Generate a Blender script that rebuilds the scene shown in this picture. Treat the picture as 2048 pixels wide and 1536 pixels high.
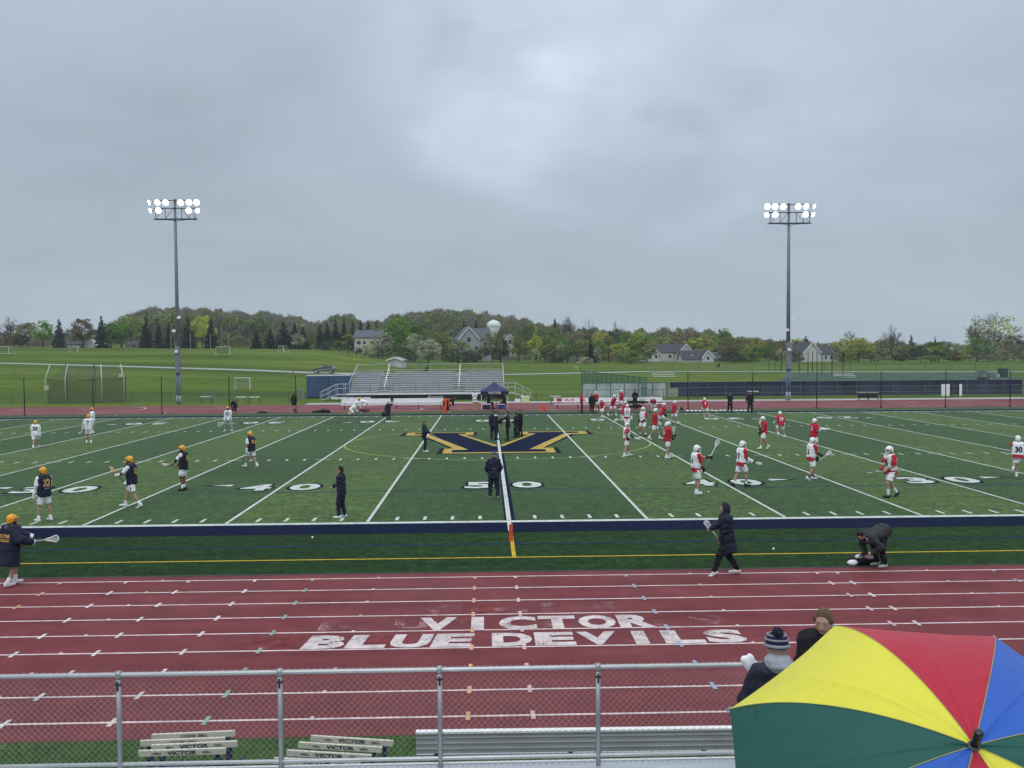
import bpy, math, random
import numpy as np
from mathutils import Vector, Matrix
from mathutils.bvhtree import BVHTree
R = math.radians
SC = bpy.context.scene
COL = SC.collection
for _o in list(bpy.data.objects): bpy.data.objects.remove(_o)

# ------------------------------------------------------------------ camera
CAM = dict(x=-0.65785, y=-29.50755, z=5.55811, yaw=0.02792, pitch=-0.03667, roll=-0.00678, f=1816.95)   # focal length for a 2048 px wide frame
def _basis():
    y, p, r = CAM['yaw'], CAM['pitch'], CAM['roll']
    f = np.array([math.sin(y)*math.cos(p), math.cos(y)*math.cos(p), math.sin(p)])
    rt = np.array([math.cos(y), -math.sin(y), 0.]); up = np.cross(rt, f)
    c, s = math.cos(r), math.sin(r)
    return c*rt+s*up, -s*rt+c*up, f
CR, CU, CF = _basis()
CP = np.array([CAM['x'], CAM['y'], CAM['z']])
cd = bpy.data.cameras.new('camera'); cam = bpy.data.objects.new('camera', cd); COL.objects.link(cam)
M = Matrix(((CR[0], CU[0], -CF[0], CP[0]), (CR[1], CU[1], -CF[1], CP[1]), (CR[2], CU[2], -CF[2], CP[2]), (0, 0, 0, 1)))
cam.matrix_world = M
cd.sensor_fit = 'HORIZONTAL'; cd.sensor_width = 36; cd.lens = 36*CAM['f']/2048
cd.clip_start = 0.05; cd.clip_end = 5000
SC.camera = cam
def ray(px, py): return CR*((px-1024)/CAM['f']) - CU*((py-768)/CAM['f']) + CF
def g(px, py, z=0.):
    d = ray(px, py); return CP+d*((z-CP[2])/d[2])
def at(px, py, Y):
    d = ray(px, py); return CP+d*((Y-CP[1])/d[1])

# ------------------------------------------------------------------ world, sun, exposure
SUN_EL, SUN_AZ = R(58), R(200)
W = bpy.data.worlds.new('World'); SC.world = W; W.use_nodes = True
nt = W.node_tree; nt.nodes.clear()
def N(t, tree=None, **k):
    n = (tree or nt).nodes.new(t)
    for a, b in k.items(): setattr(n, a, b)
    return n
out = N('ShaderNodeOutputWorld'); bg = N('ShaderNodeBackground'); sky = N('ShaderNodeTexSky')
sky.sky_type = 'NISHITA'; sky.sun_disc = False; sky.sun_elevation = SUN_EL; sky.sun_rotation = SUN_AZ
bg1 = N('ShaderNodeBackground'); bg1.inputs[1].default_value = 0.05
nt.links.new(sky.outputs[0], bg1.inputs[0])
tc = N('ShaderNodeTexCoord'); sp = N('ShaderNodeSeparateXYZ'); nt.links.new(tc.outputs['Generated'], sp.inputs[0])
def math_(op, a, b=None, tree=None, clamp=False):
    n = N('ShaderNodeMath', tree, operation=op); n.use_clamp = clamp
    for i, v in enumerate((a, b)):
        if v is None: continue
        if isinstance(v, (int, float)): n.inputs[i].default_value = v
        else: (tree or nt).links.new(v, n.inputs[i])
    return n.outputs[0]
def ramp(fac, stops, tree=None, interp='LINEAR'):
    n = N('ShaderNodeValToRGB', tree); cr = n.color_ramp; cr.interpolation = interp
    while len(cr.elements) > 1: cr.elements.remove(cr.elements[0])
    cr.elements[0].position = stops[0][0]; cr.elements[0].color = (*stops[0][1], 1)
    for p, c in stops[1:]:
        e = cr.elements.new(p); e.color = (*c, 1)
    (tree or nt).links.new(fac, n.inputs[0]); return n.outputs[0]
def noise(vec, scale, detail=3, rough=.5, tree=None, dist=0.):
    n = N('ShaderNodeTexNoise', tree); n.inputs['Scale'].default_value = scale; n.inputs['Detail'].default_value = detail
    n.inputs['Roughness'].default_value = rough; n.inputs['Distortion'].default_value = dist
    if vec is not None: (tree or nt).links.new(vec, n.inputs['Vector'])
    return n.outputs['Fac']
zc = math_('MAXIMUM', sp.outputs[2], 0.0)
den = math_('ADD', zc, 0.26)
cx_ = math_('DIVIDE', sp.outputs[0], den); cy_ = math_('DIVIDE', sp.outputs[1], den)
cv = N('ShaderNodeCombineXYZ'); nt.links.new(cx_, cv.inputs[0]); nt.links.new(cy_, cv.inputs[1])
base = ramp(zc, [(0, (.452, .548, .625)), (.05, (.452, .540, .620)), (.11, (.432, .514, .600)), (.20, (.450, .527, .622)), (.34, (.492, .572, .672)), (.5, (.74, .82, .93)), (.75, (1.12, 1.19, 1.30)), (1, (1.26, 1.33, 1.42))])
n1 = noise(cv.outputs[0], 0.8, 4, .48, dist=.25)
n2 = noise(cv.outputs[0], 2.6, 5, .5); n3 = noise(cv.outputs[0], 3.4, 4, .5, dist=.3)
f1 = ramp(n1, [(.30, (.94, .94, .95)), (.50, (1., 1., 1.)), (.68, (1.09, 1.09, 1.08))])
f2 = ramp(n2, [(.3, (.965, .965, .97)), (.7, (1.035, 1.035, 1.03))])
def mixc(a, b, blend='MULTIPLY', fac=1., tree=None):
    n = N('ShaderNodeMix', tree, data_type='RGBA', blend_type=blend)
    for i, v in ((0, fac), (6, a), (7, b)):
        if isinstance(v, (int, float)): n.inputs[i].default_value = v
        elif isinstance(v, tuple): n.inputs[i].default_value = (*v[:3], 1)
        else: (tree or nt).links.new(v, n.inputs[i])
    return n.outputs[2]
c1 = mixc(base, f1); c2 = mixc(c1, f2)
# a thinner, brighter patch of the cloud deck ahead of the stands
def blob(px, py, rad, amp):
    d = Vector(ray(px, py)).normalized()
    dt = N('ShaderNodeVectorMath', operation='DOT_PRODUCT'); nt.links.new(tc.outputs['Generated'], dt.inputs[0]); dt.inputs[1].default_value = d
    t = math_('SUBTRACT', 1., dt.outputs['Value']); t = math_('DIVIDE', t, 1-math.cos(rad)); t = math_('ADD', t, math_('ADD', math_('MULTIPLY', math_('SUBTRACT', n2, .5), 1.3), math_('MULTIPLY', math_('SUBTRACT', n1, .5), 1.5)))
    t = math_('MAXIMUM', math_('SUBTRACT', 1., t), 0.); t = math_('POWER', t, 1.6); t = math_('MULTIPLY', t, math_('ADD', -.9, math_('MULTIPLY', n3, 3.8))); return math_('MULTIPLY', t, amp)
bl = math_('ADD', 1., blob(935, 140, R(8.5), .22))
bl = math_('ADD', bl, blob(1050, 270, R(8), .13))
bl = math_('ADD', bl, blob(1350, 140, R(13), .13)); bl = math_('ADD', bl, blob(1100, 60, R(11), .16))
bl = math_('ADD', bl, blob(1700, 230, R(15), .08))
bl = math_('ADD', bl, blob(250, 350, R(14), -.05))
bl = math_('ADD', bl, blob(560, 120, R(11), -.03))
cb = N('ShaderNodeCombineXYZ'); [nt.links.new(bl, cb.inputs[i]) for i in range(3)]
c3 = mixc(c2, cb.outputs[0])
nt.links.new(c3, bg.inputs[0]); bg.inputs[1].default_value = 1.0
mx = N('ShaderNodeMixShader'); mx.inputs[0].default_value = .06
nt.links.new(bg.outputs[0], mx.inputs[1]); nt.links.new(bg1.outputs[0], mx.inputs[2]); nt.links.new(mx.outputs[0], out.inputs[0])
sl = bpy.data.lights.new('sun', 'SUN'); sl.energy = 0.8; sl.angle = R(30); sl.color = (1, .97, .93)
so = bpy.data.objects.new('sun', sl); COL.objects.link(so)
so.rotation_euler = (R(90)-SUN_EL, 0, math.pi-SUN_AZ)
so.location = (0, -40, 60)
SC.view_settings.view_transform = 'Standard'; SC.view_settings.look = 'None'; SC.view_settings.gamma = 1; SC.view_settings.exposure = 0.0
SC.view_settings.use_curve_mapping = False
SC.cycles.max_bounces = 5; SC.cycles.transparent_max_bounces = 24; SC.cycles.diffuse_bounces = 2; SC.cycles.glossy_bounces = 2

# ------------------------------------------------------------------ materials
_mats = {}
def mat(name, col, rough=.7, var=.12, scale=6., bump=0., bscale=40., metal=0., spec=.3, stretch=None, col2=None, rnd=0., coord='Object', emit=0., alpha=None, sheen=0.):
    if name in _mats: return _mats[name]
    m = bpy.data.materials.new(name); m.use_nodes = True; t = m.node_tree; b = t.nodes['Principled BSDF']
    tx = N('ShaderNodeTexCoord', t); vec = tx.outputs[coord]
    if stretch:
        mp = N('ShaderNodeMapping', t); mp.inputs['Scale'].default_value = stretch; t.links.new(vec, mp.inputs[0]); vec = mp.outputs[0]
    n = noise(vec, scale, 4, .6, t)
    lo = tuple(c*(1-var) for c in col); hi = tuple(min(1, c*(1+var)) for c in (col2 or col))
    c = ramp(n, [(.32, lo), (.68, hi)], t)
    if rnd:
        oi = N('ShaderNodeObjectInfo', t); hsv = N('ShaderNodeHueSaturation', t)
        t.links.new(c, hsv.inputs['Color'])
        t.links.new(math_('ADD', 1-rnd, math_('MULTIPLY', oi.outputs['Random'], 2*rnd, t), t), hsv.inputs['Value'])
        t.links.new(math_('ADD', .5-rnd*.05, math_('MULTIPLY', oi.outputs['Random'], rnd*.1, t), t), hsv.inputs['Hue']); c = hsv.outputs[0]
    t.links.new(c, b.inputs['Base Color']); b.inputs['Roughness'].default_value = rough
    b.inputs['Metallic'].default_value = metal; b.inputs['Specular IOR Level'].default_value = spec
    if emit: b.inputs['Emission Color'].default_value = (*col, 1); b.inputs['Emission Strength'].default_value = emit
    if alpha is not None: b.inputs['Alpha'].default_value = alpha
    if bump:
        bn = N('ShaderNodeBump', t); bn.inputs['Strength'].default_value = bump; bn.inputs['Distance'].default_value = .02
        t.links.new(noise(vec, bscale, 3, .6, t), bn.inputs['Height']); t.links.new(bn.outputs[0], b.inputs['Normal'])
    _mats[name] = m; return m
WHITE = mat('white_paint', (.82, .83, .84), .6, .06)
STEEL = mat('galvanised_steel', (.36, .38, .40), .42, .12, 3, metal=.6, spec=.5)
ALU = mat('aluminium', (.62, .64, .67), .38, .08, 3, metal=.55, spec=.5, bump=.1, bscale=15)
ALU2 = mat('weathered_aluminium', (.46, .48, .51), .5, .1, 2, metal=.35)
DARK = mat('dark_metal', (.03, .032, .036), .5, .2)
BLACK = mat('black_cloth', (.012, .013, .016), .85, .3, 5, bump=.3, bscale=20)
NAVY = mat('navy_cloth', (.014, .018, .042), .8, .25, 5, bump=.35, bscale=18)
RED = mat('red_cloth', (.50, .022, .045), .8, .12, 6, bump=.3, bscale=20)
WCL = mat('white_cloth', (.86, .87, .90), .85, .08, 6, bump=.3, bscale=20)
GCL = mat('grey_cloth', (.27, .28, .31), .9, .12, 6, bump=.4, bscale=14)
GOLD = mat('gold_plastic', (.80, .36, .02), .3, .1, 8, spec=.5)
SKIN = mat('skin', (.46, .27, .20), .6, .08, 12)
SKIN2 = mat('brown_skin', (.20, .10, .06), .6, .08, 12)

# ------------------------------------------------------------------ object helpers
def tag(o, label=None, cat=None, group=None, kind=None):
    if label: o['label'] = label
    if cat: o['category'] = cat
    if group: o['group'] = group
    if kind: o['kind'] = kind
    return o
def empty(name, loc=(0, 0, 0), rz=0., sc=None):
    o = bpy.data.objects.new(name, None); COL.objects.link(o); o.location = Vector([float(v) for v in loc]); o.rotation_euler = (0, 0, rz)
    o.empty_display_size = .2
    if sc: o.scale = (sc, sc, sc) if isinstance(sc, (int, float)) else sc
    return o
def mkmesh(name, V, F, m=None, parent=None, smooth=False, loc=None):
    me = bpy.data.meshes.new(name)
    me.from_pydata([tuple(map(float, v)) for v in V], [], [tuple(int(i) for i in f) for f in F]); me.update()
    ms = m if isinstance(m, (list, tuple)) else [m]
    for q in ms:
        if q: me.materials.append(q)
    if smooth: me.polygons.foreach_set('use_smooth', [True]*len(me.polygons))
    o = bpy.data.objects.new(name, me); COL.objects.link(o)
    if parent: o.parent = parent
    if loc is not None: o.location = Vector([float(v) for v in loc])
    return o
def npmesh(name, V, F4, m, parent=None, smooth=False, mi=None):
    V = np.asarray(V, np.float32); F4 = np.asarray(F4, np.int32); k = F4.shape[1]
    me = bpy.data.meshes.new(name); me.vertices.add(len(V)); me.vertices.foreach_set('co', V.ravel())
    me.loops.add(F4.size); me.loops.foreach_set('vertex_index', F4.ravel())
    me.polygons.add(len(F4)); me.polygons.foreach_set('loop_start', np.arange(0, F4.size, k, dtype=np.int32))
    try: me.polygons.foreach_set('loop_total', np.full(len(F4), k, np.int32))
    except Exception: pass
    for q in (m if isinstance(m, (list, tuple)) else [m]): me.materials.append(q)
    if mi is not None: me.polygons.foreach_set('material_index', np.asarray(mi, np.int32))
    me.update(calc_edges=True); me.validate()
    if smooth: me.polygons.foreach_set('use_smooth', [True]*len(me.polygons))
    o = bpy.data.objects.new(name, me); COL.objects.link(o)
    if parent: o.parent = parent
    return o
class MB:
    def __init__(s): s.V = []; s.F = []
    def add(s, V, F):
        k = len(s.V); s.V += [tuple(v) for v in V]; s.F += [tuple(i+k for i in f) for f in F]; return s
    def box(s, x0, x1, y0, y1, z0, z1, rz=0., c=None):
        V = [(x, y, z) for z in (z0, z1) for y in (y0, y1) for x in (x0, x1)]
        if rz:
            cx, cy = c or ((x0+x1)/2, (y0+y1)/2); co, si = math.cos(rz), math.sin(rz)
            V = [(cx+(x-cx)*co-(y-cy)*si, cy+(x-cx)*si+(y-cy)*co, z) for x, y, z in V]
        return s.add(V, [(0, 2, 3, 1), (4, 5, 7, 6), (0, 1, 5, 4), (2, 6, 7, 3), (0, 4, 6, 2), (1, 3, 7, 5)])
    def bar(s, p0, p1, w, h=None, up=(0, 0, 1)):
        p0, p1 = Vector(p0), Vector(p1); d = (p1-p0).normalized(); u = Vector(up)
        if abs(d.dot(u)) > .98: u = Vector((0, 1, 0))
        a = d.cross(u).normalized()*(w/2); b = a.cross(d).normalized()*((h or w)/2)
        V = [p+i*a+j*b for p in (p0, p1) for i, j in ((-1, -1), (1, -1), (1, 1), (-1, 1))]
        return s.add(V, [(3, 2, 1, 0), (4, 5, 6, 7)]+[(i, (i+1) % 4, (i+1) % 4+4, i+4) for i in range(4)])
    def tube(s, pts, r, n=6, caps=True):
        pts = [Vector(p) for p in pts]; rs = r if isinstance(r, (list, tuple)) else [r]*len(pts); k = len(s.V)
        for i, p in enumerate(pts):
            d = (pts[min(i+1, len(pts)-1)]-pts[max(i-1, 0)]).normalized()
            u = Vector((0, 0, 1)) if abs(d.z) < .9 else Vector((1, 0, 0))
            a = d.cross(u).normalized(); b = a.cross(d).normalized()
            s.V += [tuple(p+(a*math.cos(t)+b*math.sin(t))*rs[i]) for t in (2*math.pi*j/n for j in range(n))]
        for i in range(len(pts)-1):
            s.F += [(k+i*n+j, k+i*n+(j+1) % n, k+(i+1)*n+(j+1) % n, k+(i+1)*n+j) for j in range(n)]
        if caps: s.F += [tuple(k+j for j in range(n))[::-1], tuple(k+(len(pts)-1)*n+j for j in range(n))]
        return s
    def quad(s, a, b, c, d): return s.add([a, b, c, d], [(0, 1, 2, 3)])
    def rect(s, x0, x1, y0, y1, z): return s.quad((x0, y0, z), (x1, y0, z), (x1, y1, z), (x0, y1, z))
    def sphere(s, c, r, n=12, m=8, sc=(1, 1, 1), z0=0., z1=1.):
        k = len(s.V)
        for i in range(m+1):
            t = math.pi*(z0+(z1-z0)*i/m)
            for j in range(n):
                a = 2*math.pi*j/n; s.V.append((c[0]+r*sc[0]*math.sin(t)*math.cos(a), c[1]+r*sc[1]*math.sin(t)*math.sin(a), c[2]+r*sc[2]*math.cos(t)))
        for i in range(m):
            s.F += [(k+i*n+j, k+(i+1)*n+j, k+(i+1)*n+(j+1) % n, k+i*n+(j+1) % n) for j in range(n)]
        return s
    def prism(s, poly, ax, a0, a1):
        """polygon in the two other axes extruded along ax (0=x,1=y,2=z)"""
        n = len(poly); f = {0: lambda p, a: (a, p[0], p[1]), 1: lambda p, a: (p[0], a, p[1]), 2: lambda p, a: (p[0], p[1], a)}[ax]
        V = [f(p, a0) for p in poly]+[f(p, a1) for p in poly]
        return s.add(V, [tuple(range(n))[::-1], tuple(range(n, 2*n))]+[(i, (i+1) % n, (i+1) % n+n, i+n) for i in range(n)])
    def build(s, name, m, parent=None, smooth=False, loc=None): return mkmesh(name, s.V, s.F, m, parent, smooth, loc)
def struct(o): o['kind'] = 'structure'; return o
def text2d(txt, w, h, bold=.02, shear=0., align=None, space=1.):
    """flat text as vertices and faces in a w x h box centred on x, bottom at y=0"""
    cu = bpy.data.curves.new('t', 'FONT'); cu.body = txt; cu.size = 1; cu.offset = bold; cu.shear = shear; cu.resolution_u = 3; cu.space_character = space
    ob = bpy.data.objects.new('t', cu); COL.objects.link(ob)
    me = bpy.data.meshes.new_from_object(ob.evaluated_get(bpy.context.evaluated_depsgraph_get()))
    V = [v.co.copy() for v in me.vertices]; F = [tuple(p.vertices) for p in me.polygons]
    bpy.data.objects.remove(ob); bpy.data.meshes.remove(me); bpy.data.curves.remove(cu)
    x0, x1 = min(v.x for v in V), max(v.x for v in V); y0, y1 = min(v.y for v in V), max(v.y for v in V)
    return [((v.x-(x0+x1)/2)/(x1-x0)*w, (v.y-y0)/(y1-y0)*h) for v in V], F
_tcache = {}
def T2(*a, **k):
    key = (a, tuple(sorted(k.items())))
    if key not in _tcache: _tcache[key] = text2d(*a, **k)
    return _tcache[key]

# ------------------------------------------------------------------ signed-distance modelling (numpy surface nets)
def sd_cone(P, a, b, ra, rb):
    a = np.asarray(a, float); b = np.asarray(b, float); ba = b-a; L = float(ba@ba)+1e-9
    t = np.clip(((P-a)@ba)/L, 0, 1); return np.linalg.norm(P-a-t[..., None]*ba, axis=-1)-(ra+(rb-ra)*t)
def sd_ell(P, c, r, rot=None):
    q = P-np.asarray(c, float)
    if rot is not None: q = q@rot
    r = np.asarray(r, float); k0 = np.linalg.norm(q/r, axis=-1); k1 = np.linalg.norm(q/(r*r), axis=-1)+1e-9
    return k0*(k0-1)/k1
def sdf_eval(P, prims, k):
    d = None
    for p in prims:
        v = sd_cone(P, *p[1:]) if p[0] == 'c' else sd_ell(P, *p[1:])
        if d is None: d = v
        else:
            h = np.clip(k-np.abs(d-v), 0, None)/k if k > 0 else 0
            d = np.minimum(d, v)-h*h*k*.25
    return d
def nets(prims, h, k=.03, cuts=()):
    lo = np.full(3, 1e9); hi = -lo
    for p in prims:
        if p[0] == 'c': c = np.array([p[1], p[2]], float); r = max(p[3], p[4])
        else: c = np.array([p[1]], float); r = max(p[2])
        lo = np.minimum(lo, c.min(0)-r); hi = np.maximum(hi, c.max(0)+r)
    lo -= 2.5*h; hi += 2.5*h
    n = np.maximum(((hi-lo)/h).astype(int)+1, 3)
    ax = [lo[i]+h*np.arange(n[i]) for i in range(3)]
    P = np.stack(np.meshgrid(*ax, indexing='ij'), -1).reshape(-1, 3)
    D = sdf_eval(P, prims, k)
    for (c, nn) in cuts:                                # keep the side the normal points away from
        D = np.maximum(D, (P-np.asarray(c, float))@np.asarray(nn, float))
    D = D.reshape(n); I = D < 0
    cs = [(i, j, l) for i in (0, 1) for j in (0, 1) for l in (0, 1)]
    s = [slice(0, n[q]-1) for q in range(3)]
    cnt = sum(I[i:n[0]-1+i, j:n[1]-1+j, l:n[2]-1+l].astype(int) for i, j, l in cs)
    cell = (cnt > 0) & (cnt < 8); idx = -np.ones(cell.shape, int); ci = np.argwhere(cell); idx[cell] = np.arange(len(ci))
    if not len(ci): return np.zeros((0, 3)), np.zeros((0, 4), int)
    acc = np.zeros((len(ci), 3)); w = np.zeros(len(ci))
    for a in cs:
        for q in range(3):
            if a[q] == 0:
                b = list(a); b[q] = 1
                va = D[ci[:, 0]+a[0], ci[:, 1]+a[1], ci[:, 2]+a[2]]; vb = D[ci[:, 0]+b[0], ci[:, 1]+b[1], ci[:, 2]+b[2]]
                m = (va < 0) != (vb < 0); t = np.where(m, va/np.where(m, va-vb, 1), 0)
                p = np.array(a, float)[None]+t[:, None]*(np.array(b, float)-np.array(a, float)); acc += p*m[:, None]; w += m
    V = lo+(ci+acc/w[:, None])*h
    F = []
    for q in range(3):
        u, v = (q+1) % 3, (q+2) % 3
        sl0 = [slice(1, n[i]-1) for i in range(3)]; sl1 = list(sl0); sl0[q] = slice(0, n[q]-1); sl1[q] = slice(1, n[q])
        A = I[tuple(sl0)]; B = I[tuple(sl1)]; e = np.argwhere(A != B)
        off = np.ones(3, int); off[q] = 0; e = e+off; flip = I[e[:, 0], e[:, 1], e[:, 2]]
        def cidx(du, dv):
            c = e.copy(); c[:, u] -= du; c[:, v] -= dv; return idx[c[:, 0], c[:, 1], c[:, 2]]
        f = np.stack([cidx(1, 1), cidx(0, 1), cidx(0, 0), cidx(1, 0)], 1); f[~flip] = f[~flip][:, ::-1]; F.append(f)
    return V, np.concatenate(F)
# ================================================================== SETTING
YC, TX = 24.0, 52.0
def stadium(y0, y1, xh, n=48):
    r = (y1-y0)/2; c = (y0+y1)/2
    return [(xh+r*math.cos(a), c+r*math.sin(a)) for a in np.linspace(-math.pi/2, math.pi/2, n)]+[(-xh+r*math.cos(a), c+r*math.sin(a)) for a in np.linspace(math.pi/2, 3*math.pi/2, n)]
def flat(name, poly, z, m): return struct(mkmesh(name, [(x, y, z) for x, y in poly], [tuple(range(len(poly)))], m))
# terrain: heights given by how high the ground rises at each distance, per bearing
PX = [-700, -300, 0, 250, 520, 620, 700, 770, 880, 1000, 1300, 1700, 2048, 2500, 2900]
DD = [108, 125, 150, 185, 230, 300, 360, 500, 900, 2600]
TY = {125: [768, 768, 770, 771, 776, 778, 779, 781, 782, 782, 781, 781, 781, 781, 781],
      150: [744, 744, 747, 750, 757, 760, 762, 767, 768, 767, 766, 766, 766, 766, 766],
      185: [724, 724, 726, 733, 741.5, 746, 748, 750, 750, 750, 751, 753, 753, 753, 753],
      230: [704, 704, 705, 704, 703, 705, 710, 727, 738, 739, 739, 740, 740, 740, 740],
      300: [695, 695, 695, 696, 697, 700, 703, 716, 722, 724, 724, 723, 722, 722, 722],
      360: [691, 691, 692, 690, 690, 694, 698, 712, 716, 718, 720, 722, 721, 721, 721],
      500: [676, 676, 680, 664, 668, 676, 680, 676, 672, 682, 700, 712, 712, 712, 712],
      900: [676, 676, 676, 668, 668, 672, 676, 676, 676, 680, 696, 701, 701, 701, 701],
      2600: [690]*15}
UX = np.array([(p-973)/1817 for p in PX]); DA = np.array([90.]+DD)
ZT = np.zeros((len(DA), len(PX)))
for i, d in enumerate(DA):
    if int(d) in TY:
        ZT[i] = [at(p, y, CP[1]+d)[2] for p, y in zip(PX, TY[int(d)])]
def HZ(X, Y):
    X = np.asarray(X, float); Y = np.asarray(Y, float); d = np.clip(Y-CP[1], 1, 2600); u = np.clip((X-CP[0])/d, UX[0], UX[-1])
    i = np.clip(np.searchsorted(DA, d)-1, 0, len(DA)-2); j = np.clip(np.searchsorted(UX, u)-1, 0, len(UX)-2)
    a = np.clip((d-DA[i])/(DA[i+1]-DA[i]), 0, 1); b = (u-UX[j])/(UX[j+1]-UX[j])
    a = a*a*(3-2*a)*.5+a*.5
    z = (1-a)*((1-b)*ZT[i, j]+b*ZT[i, j+1])+a*((1-b)*ZT[i+1, j]+b*ZT[i+1, j+1])
    return z
def hz(x, y): return float(HZ(x, y))
ys = np.concatenate([[-400, -120, -60], np.arange(-40, 60, 20), np.arange(60, 130, 4), np.arange(130, 260, 5), np.arange(260, 480, 12), np.geomspace(480, 2560, 14)])
us = np.linspace(-1, 1, 91)
gx = np.array([[u*(np.abs(y)*1.0+260) for u in us] for y in ys]); gy = np.repeat(ys[:, None], len(us), 1)
gz = HZ(gx, gy)-.03
V = np.stack([gx, gy, gz], -1).reshape(-1, 3); nx = len(us)
F = np.array([(i*nx+j, i*nx+j+1, (i+1)*nx+j+1, (i+1)*nx+j) for i in range(len(ys)-1) for j in range(nx-1)])
# grass material: mown stripes and worn patches
gm = bpy.data.materials.new('mown_grass'); gm.use_nodes = True; t = gm.node_tree; b = t.nodes['Principled BSDF']
tx = N('ShaderNodeTexCoord', t); vec = tx.outputs['Object']
mp = N('ShaderNodeMapping', t); mp.inputs['Scale'].default_value = (.012, .10, .3); t.links.new(vec, mp.inputs[0])
na = noise(mp.outputs[0], 1.0, 5, .6, t); nb_ = noise(vec, .9, 5, .65, t)
ca = ramp(na, [(.32, (.044, .086, .012)), (.5, (.078, .133, .016)), (.68, (.125, .178, .030))], t)
cbm = ramp(nb_, [(.25, (.80, .80, .80)), (.75, (1.15, 1.12, 1.1))], t)
t.links.new(mixc(ca, cbm, tree=t), b.inputs['Base Color']); b.inputs['Roughness'].default_value = .95; b.inputs['Specular IOR Level'].default_value = .08
struct(npmesh('grass_ground', V, F, gm, smooth=True))
# running track and turf
trk = mat('track_rubber', (.182, .046, .051), .6, .12, 1.2, bump=.5, bscale=180, spec=.05)
t = trk.node_tree; b = t.nodes['Principled BSDF']
src = b.inputs['Base Color'].links[0].from_socket
tx = N('ShaderNodeTexCoord', t); fine = noise(tx.outputs['Object'], 60, 2, .7, t)
wet = noise(tx.outputs['Object'], .25, 3, .5, t)
mpt = N('ShaderNodeMapping', t); mpt.inputs['Scale'].default_value = (.12, 1.5, 1); t.links.new(tx.outputs['Object'], mpt.inputs[0]); lane = noise(mpt.outputs[0], 1.0, 4, .6, t); blot = noise(tx.outputs['Object'], .7, 4, .6, t)
src = mixc(src, ramp(lane, [(.3, (.86, .87, .88)), (.7, (1.12, 1.14, 1.14))], t), tree=t); src = mixc(src, ramp(blot, [(.35, (.90, .92, .93)), (.65, (1.07, 1.09, 1.10))], t), tree=t)
t.links.new(mixc(src, ramp(fine, [(.3, (.74, .76, .76)), (.7, (1.28, 1.26, 1.26))], t), tree=t), b.inputs['Base Color'])
t.links.new(ramp(wet, [(.35, (.5,)*3), (.65, (.7,)*3)], t), b.inputs['Roughness'])
flat('running_track', stadium(-16.5, 66.8, TX), 0.0, trk)
tm = bpy.data.materials.new('artificial_turf'); tm.use_nodes = True; t = tm.node_tree; b = t.nodes['Principled BSDF']
tx = N('ShaderNodeTexCoord', t); vec = tx.outputs['Object']; s3 = N('ShaderNodeSeparateXYZ', t); t.links.new(vec, s3.inputs[0])
ax_ = math_('ABSOLUTE', s3.outputs[0], None, t); k5 = math_('FLOOR', math_('DIVIDE', ax_, 4.572, t), None, t); odd = math_('MODULO', k5, 2., t)
inY = math_('MULTIPLY', math_('GREATER_THAN', s3.outputs[1], 0., t), math_('LESS_THAN', s3.outputs[1], 48.8, t), t)
odd = math_('MULTIPLY', odd, inY, t)
mp = N('ShaderNodeMapping', t); mp.inputs['Scale'].default_value = (.35, 1.6, 1); t.links.new(vec, mp.inputs[0])
st = noise(mp.outputs[0], .8, 6, .68, t); fn = noise(vec, 14., 3, .7, t); lg = noise(vec, .10, 3, .5, t)
dk = (.026, .062, .021); lt = (.049, .092, .026)
cc = mixc(dk, lt, 'MIX', odd, t)
cc = mixc((.010, .034, .009), cc, 'MIX', math_('MULTIPLY', math_('GREATER_THAN', s3.outputs[1], -1.7, t), 1., t), t)
cc = mixc(cc, ramp(st, [(.30, (.72, .76, .78)), (.5, (1., 1., 1.)), (.70, (1.32, 1.28, 1.24))], t), tree=t)
gr = noise(vec, 2.6, 6, .8, t); g8 = noise(vec, 7.5, 3, .6, t)
cc = mixc(cc, ramp(gr, [(.38, (.50, .56, .56)), (.5, (1., 1., 1.)), (.62, (1.70, 1.58, 1.52))], t), tree=t); cc = mixc(cc, ramp(g8, [(.36, (.62, .66, .66)), (.64, (1.42, 1.38, 1.34))], t), tree=t)
cc = mixc(cc, ramp(fn, [(.32, (.60, .62, .62)), (.68, (1.42, 1.40, 1.38))], t), tree=t)
cc = mixc(cc, ramp(lg, [(.35, (.86, .88, .95)), (.65, (1.14, 1.1, 1.02))], t), tree=t)
t.links.new(cc, b.inputs['Base Color']); b.inputs['Roughness'].default_value = .8; b.inputs['Specular IOR Level'].default_value = .05; t.links.new(math_('ADD', .04, math_('MULTIPLY', math_('GREATER_THAN', s3.outputs[1], -1.7, t), .13, t), t), b.inputs['Sheen Weight']); b.inputs['Sheen Roughness'].default_value = .35; b.inputs['Sheen Tint'].default_value = (.80, 1., .62, 1)
bn = N('ShaderNodeBump', t); bn.inputs['Strength'].default_value = .6; bn.inputs['Distance'].default_value = .02; t.links.new(fn, bn.inputs['Height']); t.links.new(bn.outputs[0], b.inputs['Normal'])
flat('turf_field', stadium(-6.82, 54.0, TX-.6), .004, tm)
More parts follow.
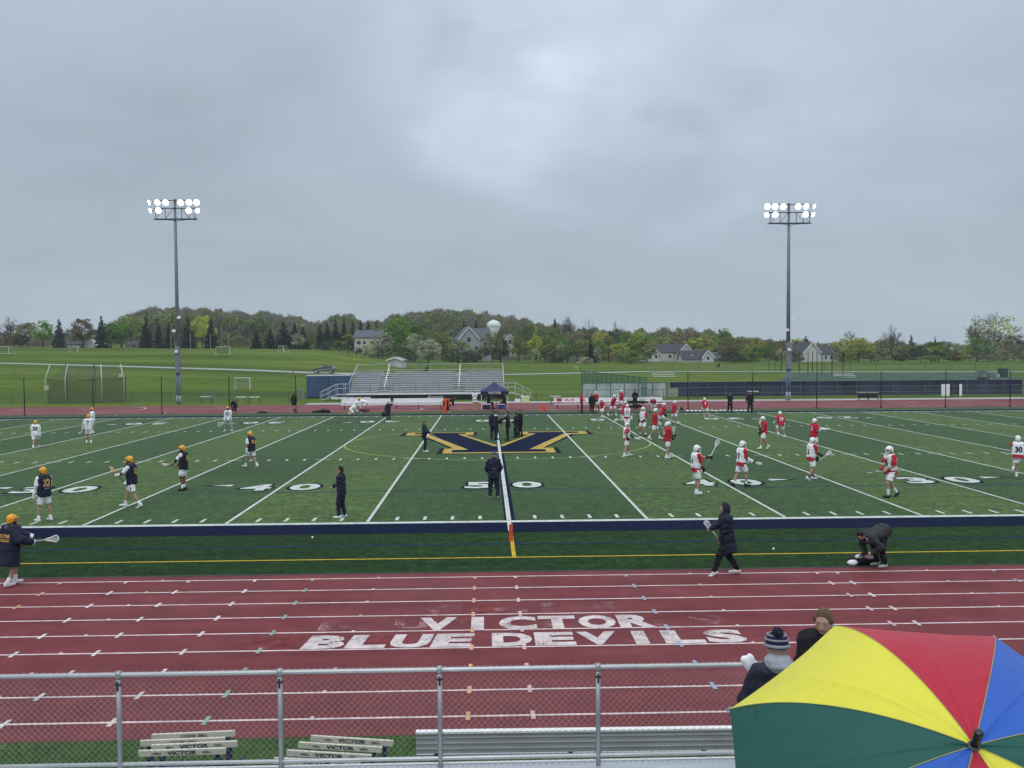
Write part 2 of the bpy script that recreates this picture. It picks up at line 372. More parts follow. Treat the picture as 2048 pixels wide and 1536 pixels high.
# dark drainage edge between turf and track
dr = MB(); dr.rect(-52, 52, -6.90, -6.78, .006); dr.rect(-52, 52, 53.95, 54.1, .006); struct(dr.build('turf_edge', mat('edge_strip', (.05, .045, .045), .8)))
def paint(name, col, wear=.30, var=.10, scale=18., lo=.30, hi=.42, rough=.75, patchy=0.):
    m = bpy.data.materials.new(name); m.use_nodes = True; t = m.node_tree; b = t.nodes['Principled BSDF']
    tx = N('ShaderNodeTexCoord', t); n = noise(tx.outputs['Object'], scale, 5, .75, t); n2 = noise(tx.outputs['Object'], 1.1, 3, .5, t)
    c = ramp(n2, [(.3, tuple(v*(1-var) for v in col)), (.7, tuple(min(1, v*(1+var)) for v in col))], t)
    c = mixc(c, ramp(noise(tx.outputs['Object'], 4., 5, .75, t), [(.38, (.80,)*3), (.62, (1.16,)*3)], t), tree=t)
    t.links.new(c, b.inputs['Base Color']); b.inputs['Roughness'].default_value = rough; b.inputs['Specular IOR Level'].default_value = .02
    if patchy: n = math_('ADD', n, math_('MULTIPLY', math_('SUBTRACT', noise(tx.outputs['Object'], 1.3, 3, .6, t), .46, t), patchy, t), t)
    a = ramp(n, [(lo, (1-wear,)*3), (hi, (1.,)*3)], t); t.links.new(a, b.inputs['Alpha']); return m
PW = paint('field_white', (.52, .57, .54), .4, scale=26); PB = paint('field_navy', (.006, .011, .036), .12); PG = paint('field_gold', (.44, .33, .09), .18)
PK = paint('field_black', (.012, .018, .020), .2); PY = paint('field_yellow', (.50, .36, .05), .2); PBL = paint('field_faint_blue', (.015, .05, .16), .65, lo=.3, hi=.75)
PGR = paint('field_faint_yellow', (.30, .36, .10), .45)
z1, z2, z3, z4 = .008, .012, .016, .020
yd = 4.572
# navy side borders
mb = MB(); mb.rect(-52, 52, -1.86, -.30, z1); mb.rect(-52, 52, 49.05, 50.7, z1); struct(mb.build('sideline_border', PB))
mb = MB(); mb.rect(-52, 52, -.30, .012, z2); mb.rect(-52, 52, 48.775, 48.98, z2)
for k in range(-10, 11):
    if k == 0: continue
    mb.rect(k*yd-.055, k*yd+.055, .02, 48.77, .018)
struct(mb.build('yard_lines', PW))
mb = MB()
for k in range(-50, 51):
    if k % 5 == 0: continue
    x = k*.9144
    for y0 in (.30, 17.1, 34.7, 47.9): mb.rect(x-.055, x+.055, y0, y0+.6, z2)
for k in range(-10, 11):
    if k: mb.rect(k*yd-.42, k*yd-.06, 17.38, 17.47, z2+.001); mb.rect(k*yd+.06, k*yd+.42, 17.38, 17.47, z2+.001); mb.rect(k*yd-.42, k*yd-.06, 35.0, 35.1, z2+.001); mb.rect(k*yd+.06, k*yd+.42, 35.0, 35.1, z2+.001)
struct(mb.build('hash_marks', PW))
mb = MB(); mb.rect(-.10, .24, .02, 19.4, z3); mb.rect(-.06, .16, 22, 48.7, z3); struct(mb.build('midfield_line_navy_edge', PB))  # navy paint strips edging the white midfield line
mb = MB(); mb.rect(-.04, .11, .02, 48.77, z4); mb.rect(-.03, .09, -1.72, -.3, z4); struct(mb.build('midfield_line', PW))
mb = MB(); mb.rect(-52, 52, -5.33, -5.24, z2); mb.rect(-.01, .10, -5.24, -1.87, z2); struct(mb.build('restraining_line', PY))
mb = MB(); mb.rect(-52, 52, 6.50, 6.60, z1-.002); mb.rect(-52, 52, -3.6, -3.5, z1); mb.rect(-52, 52, 42.0, 42.1, z1-.002); struct(mb.build('soccer_sideline', PBL))
mb = MB(); r = 9.15; cy0 = 25.6; a = np.linspace(0, 2*math.pi, 97)
for i in range(96):
    p = [(rr*math.cos(q), cy0+rr*math.sin(q)*.985, z1) for rr, q in ((r, a[i]), (r+.11, a[i]), (r+.11, a[i+1]), (r, a[i+1]))]; mb.quad(*p)
struct(mb.build('centre_circle', PGR))
# block letter logo
def inset_shape(name, polys, z, m):
    mb = MB()
    for p in polys: mb.add([(x, y, z) for x, y in p], [tuple(range(len(p)))])
    return struct(mb.build(name, m))
Lf = [(-6.05, 30.5), (-6.05, 32.45), (-1.55, 32.45), (-1.55, 30.4), (-2.1, 30.3), (0, 23.4), (0, 19.65), (-3.1, 19.65), (-3.1, 22.1), (-2.55, 22.2), (-4.9, 30.4)]
def mir(p): return [(-x, y) for x, y in p][::-1]
sh = [(-6.4, 30.1), (-6.3, 32.6), (-1.35, 32.6), (-1.35, 30.0), (-1.9, 29.95), (0, 23.0), (0, 19.4), (-3.4, 19.4), (-3.35, 22.4), (-2.75, 22.4), (-5.15, 30.1)]
inset_shape('logo_outline', [sh, mir(sh)], .010, PK)
inset_shape('logo_gold', [Lf, mir(Lf)], .013, PG)
nv = [(-5.5, 31.2), (-5.5, 32.1), (-2.1, 32.1), (-2.1, 31.2), (-2.6, 31.05), (-.28, 23.2), (0, 23.1), (0, 20.1), (-2.6, 20.1), (-2.6, 21.3), (-1.72, 21.45), (-4.55, 31.1)]
inset_shape('logo_navy', [nv, mir(nv)], .0155, PB)
# yard numbers
def digits(cx, cy, txt, flip=False, arrow=0):
    sw = -1 if flip else 1
    for (dx, c) in ((-.98, txt[0]), (.98, txt[1])):
        for (w, h, bo, z, m, nm) in ((1.50, 2.14, .055, .0105, PK, 'yard_number_outline'), (1.22, 1.74, .035, .0135, PW, 'yard_number')):
            V, F = T2(c, w, h, bold=bo)
            V = [(cx+sw*(dx+x), cy+sw*(y-h/2), z) for x, y in V]; struct(mkmesh(nm, V, F, m))
    if arrow:
        for s_, z, m in ((1.35, .0105, PK), (1., .0135, PW)):
            a = [(0, -.28*s_), (-.55*s_*1.0-.35*(s_-1), .0), (0, .28*s_)]
            V = [(cx+sw*arrow*(2.15-x*1.6), cy+sw*(.62+y), z) for x, y in a]
            struct(mkmesh('yard_arrow', V, [(0, 1, 2) if arrow*1 > 0 else (0, 2, 1)], m))
for k, txt in ((0, '50'), (2, '40'), (4, '30'), (6, '20')):
    for s in ((1,) if k == 0 else (-1, 1)):
        digits(s*k*yd, 7.95, txt, arrow=0 if k == 0 else s); digits(s*k*yd, 42.6, txt, flip=True, arrow=0 if k == 0 else -s)
# track lanes, exchange marks
PT = paint('lane_white', (.66, .55, .55), .45, scale=34, patchy=.3)
mb = MB(); T0, LW = -7.33, 1.0668
for k in range(9):
    mb.rect(-52, 52, T0-k*LW-.03, T0-k*LW+.03, .006)
for k in range(9): mb.rect(-52, 52, 54.9+k*1.22-.03, 54.9+k*1.22+.03, .006)
struct(mb.build('lane_lines', PT))
cols = {'white': paint('mark_white', (.62, .58, .58)), 'orange': paint('mark_orange', (.62, .36, .22)), 'pink': paint('mark_pink', (.60, .42, .44)), 'blue': paint('mark_blue', (.30, .38, .50)), 'green': paint('mark_green', (.26, .38, .32))}
for x0, c in ((-14.2, 'white'), (-11.0, 'orange'), (-9.43, 'white'), (-7.93, 'white'), (-6.33, 'white'), (-4.93, 'green'), (-.98, 'orange'), (0.01, 'pink'), (2.73, 'blue'), (7.47, 'pink'), (7.98, 'white'), (11.9, 'blue'), (14.5, 'white')):
    mb = MB()
    for k in range(9):
        sk = .045*k if c == 'blue' else 0
        y = T0-k*LW; mb.rect(x0-.035+sk, x0+.035+sk, y-.16 if k else y-.2, y+.16 if k else y-.03, .0120)
    struct(mb.build('exchange_marks', cols[c]))
mb = MB()   # small dots of the hurdle marks and far straight dashes
for k in range(9):
    for x in (-12.3, -3.35, 4.35, 10.3, -8.6): mb.rect(x-.03, x+.03, T0-k*LW+.02, T0-k*LW+.09, .0095)
for i, x in enumerate(np.arange(-50, 52, 3.1)):
    y = 54.9+((i*5) % 9)*1.22; mb.rect(x-.5, x+.5, y-.10, y+.10, .0095)
struct(mb.build('hurdle_marks', PT))
mb = MB()
for cx, cy, a0, a1, rr in ((-40.2, 60.9, -1.3, .9, 5.5), (-9.5, 58.0, -.9, .9, 2.6)):
    aa = np.linspace(a0, a1, 18)
    for i in range(17):
        mb.quad(*[(cx+q*math.cos(t_), cy+q*math.sin(t_), .0097) for q, t_ in ((rr, aa[i]), (rr+.14, aa[i]), (rr+.14, aa[i+1]), (rr, aa[i+1]))])
struct(mb.build('break_line', PT))
# track lettering (fresh and ghosted)
PL = paint('letter_white', (.60, .53, .53), .9, scale=22, lo=.30, hi=.48, patchy=.75)
PGH = paint('letter_ghost', (.42, .24, .25), 1., scale=22, lo=.58, hi=.80, patchy=1.0)
PGR2 = paint('letter_patch', (.22, .058, .062), .8, scale=3, lo=.3, hi=.6)
def letters(name, txt, x0, x1, y0, y1, m, z, bold=.055, shear=0., w0=None):
    n = len(txt); cw = (x1-x0)/n
    mb = MB()
    for i, c in enumerate(txt):
        if c == ' ': continue
        w = cw*.94 if c != 'I' else cw*.32
        V, F = T2(c, w, y1-y0, bold=bold if c != 'I' else .12); cx = x0+cw*(i+.5)
        mb.add([(cx+x+shear*y, y0+y, z) for x, y in V], F)
    return struct(mb.build(name, m))
letters('track_lettering', 'VICTOR', -2.10, 2.78, -11.62, -10.72, PL, .0095)
letters('track_lettering', 'BLUE', -4.22, -.98, -12.62, -11.82, PL, .0095, shear=.12)
letters('track_lettering', 'DEVILS', -.62, 4.33, -12.62, -11.82, PL, .0095)
letters('faded_lettering', 'VICTOR', -2.2, 2.6, -10.45, -9.75, PGH, .0085)
letters('faded_lettering', 'BLUE DEVILS', -4.1, 4.2, -11.5, -10.8, PGH, .0085)
mb = MB(); mb.rect(-5.2, -4.25, -12.62, -11.86, .003); mb.rect(-3.0, -2.2, -12.62, -11.86, .003); mb.rect(-1.2, -.5, -10.5, -9.7, .003); struct(mb.build('repaired_patches', PGR2))
# service road, concrete pad behind the far track
rm = mat('asphalt_road', (.36, .37, .39), .8, .15, .6)
def strip(name, pts, w, m, dz=.03):
    V = []; F = []
    P = []
    for i in range(len(pts)-1):
        n = max(2, int(math.dist(pts[i], pts[i+1])/3))
        P += [tuple(np.array(pts[i])*(1-t)+np.array(pts[i+1])*t) for t in np.linspace(0, 1, n, endpoint=False)]
    P.append(pts[-1])
    for i, p in enumerate(P):
        q = np.array(P[min(i+1, len(P)-1)])-np.array(P[max(i-1, 0)]); q = q/np.linalg.norm(q); nn = np.array([-q[1], q[0]])*w/2
        for s in (-1, 1):
            v = np.array(p)+s*nn; V.append((v[0], v[1], max(hz(*v), hz(*p))+dz))
    F = [(2*i, 2*i+1, 2*i+3, 2*i+2) for i in range(len(P)-1)]
    return struct(mkmesh(name, V, F, m))
rd = [g2[:2] for g2 in [at(-500, 722, CP[1]+185), at(0, 726, CP[1]+185), at(250, 733, CP[1]+185), at(520, 741.5, CP[1]+185), at(620, 746, CP[1]+185), at(700, 748, CP[1]+185), at(1000, 752, CP[1]+187), at(1300, 752, CP[1]+212), at(1700, 752, CP[1]+214), at(2300, 752, CP[1]+214)]]
strip('service_road', [tuple(p) for p in rd], 5.0, rm)
conc = mat('concrete', (.34, .35, .35), .85, .12, 1.5)
mb = MB(); mb.rect(-20, 60, 66.9, 70.2, -.012); struct(mb.build('concrete_apron', conc))
# near grass verge with real blades
mb = MB(); rnd = random.Random(5)
gv = mat('verge_grass', (.045, .105, .022), .9, .25, 9)
flat('verge_strip', [(-30, -21.5), (30, -21.5), (30, -16.5), (-30, -16.5)], -.008, gv)
V = []; F = []
for i in range(26000):
    x = rnd.uniform(-7.5, 7.5); y = -16.55-abs(rnd.gauss(0, 1.1)); 
    if y < -19.3: continue
    h = rnd.uniform(.03, .085); a = rnd.uniform(0, 6.28); w = .006; lx, ly = rnd.gauss(0, .02), rnd.gauss(0, .02); k = len(V)
    V += [(x-w*math.cos(a), y-w*math.sin(a), -.01), (x+w*math.cos(a), y+w*math.sin(a), -.01), (x+lx, y+ly, h)]; F.append((k, k+1, k+2))
gb = npmesh('verge_grass_blades', V, F, mat('grass_blades', (.075, .165, .035), .8, .35, 3)); tag(gb, kind='stuff', label='short green grass growing along the outer edge of the track', cat='grass')
# ================================================================== BUILT THINGS
def net_mat(name, col, a, rough=.9):
    m = bpy.data.materials.new(name); m.use_nodes = True; b = m.node_tree.nodes['Principled BSDF']
    b.inputs['Base Color'].default_value = (*col, 1); b.inputs['Alpha'].default_value = a; b.inputs['Roughness'].default_value = rough; b.inputs['Specular IOR Level'].default_value = .1
    n = noise(N('ShaderNodeTexCoord', m.node_tree).outputs['Object'], 1.3, 3, .5, m.node_tree)
    m.node_tree.links.new(ramp(n, [(.3, (a*.75,)*3), (.7, (min(1, a*1.25),)*3)], m.node_tree), b.inputs['Alpha']); return m
# ---- near chain-link fence along the stand walkway
def near_fence():
    o = tag(empty('chain_link_fence', (0, -19.6, .96)), 'galvanised chain link fence with pipe rails along the front of the stand', 'fence')
    xs = [-13.45+1.75*i for i in range(16)]
    for x in xs:
        mb = MB(); mb.tube([(x, 0, -.3), (x, 0, 1.12)], .028, 10); mb.tube([(x, 0, 1.05), (x, 0, 1.13)], .033, 10); p = mb.build('fence_post', STEEL, o, True)
        mb = MB(); mb.tube([(x, -.034, .93), (x, -.034, 1.03)], .012, 6); mb.tube([(x, 0, .98), (x, 0, 1.0)], .034, 10); mb.build('rail_clamp', DARK, p, True)
    gal = mat('bright_galvanised', (.50, .53, .54), .35, .1, 4, metal=.4, spec=.5)
    MB().tube([(xs[0], 0, 1.09), (xs[-1], 0, 1.09)], .022, 10).build('top_rail', gal, o, True)
    MB().tube([(xs[0], 0, .10), (xs[-1], 0, .10)], .022, 10).build('bottom_rail', gal, o, True)
    mb = MB(); p = .0718; n = int((xs[-1]-xs[0])/p); zz = np.arange(-.06, 1.13, p/2)
    for i in range(n):
        pts = [(xs[0]+i*p+(p/2 if (j+0) % 2 else 0)+(0 if i % 1 == 0 else 0), .03+(.004 if j % 2 else -.004), z) for j, z in enumerate(zz)]
        mb.tube(pts, .0026, 3, False)
        pts = [(xs[0]+i*p+(0 if (j+0) % 2 else p/2)+p/2, .03-(.004 if j % 2 else -.004), z) for j, z in enumerate(zz)]
        mb.tube(pts, .0026, 3, False)
    for i in range(n): mb.tube([(xs[0]+i*p, .028, 1.07), (xs[0]+i*p+.012, .03, 1.115)], .0022, 3); mb.tube([(xs[0]+i*p, .028, 1.07), (xs[0]+i*p-.012, .03, 1.115)], .0022, 3)
    mb.build('wire_mesh', mat('fence_wire', (.36, .36, .35), .5, .1, 5, metal=.3), o)
near_fence()
# ---- home stand the photograph is taken from: walkway and tiers
def home_stand():
    o = tag(empty('bleacher_stand', (0, -19.5, 0)), 'aluminium spectator stand with a wet front walkway behind the chain link fence', 'bleachers')
    mb = MB()
    for i in range(8): mb.box(-20, 20, -.02-i*.30-.285, -.02-i*.30, .90, .955)
    mb.build('walkway_deck', mat('wet_deck', (.50, .54, .58), .22, .12, 2.5, metal=.35, spec=.6, stretch=(.4, 4, 1)), o)
    MB().box(-20, 20, -.02, .02, .80, .962).build('edge_board', WHITE, o)
    mb = MB()
    for x in np.arange(-19, 20, 2.4):
        MB().box(x-.05, x+.05, -2.3, -.05, .70, .80).box(x-.05, x+.05, -.3, -.2, 0, .7).box(x-.05, x+.05, -2.3, -2.2, 0, .7).build('under_frame', STEEL, o)
    for r in range(9):
        y = -2.55-r*.75; z = 1.0+r*.33
        MB().box(-20, 20, y-.26, y, z+.38, z+.42).build('seat_plank', ALU, o)
        MB().box(-20, 20, y-.72, y-.28, z+.29, z+.33).build('foot_plank', ALU2, o)
        MB().box(-20, 20, y-.275, y-.262, z+.02, z+.37).build('riser_board', ALU2, o)
    mb = MB()
    for x in np.arange(-19, 20, 2.4): mb.bar((x, -2.4, .3), (x, -9.2, 3.5), .07, .1); mb.box(x-.04, x+.04, -6, -5.9, 0, 1.9); mb.box(x-.04, x+.04, -9, -8.9, 0, 3.4)
    mb.build('tier_frame', STEEL, o)
home_stand()
# ---- aluminium team bench beyond the fence
def bench(name, loc, L, rz, label, n=4, group=None, m=ALU, red=False):
    o = tag(empty(name, loc, rz), label, 'bench', group)
    MB().box(0, L, 0, .30, .40, .445).build('seat', m, o)
    mb = MB(); mb.box(0, L, -.09, -.05, .50, .76)
    for z in (.56, .63, .70): mb.box(0, L, -.102, -.088, z-.006, z+.006)
    mb.build('backrest', ALU2 if m is ALU else m, o)
    MB().box(0, L, -.115, -.03, .76, .785).build('lit_top_edge', WHITE, o)  # white strip paints in the light caught by the backrest's top edge
    for i in range(n):
        x = .25+(L-.5)*i/(n-1); mb = MB(); mb.bar((x, .28, 0), (x, .22, .40), .05, .05); mb.bar((x, -.02, 0), (x, -.04, .76), .06, .03); mb.bar((x, 0, .36), (x, .26, .36), .05, .05)
        mb.build('bench_leg', DARK, o)
    return o
p = g(832, 1463, .77)
bench('team_bench', (p[0], -18.12, -.01), 5.6, -.012, 'long ribbed aluminium team bench on the grass just beyond the near fence', 4)
# ---- hurdles stacked beyond the fence
def hurdle_label(top, txt, w=1.04):
    V, F = T2(txt, w*len(txt)*.028 if False else w, .042, bold=.03); return V, F
HM = mat('hurdle_bar', (.60, .58, .50), .6, .1, 6); INK = mat('black_ink', (.012, .014, .03), .7, .1); HB = mat('hurdle_blue', (.02, .03, .10), .5, .2)
def hurdle(loc, rz, kind, label, tilt=0., z=.62):
    o = tag(empty('track_hurdle', loc, rz), label, 'hurdle', 'hurdles stacked on the grass beyond the fence'); o.rotation_euler = (0, tilt, rz)
    bar = MB().box(-.53, .53, -.02, .02, z-.035, z+.035).build('top_board', HM, o)
    mb = MB()
    def put(txt, x0, w, h, sh=0.):
        V, F = T2(txt, w, h, bold=.045); mb.add([(x0+x+sh*y, -.0235, z-h/2+y) for x, y in V], F)
    if kind == 'v': put('VICTOR', 0, .36, .050); put('GILL', -.30, .11, .026, .25); put('GILL', .30, .11, .026, .25)
    else:
        put('GILL', .12, .13, .034, .25)
        for i in range(9): x = -.16+i*.021; mb.quad((x, -.0235, z-.02), (x+.006+i*.001, -.0235, z-.02), (x+.013+i*.001, -.0235, z+.02), (x+.007, -.0235, z+.02))
    mb.build('lettering', INK, bar)
    for s in (-1, 1):
        mb = MB(); mb.box(s*.42-.03, s*.42+.03, .02, .055, 0, z+.02); mb.build('upright', HB, o)
        mb = MB(); mb.tube([(s*.42, .04, .02), (s*.42, .62, .02)], .02, 6); mb.box(s*.42-.03, s*.42+.03, .58, .68, 0, .06); mb.build('base_leg', DARK, o)
    MB().tube([(-.42, .04, .22), (.42, .04, .22)], .014, 6).build('cross_bar', HB, o)
    return o
for i, (px, py, k, lb, tl) in enumerate([(390, 1470, 'g', 'hurdle with striped GILL board at the back of the left stack', -.028), (368, 1483, 'g', 'hurdle with striped GILL board, second from the back in the left stack', -.02),
        (392, 1491, 'v', 'hurdle lettered VICTOR, third from the back in the left stack', -.03), (366, 1504, 'v', 'hurdle lettered VICTOR at the front of the left stack', -.012),
        (697, 1481, 'v', 'tilted hurdle lettered VICTOR at the back of the middle stack', .085), (674, 1494, 'v', 'tilted hurdle lettered VICTOR, second from the back in the middle stack', .08),
        (652, 1510, 'v', 'tilted hurdle lettered VICTOR, third from the back in the middle stack', .08), (630, 1524, 'v', 'tilted hurdle lettered VICTOR at the front of the middle stack, low by the fence', .06)]):
    Y = -17.9-.16*(i % 4); p = at(px, py, Y); hurdle((p[0], Y, 0), 0, k, lb, tl, z=max(p[2], .3))
# ---- flood light poles
LAMP = bpy.data.materials.new('lit_lamp'); LAMP.use_nodes = True; b = LAMP.node_tree.nodes['Principled BSDF']; b.inputs['Base Color'].default_value = (1, 1, 1, 1); b.inputs['Emission Color'].default_value = (1, .98, .93, 1); b.inputs['Emission Strength'].default_value = 7
HOUS = mat('lamp_housing', (.55, .56, .56), .35, .1, metal=.5)
POLE = mat('pole_steel', (.16, .175, .20), .5, .12, 1.5, metal=.25)
def light_pole(px, base_y, top_y, Y, mirror, label):
    b0 = at(px+0, base_y, Y); tp = at(px-(8 if not mirror else -3), top_y, Y); H = tp[2]
    o = tag(empty('flood_light_pole', (b0[0], Y, 0)), label, 'light pole', 'flood light poles behind the far track')
    MB().tube([(0, 0, 3.2), (0, 0, H*.5), (0, 0, H)], [.235, .19, .125], 12).build('pole', POLE, o, True)
    [MB().tube([(s_*.15, -.05, 0), (s_*.15, -.05, 3.6)], .105, 10).build('base_leg', mat('pole_base_blue', (.13, .17, .27), .5, .15), o, True) for s_ in (-1, 1)]; [MB().tube([(s_*.15, -.05, 0), (s_*.15, -.05, .9)], .125, 10).build('base_sleeve', mat('sleeve_grey', (.30, .33, .35), .7), o, True) for s_ in (-1, 1)]
    MB().box(-.26, .26, -.32, -.18, 3.4, 6.3).build('control_cabinet', mat('cabinet_grey', (.20, .23, .28), .5, .1), o)
    mb = MB(); z = 4.
    while z < H-1.5:
        mb.tube([(-.34, 0, z), (.34, 0, z)], .016, 4); z += .9
    mb.build('climbing_peg', STEEL, o)
    for zz, x, s in ((H*.42, .3, 1), (H*.355, -.25, -1), (H*.255, -.02, 1)):
        mb = MB(); mb.box(x-.14, x+.14, -.5, -.22, zz, zz+.22); mb.add([(x-.2, -.55, zz-.05), (x+.2, -.55, zz-.05), (x+.14, -.3, zz+.2), (x-.14, -.3, zz+.2)], [(0, 1, 2, 3)]); mb.build('horn_speaker' if zz < H*.4 else 'side_floodlight', WHITE, o)
    fr = MB(); W2 = 2.2; s = -1 if mirror else 1
    zt, zm, zb = H-.18, H-1.02, H-2.18
    fr.bar((-W2+.1, -.15, zt), (W2, -.15, zt), .07); fr.bar((-W2, -.15, zm), (W2, -.15, zm), .10); fr.bar((-W2-.05, -.15, zb), (W2+.2, -.15, zb), .12); fr.bar((-W2, .35, zb), (W2, .35, zb), .06)
    for x in (-W2+.15, -1.0, .75, 1.55, W2): fr.bar((x, -.15, zb), (x, -.15, zm), .055)
    for a, c in ((-W2+.25, -W2+.9), (-1.0, -.15), (1.55, .75), (W2, 1.4)): fr.bar((a, -.15, zb), (c, -.15, zm), .04)
    fr.bar((-1, -.15, zb-.04), (0, 0, zb-.22), .04); fr.bar((1.5, -.15, zb-.04), (0, 0, zb-.22), .04)
    f = fr.build('cross_frame', mat('frame_dark', (.06, .07, .09), .5, .1), o)
    sc = 1.0
    L = [(-2.62, H-.42, -.9), (-1.75, H-.42, -.2), (-.88, H-.44, 0), (.72, H-.44, 0), (1.62, H-.42, .1), (2.42, H-.42, .2), (-2.52, H-1.28, -.8), (-1.68, H-1.28, 0), (1.58, H-1.30, 0), (2.50, H-1.32, .7)]
    if mirror: L = [(-x, z, -a) for x, z, a in L]
    for x, z, a in L:
        r = .315 if abs(a) < .5 else .26
        d = Vector((math.sin(a), -math.cos(a), -.45)).normalized()
        l = empty('lamp', (x, -.35, z)); l.parent = o
        l.rotation_euler = d.to_track_quat('-Y', 'Z').to_euler()
        mb = MB(); k = 14
        mb.tube([(0, .42, 0), (0, .30, 0), (0, .1, 0), (0, -.02, 0)], [.10, .14, r*.85, r+.01], k); mb.build('housing', HOUS, l, True)
        mb = MB(); mb.sphere((0, -.02, 0), r, k, 5, sc=(1, .28, 1), z0=0, z1=1); mb.build('lens', LAMP, l, True)
        mb = MB(); mb.bar((0, .15, r*.6), (0, .3, H-.18-z if z > H-1 else .3), .04); mb.build('bracket', _mats['frame_dark'], l)
    return o
light_pole(358, 808, 398, 70.4, False, 'tall flood light pole with lit lamps behind the left end of the far track')
light_pole(1576, 801, 406, 67.9, True, 'tall flood light pole with lit lamps beside the navy fence on the right')
# ---- black net poles along the far side of the pitch, with sagging cable
NETP = net_mat('thin_net', (.05, .06, .06), .025)
def net_run(pxs, base, top, label, ref):
    o0 = None
    P = [at(x, b, 54.15) for x, b in zip(pxs, base)]
    for i, (x, pb) in enumerate(zip(pxs, P)):
        o = tag(empty('net_pole', (pb[0], 54.15, 0)), label[i], 'pole', 'black net poles along the far touchline')
        MB().tube([(0, 0, 0), (0, 0, 3.38)], .044, 8).build('pole', mat('pole_black', (.01, .012, .014), .6, .2), o, True)
        MB().tube([(0, 0, 0), (0, 0, .10)], .11, 8).build('base', _mats['pole_black'], o, True)
        if i+1 < len(P) and P[i+1][0]-pb[0] < 9:
            w = P[i+1][0]-pb[0]; mb = MB(); pts = [(w*t, 0, 3.3-.9*4*t*(1-t)*.62) for t in np.linspace(0, 1, 14)]
            mb.tube(pts, .008, 4); mb.build('sagging_cable', _mats['pole_black'], o)
            V = []; F = []
            for k, q in enumerate(pts): V += [(q[0], 0, .05), (q[0], 0, q[2])]
            F = [(2*k, 2*k+2, 2*k+3, 2*k+1) for k in range(len(pts)-1)]
            mkmesh('netting', V, F, NETP, o)
net_run([-88, 49.5, 187, 324, 459, 592], [830, 829, 828.5, 828, 828, 828], None,
        ['black net pole at the left edge of the photo', 'black net pole farthest left, left of the batting cage', 'black net pole in front of the batting cage', 'black net pole just left of the left flood light pole', 'black net pole beside the goalkeeper in white', 'black net pole left of the blue container'], 0)
net_run([1376, 1505, 1633.5, 1762, 1891, 2020, 2150], [822, 821, 818, 815, 813, 812, 811], None,
        ['black net pole behind the red players at the tennis fence', 'black net pole beside the coach in black with a white cup', 'black net pole right of the right flood light pole', 'black net pole in front of the two wheeled benches', 'black net pole in front of the white gate', 'black net pole farthest right by the small pavilion', 'black net pole beyond the right edge'], 0)
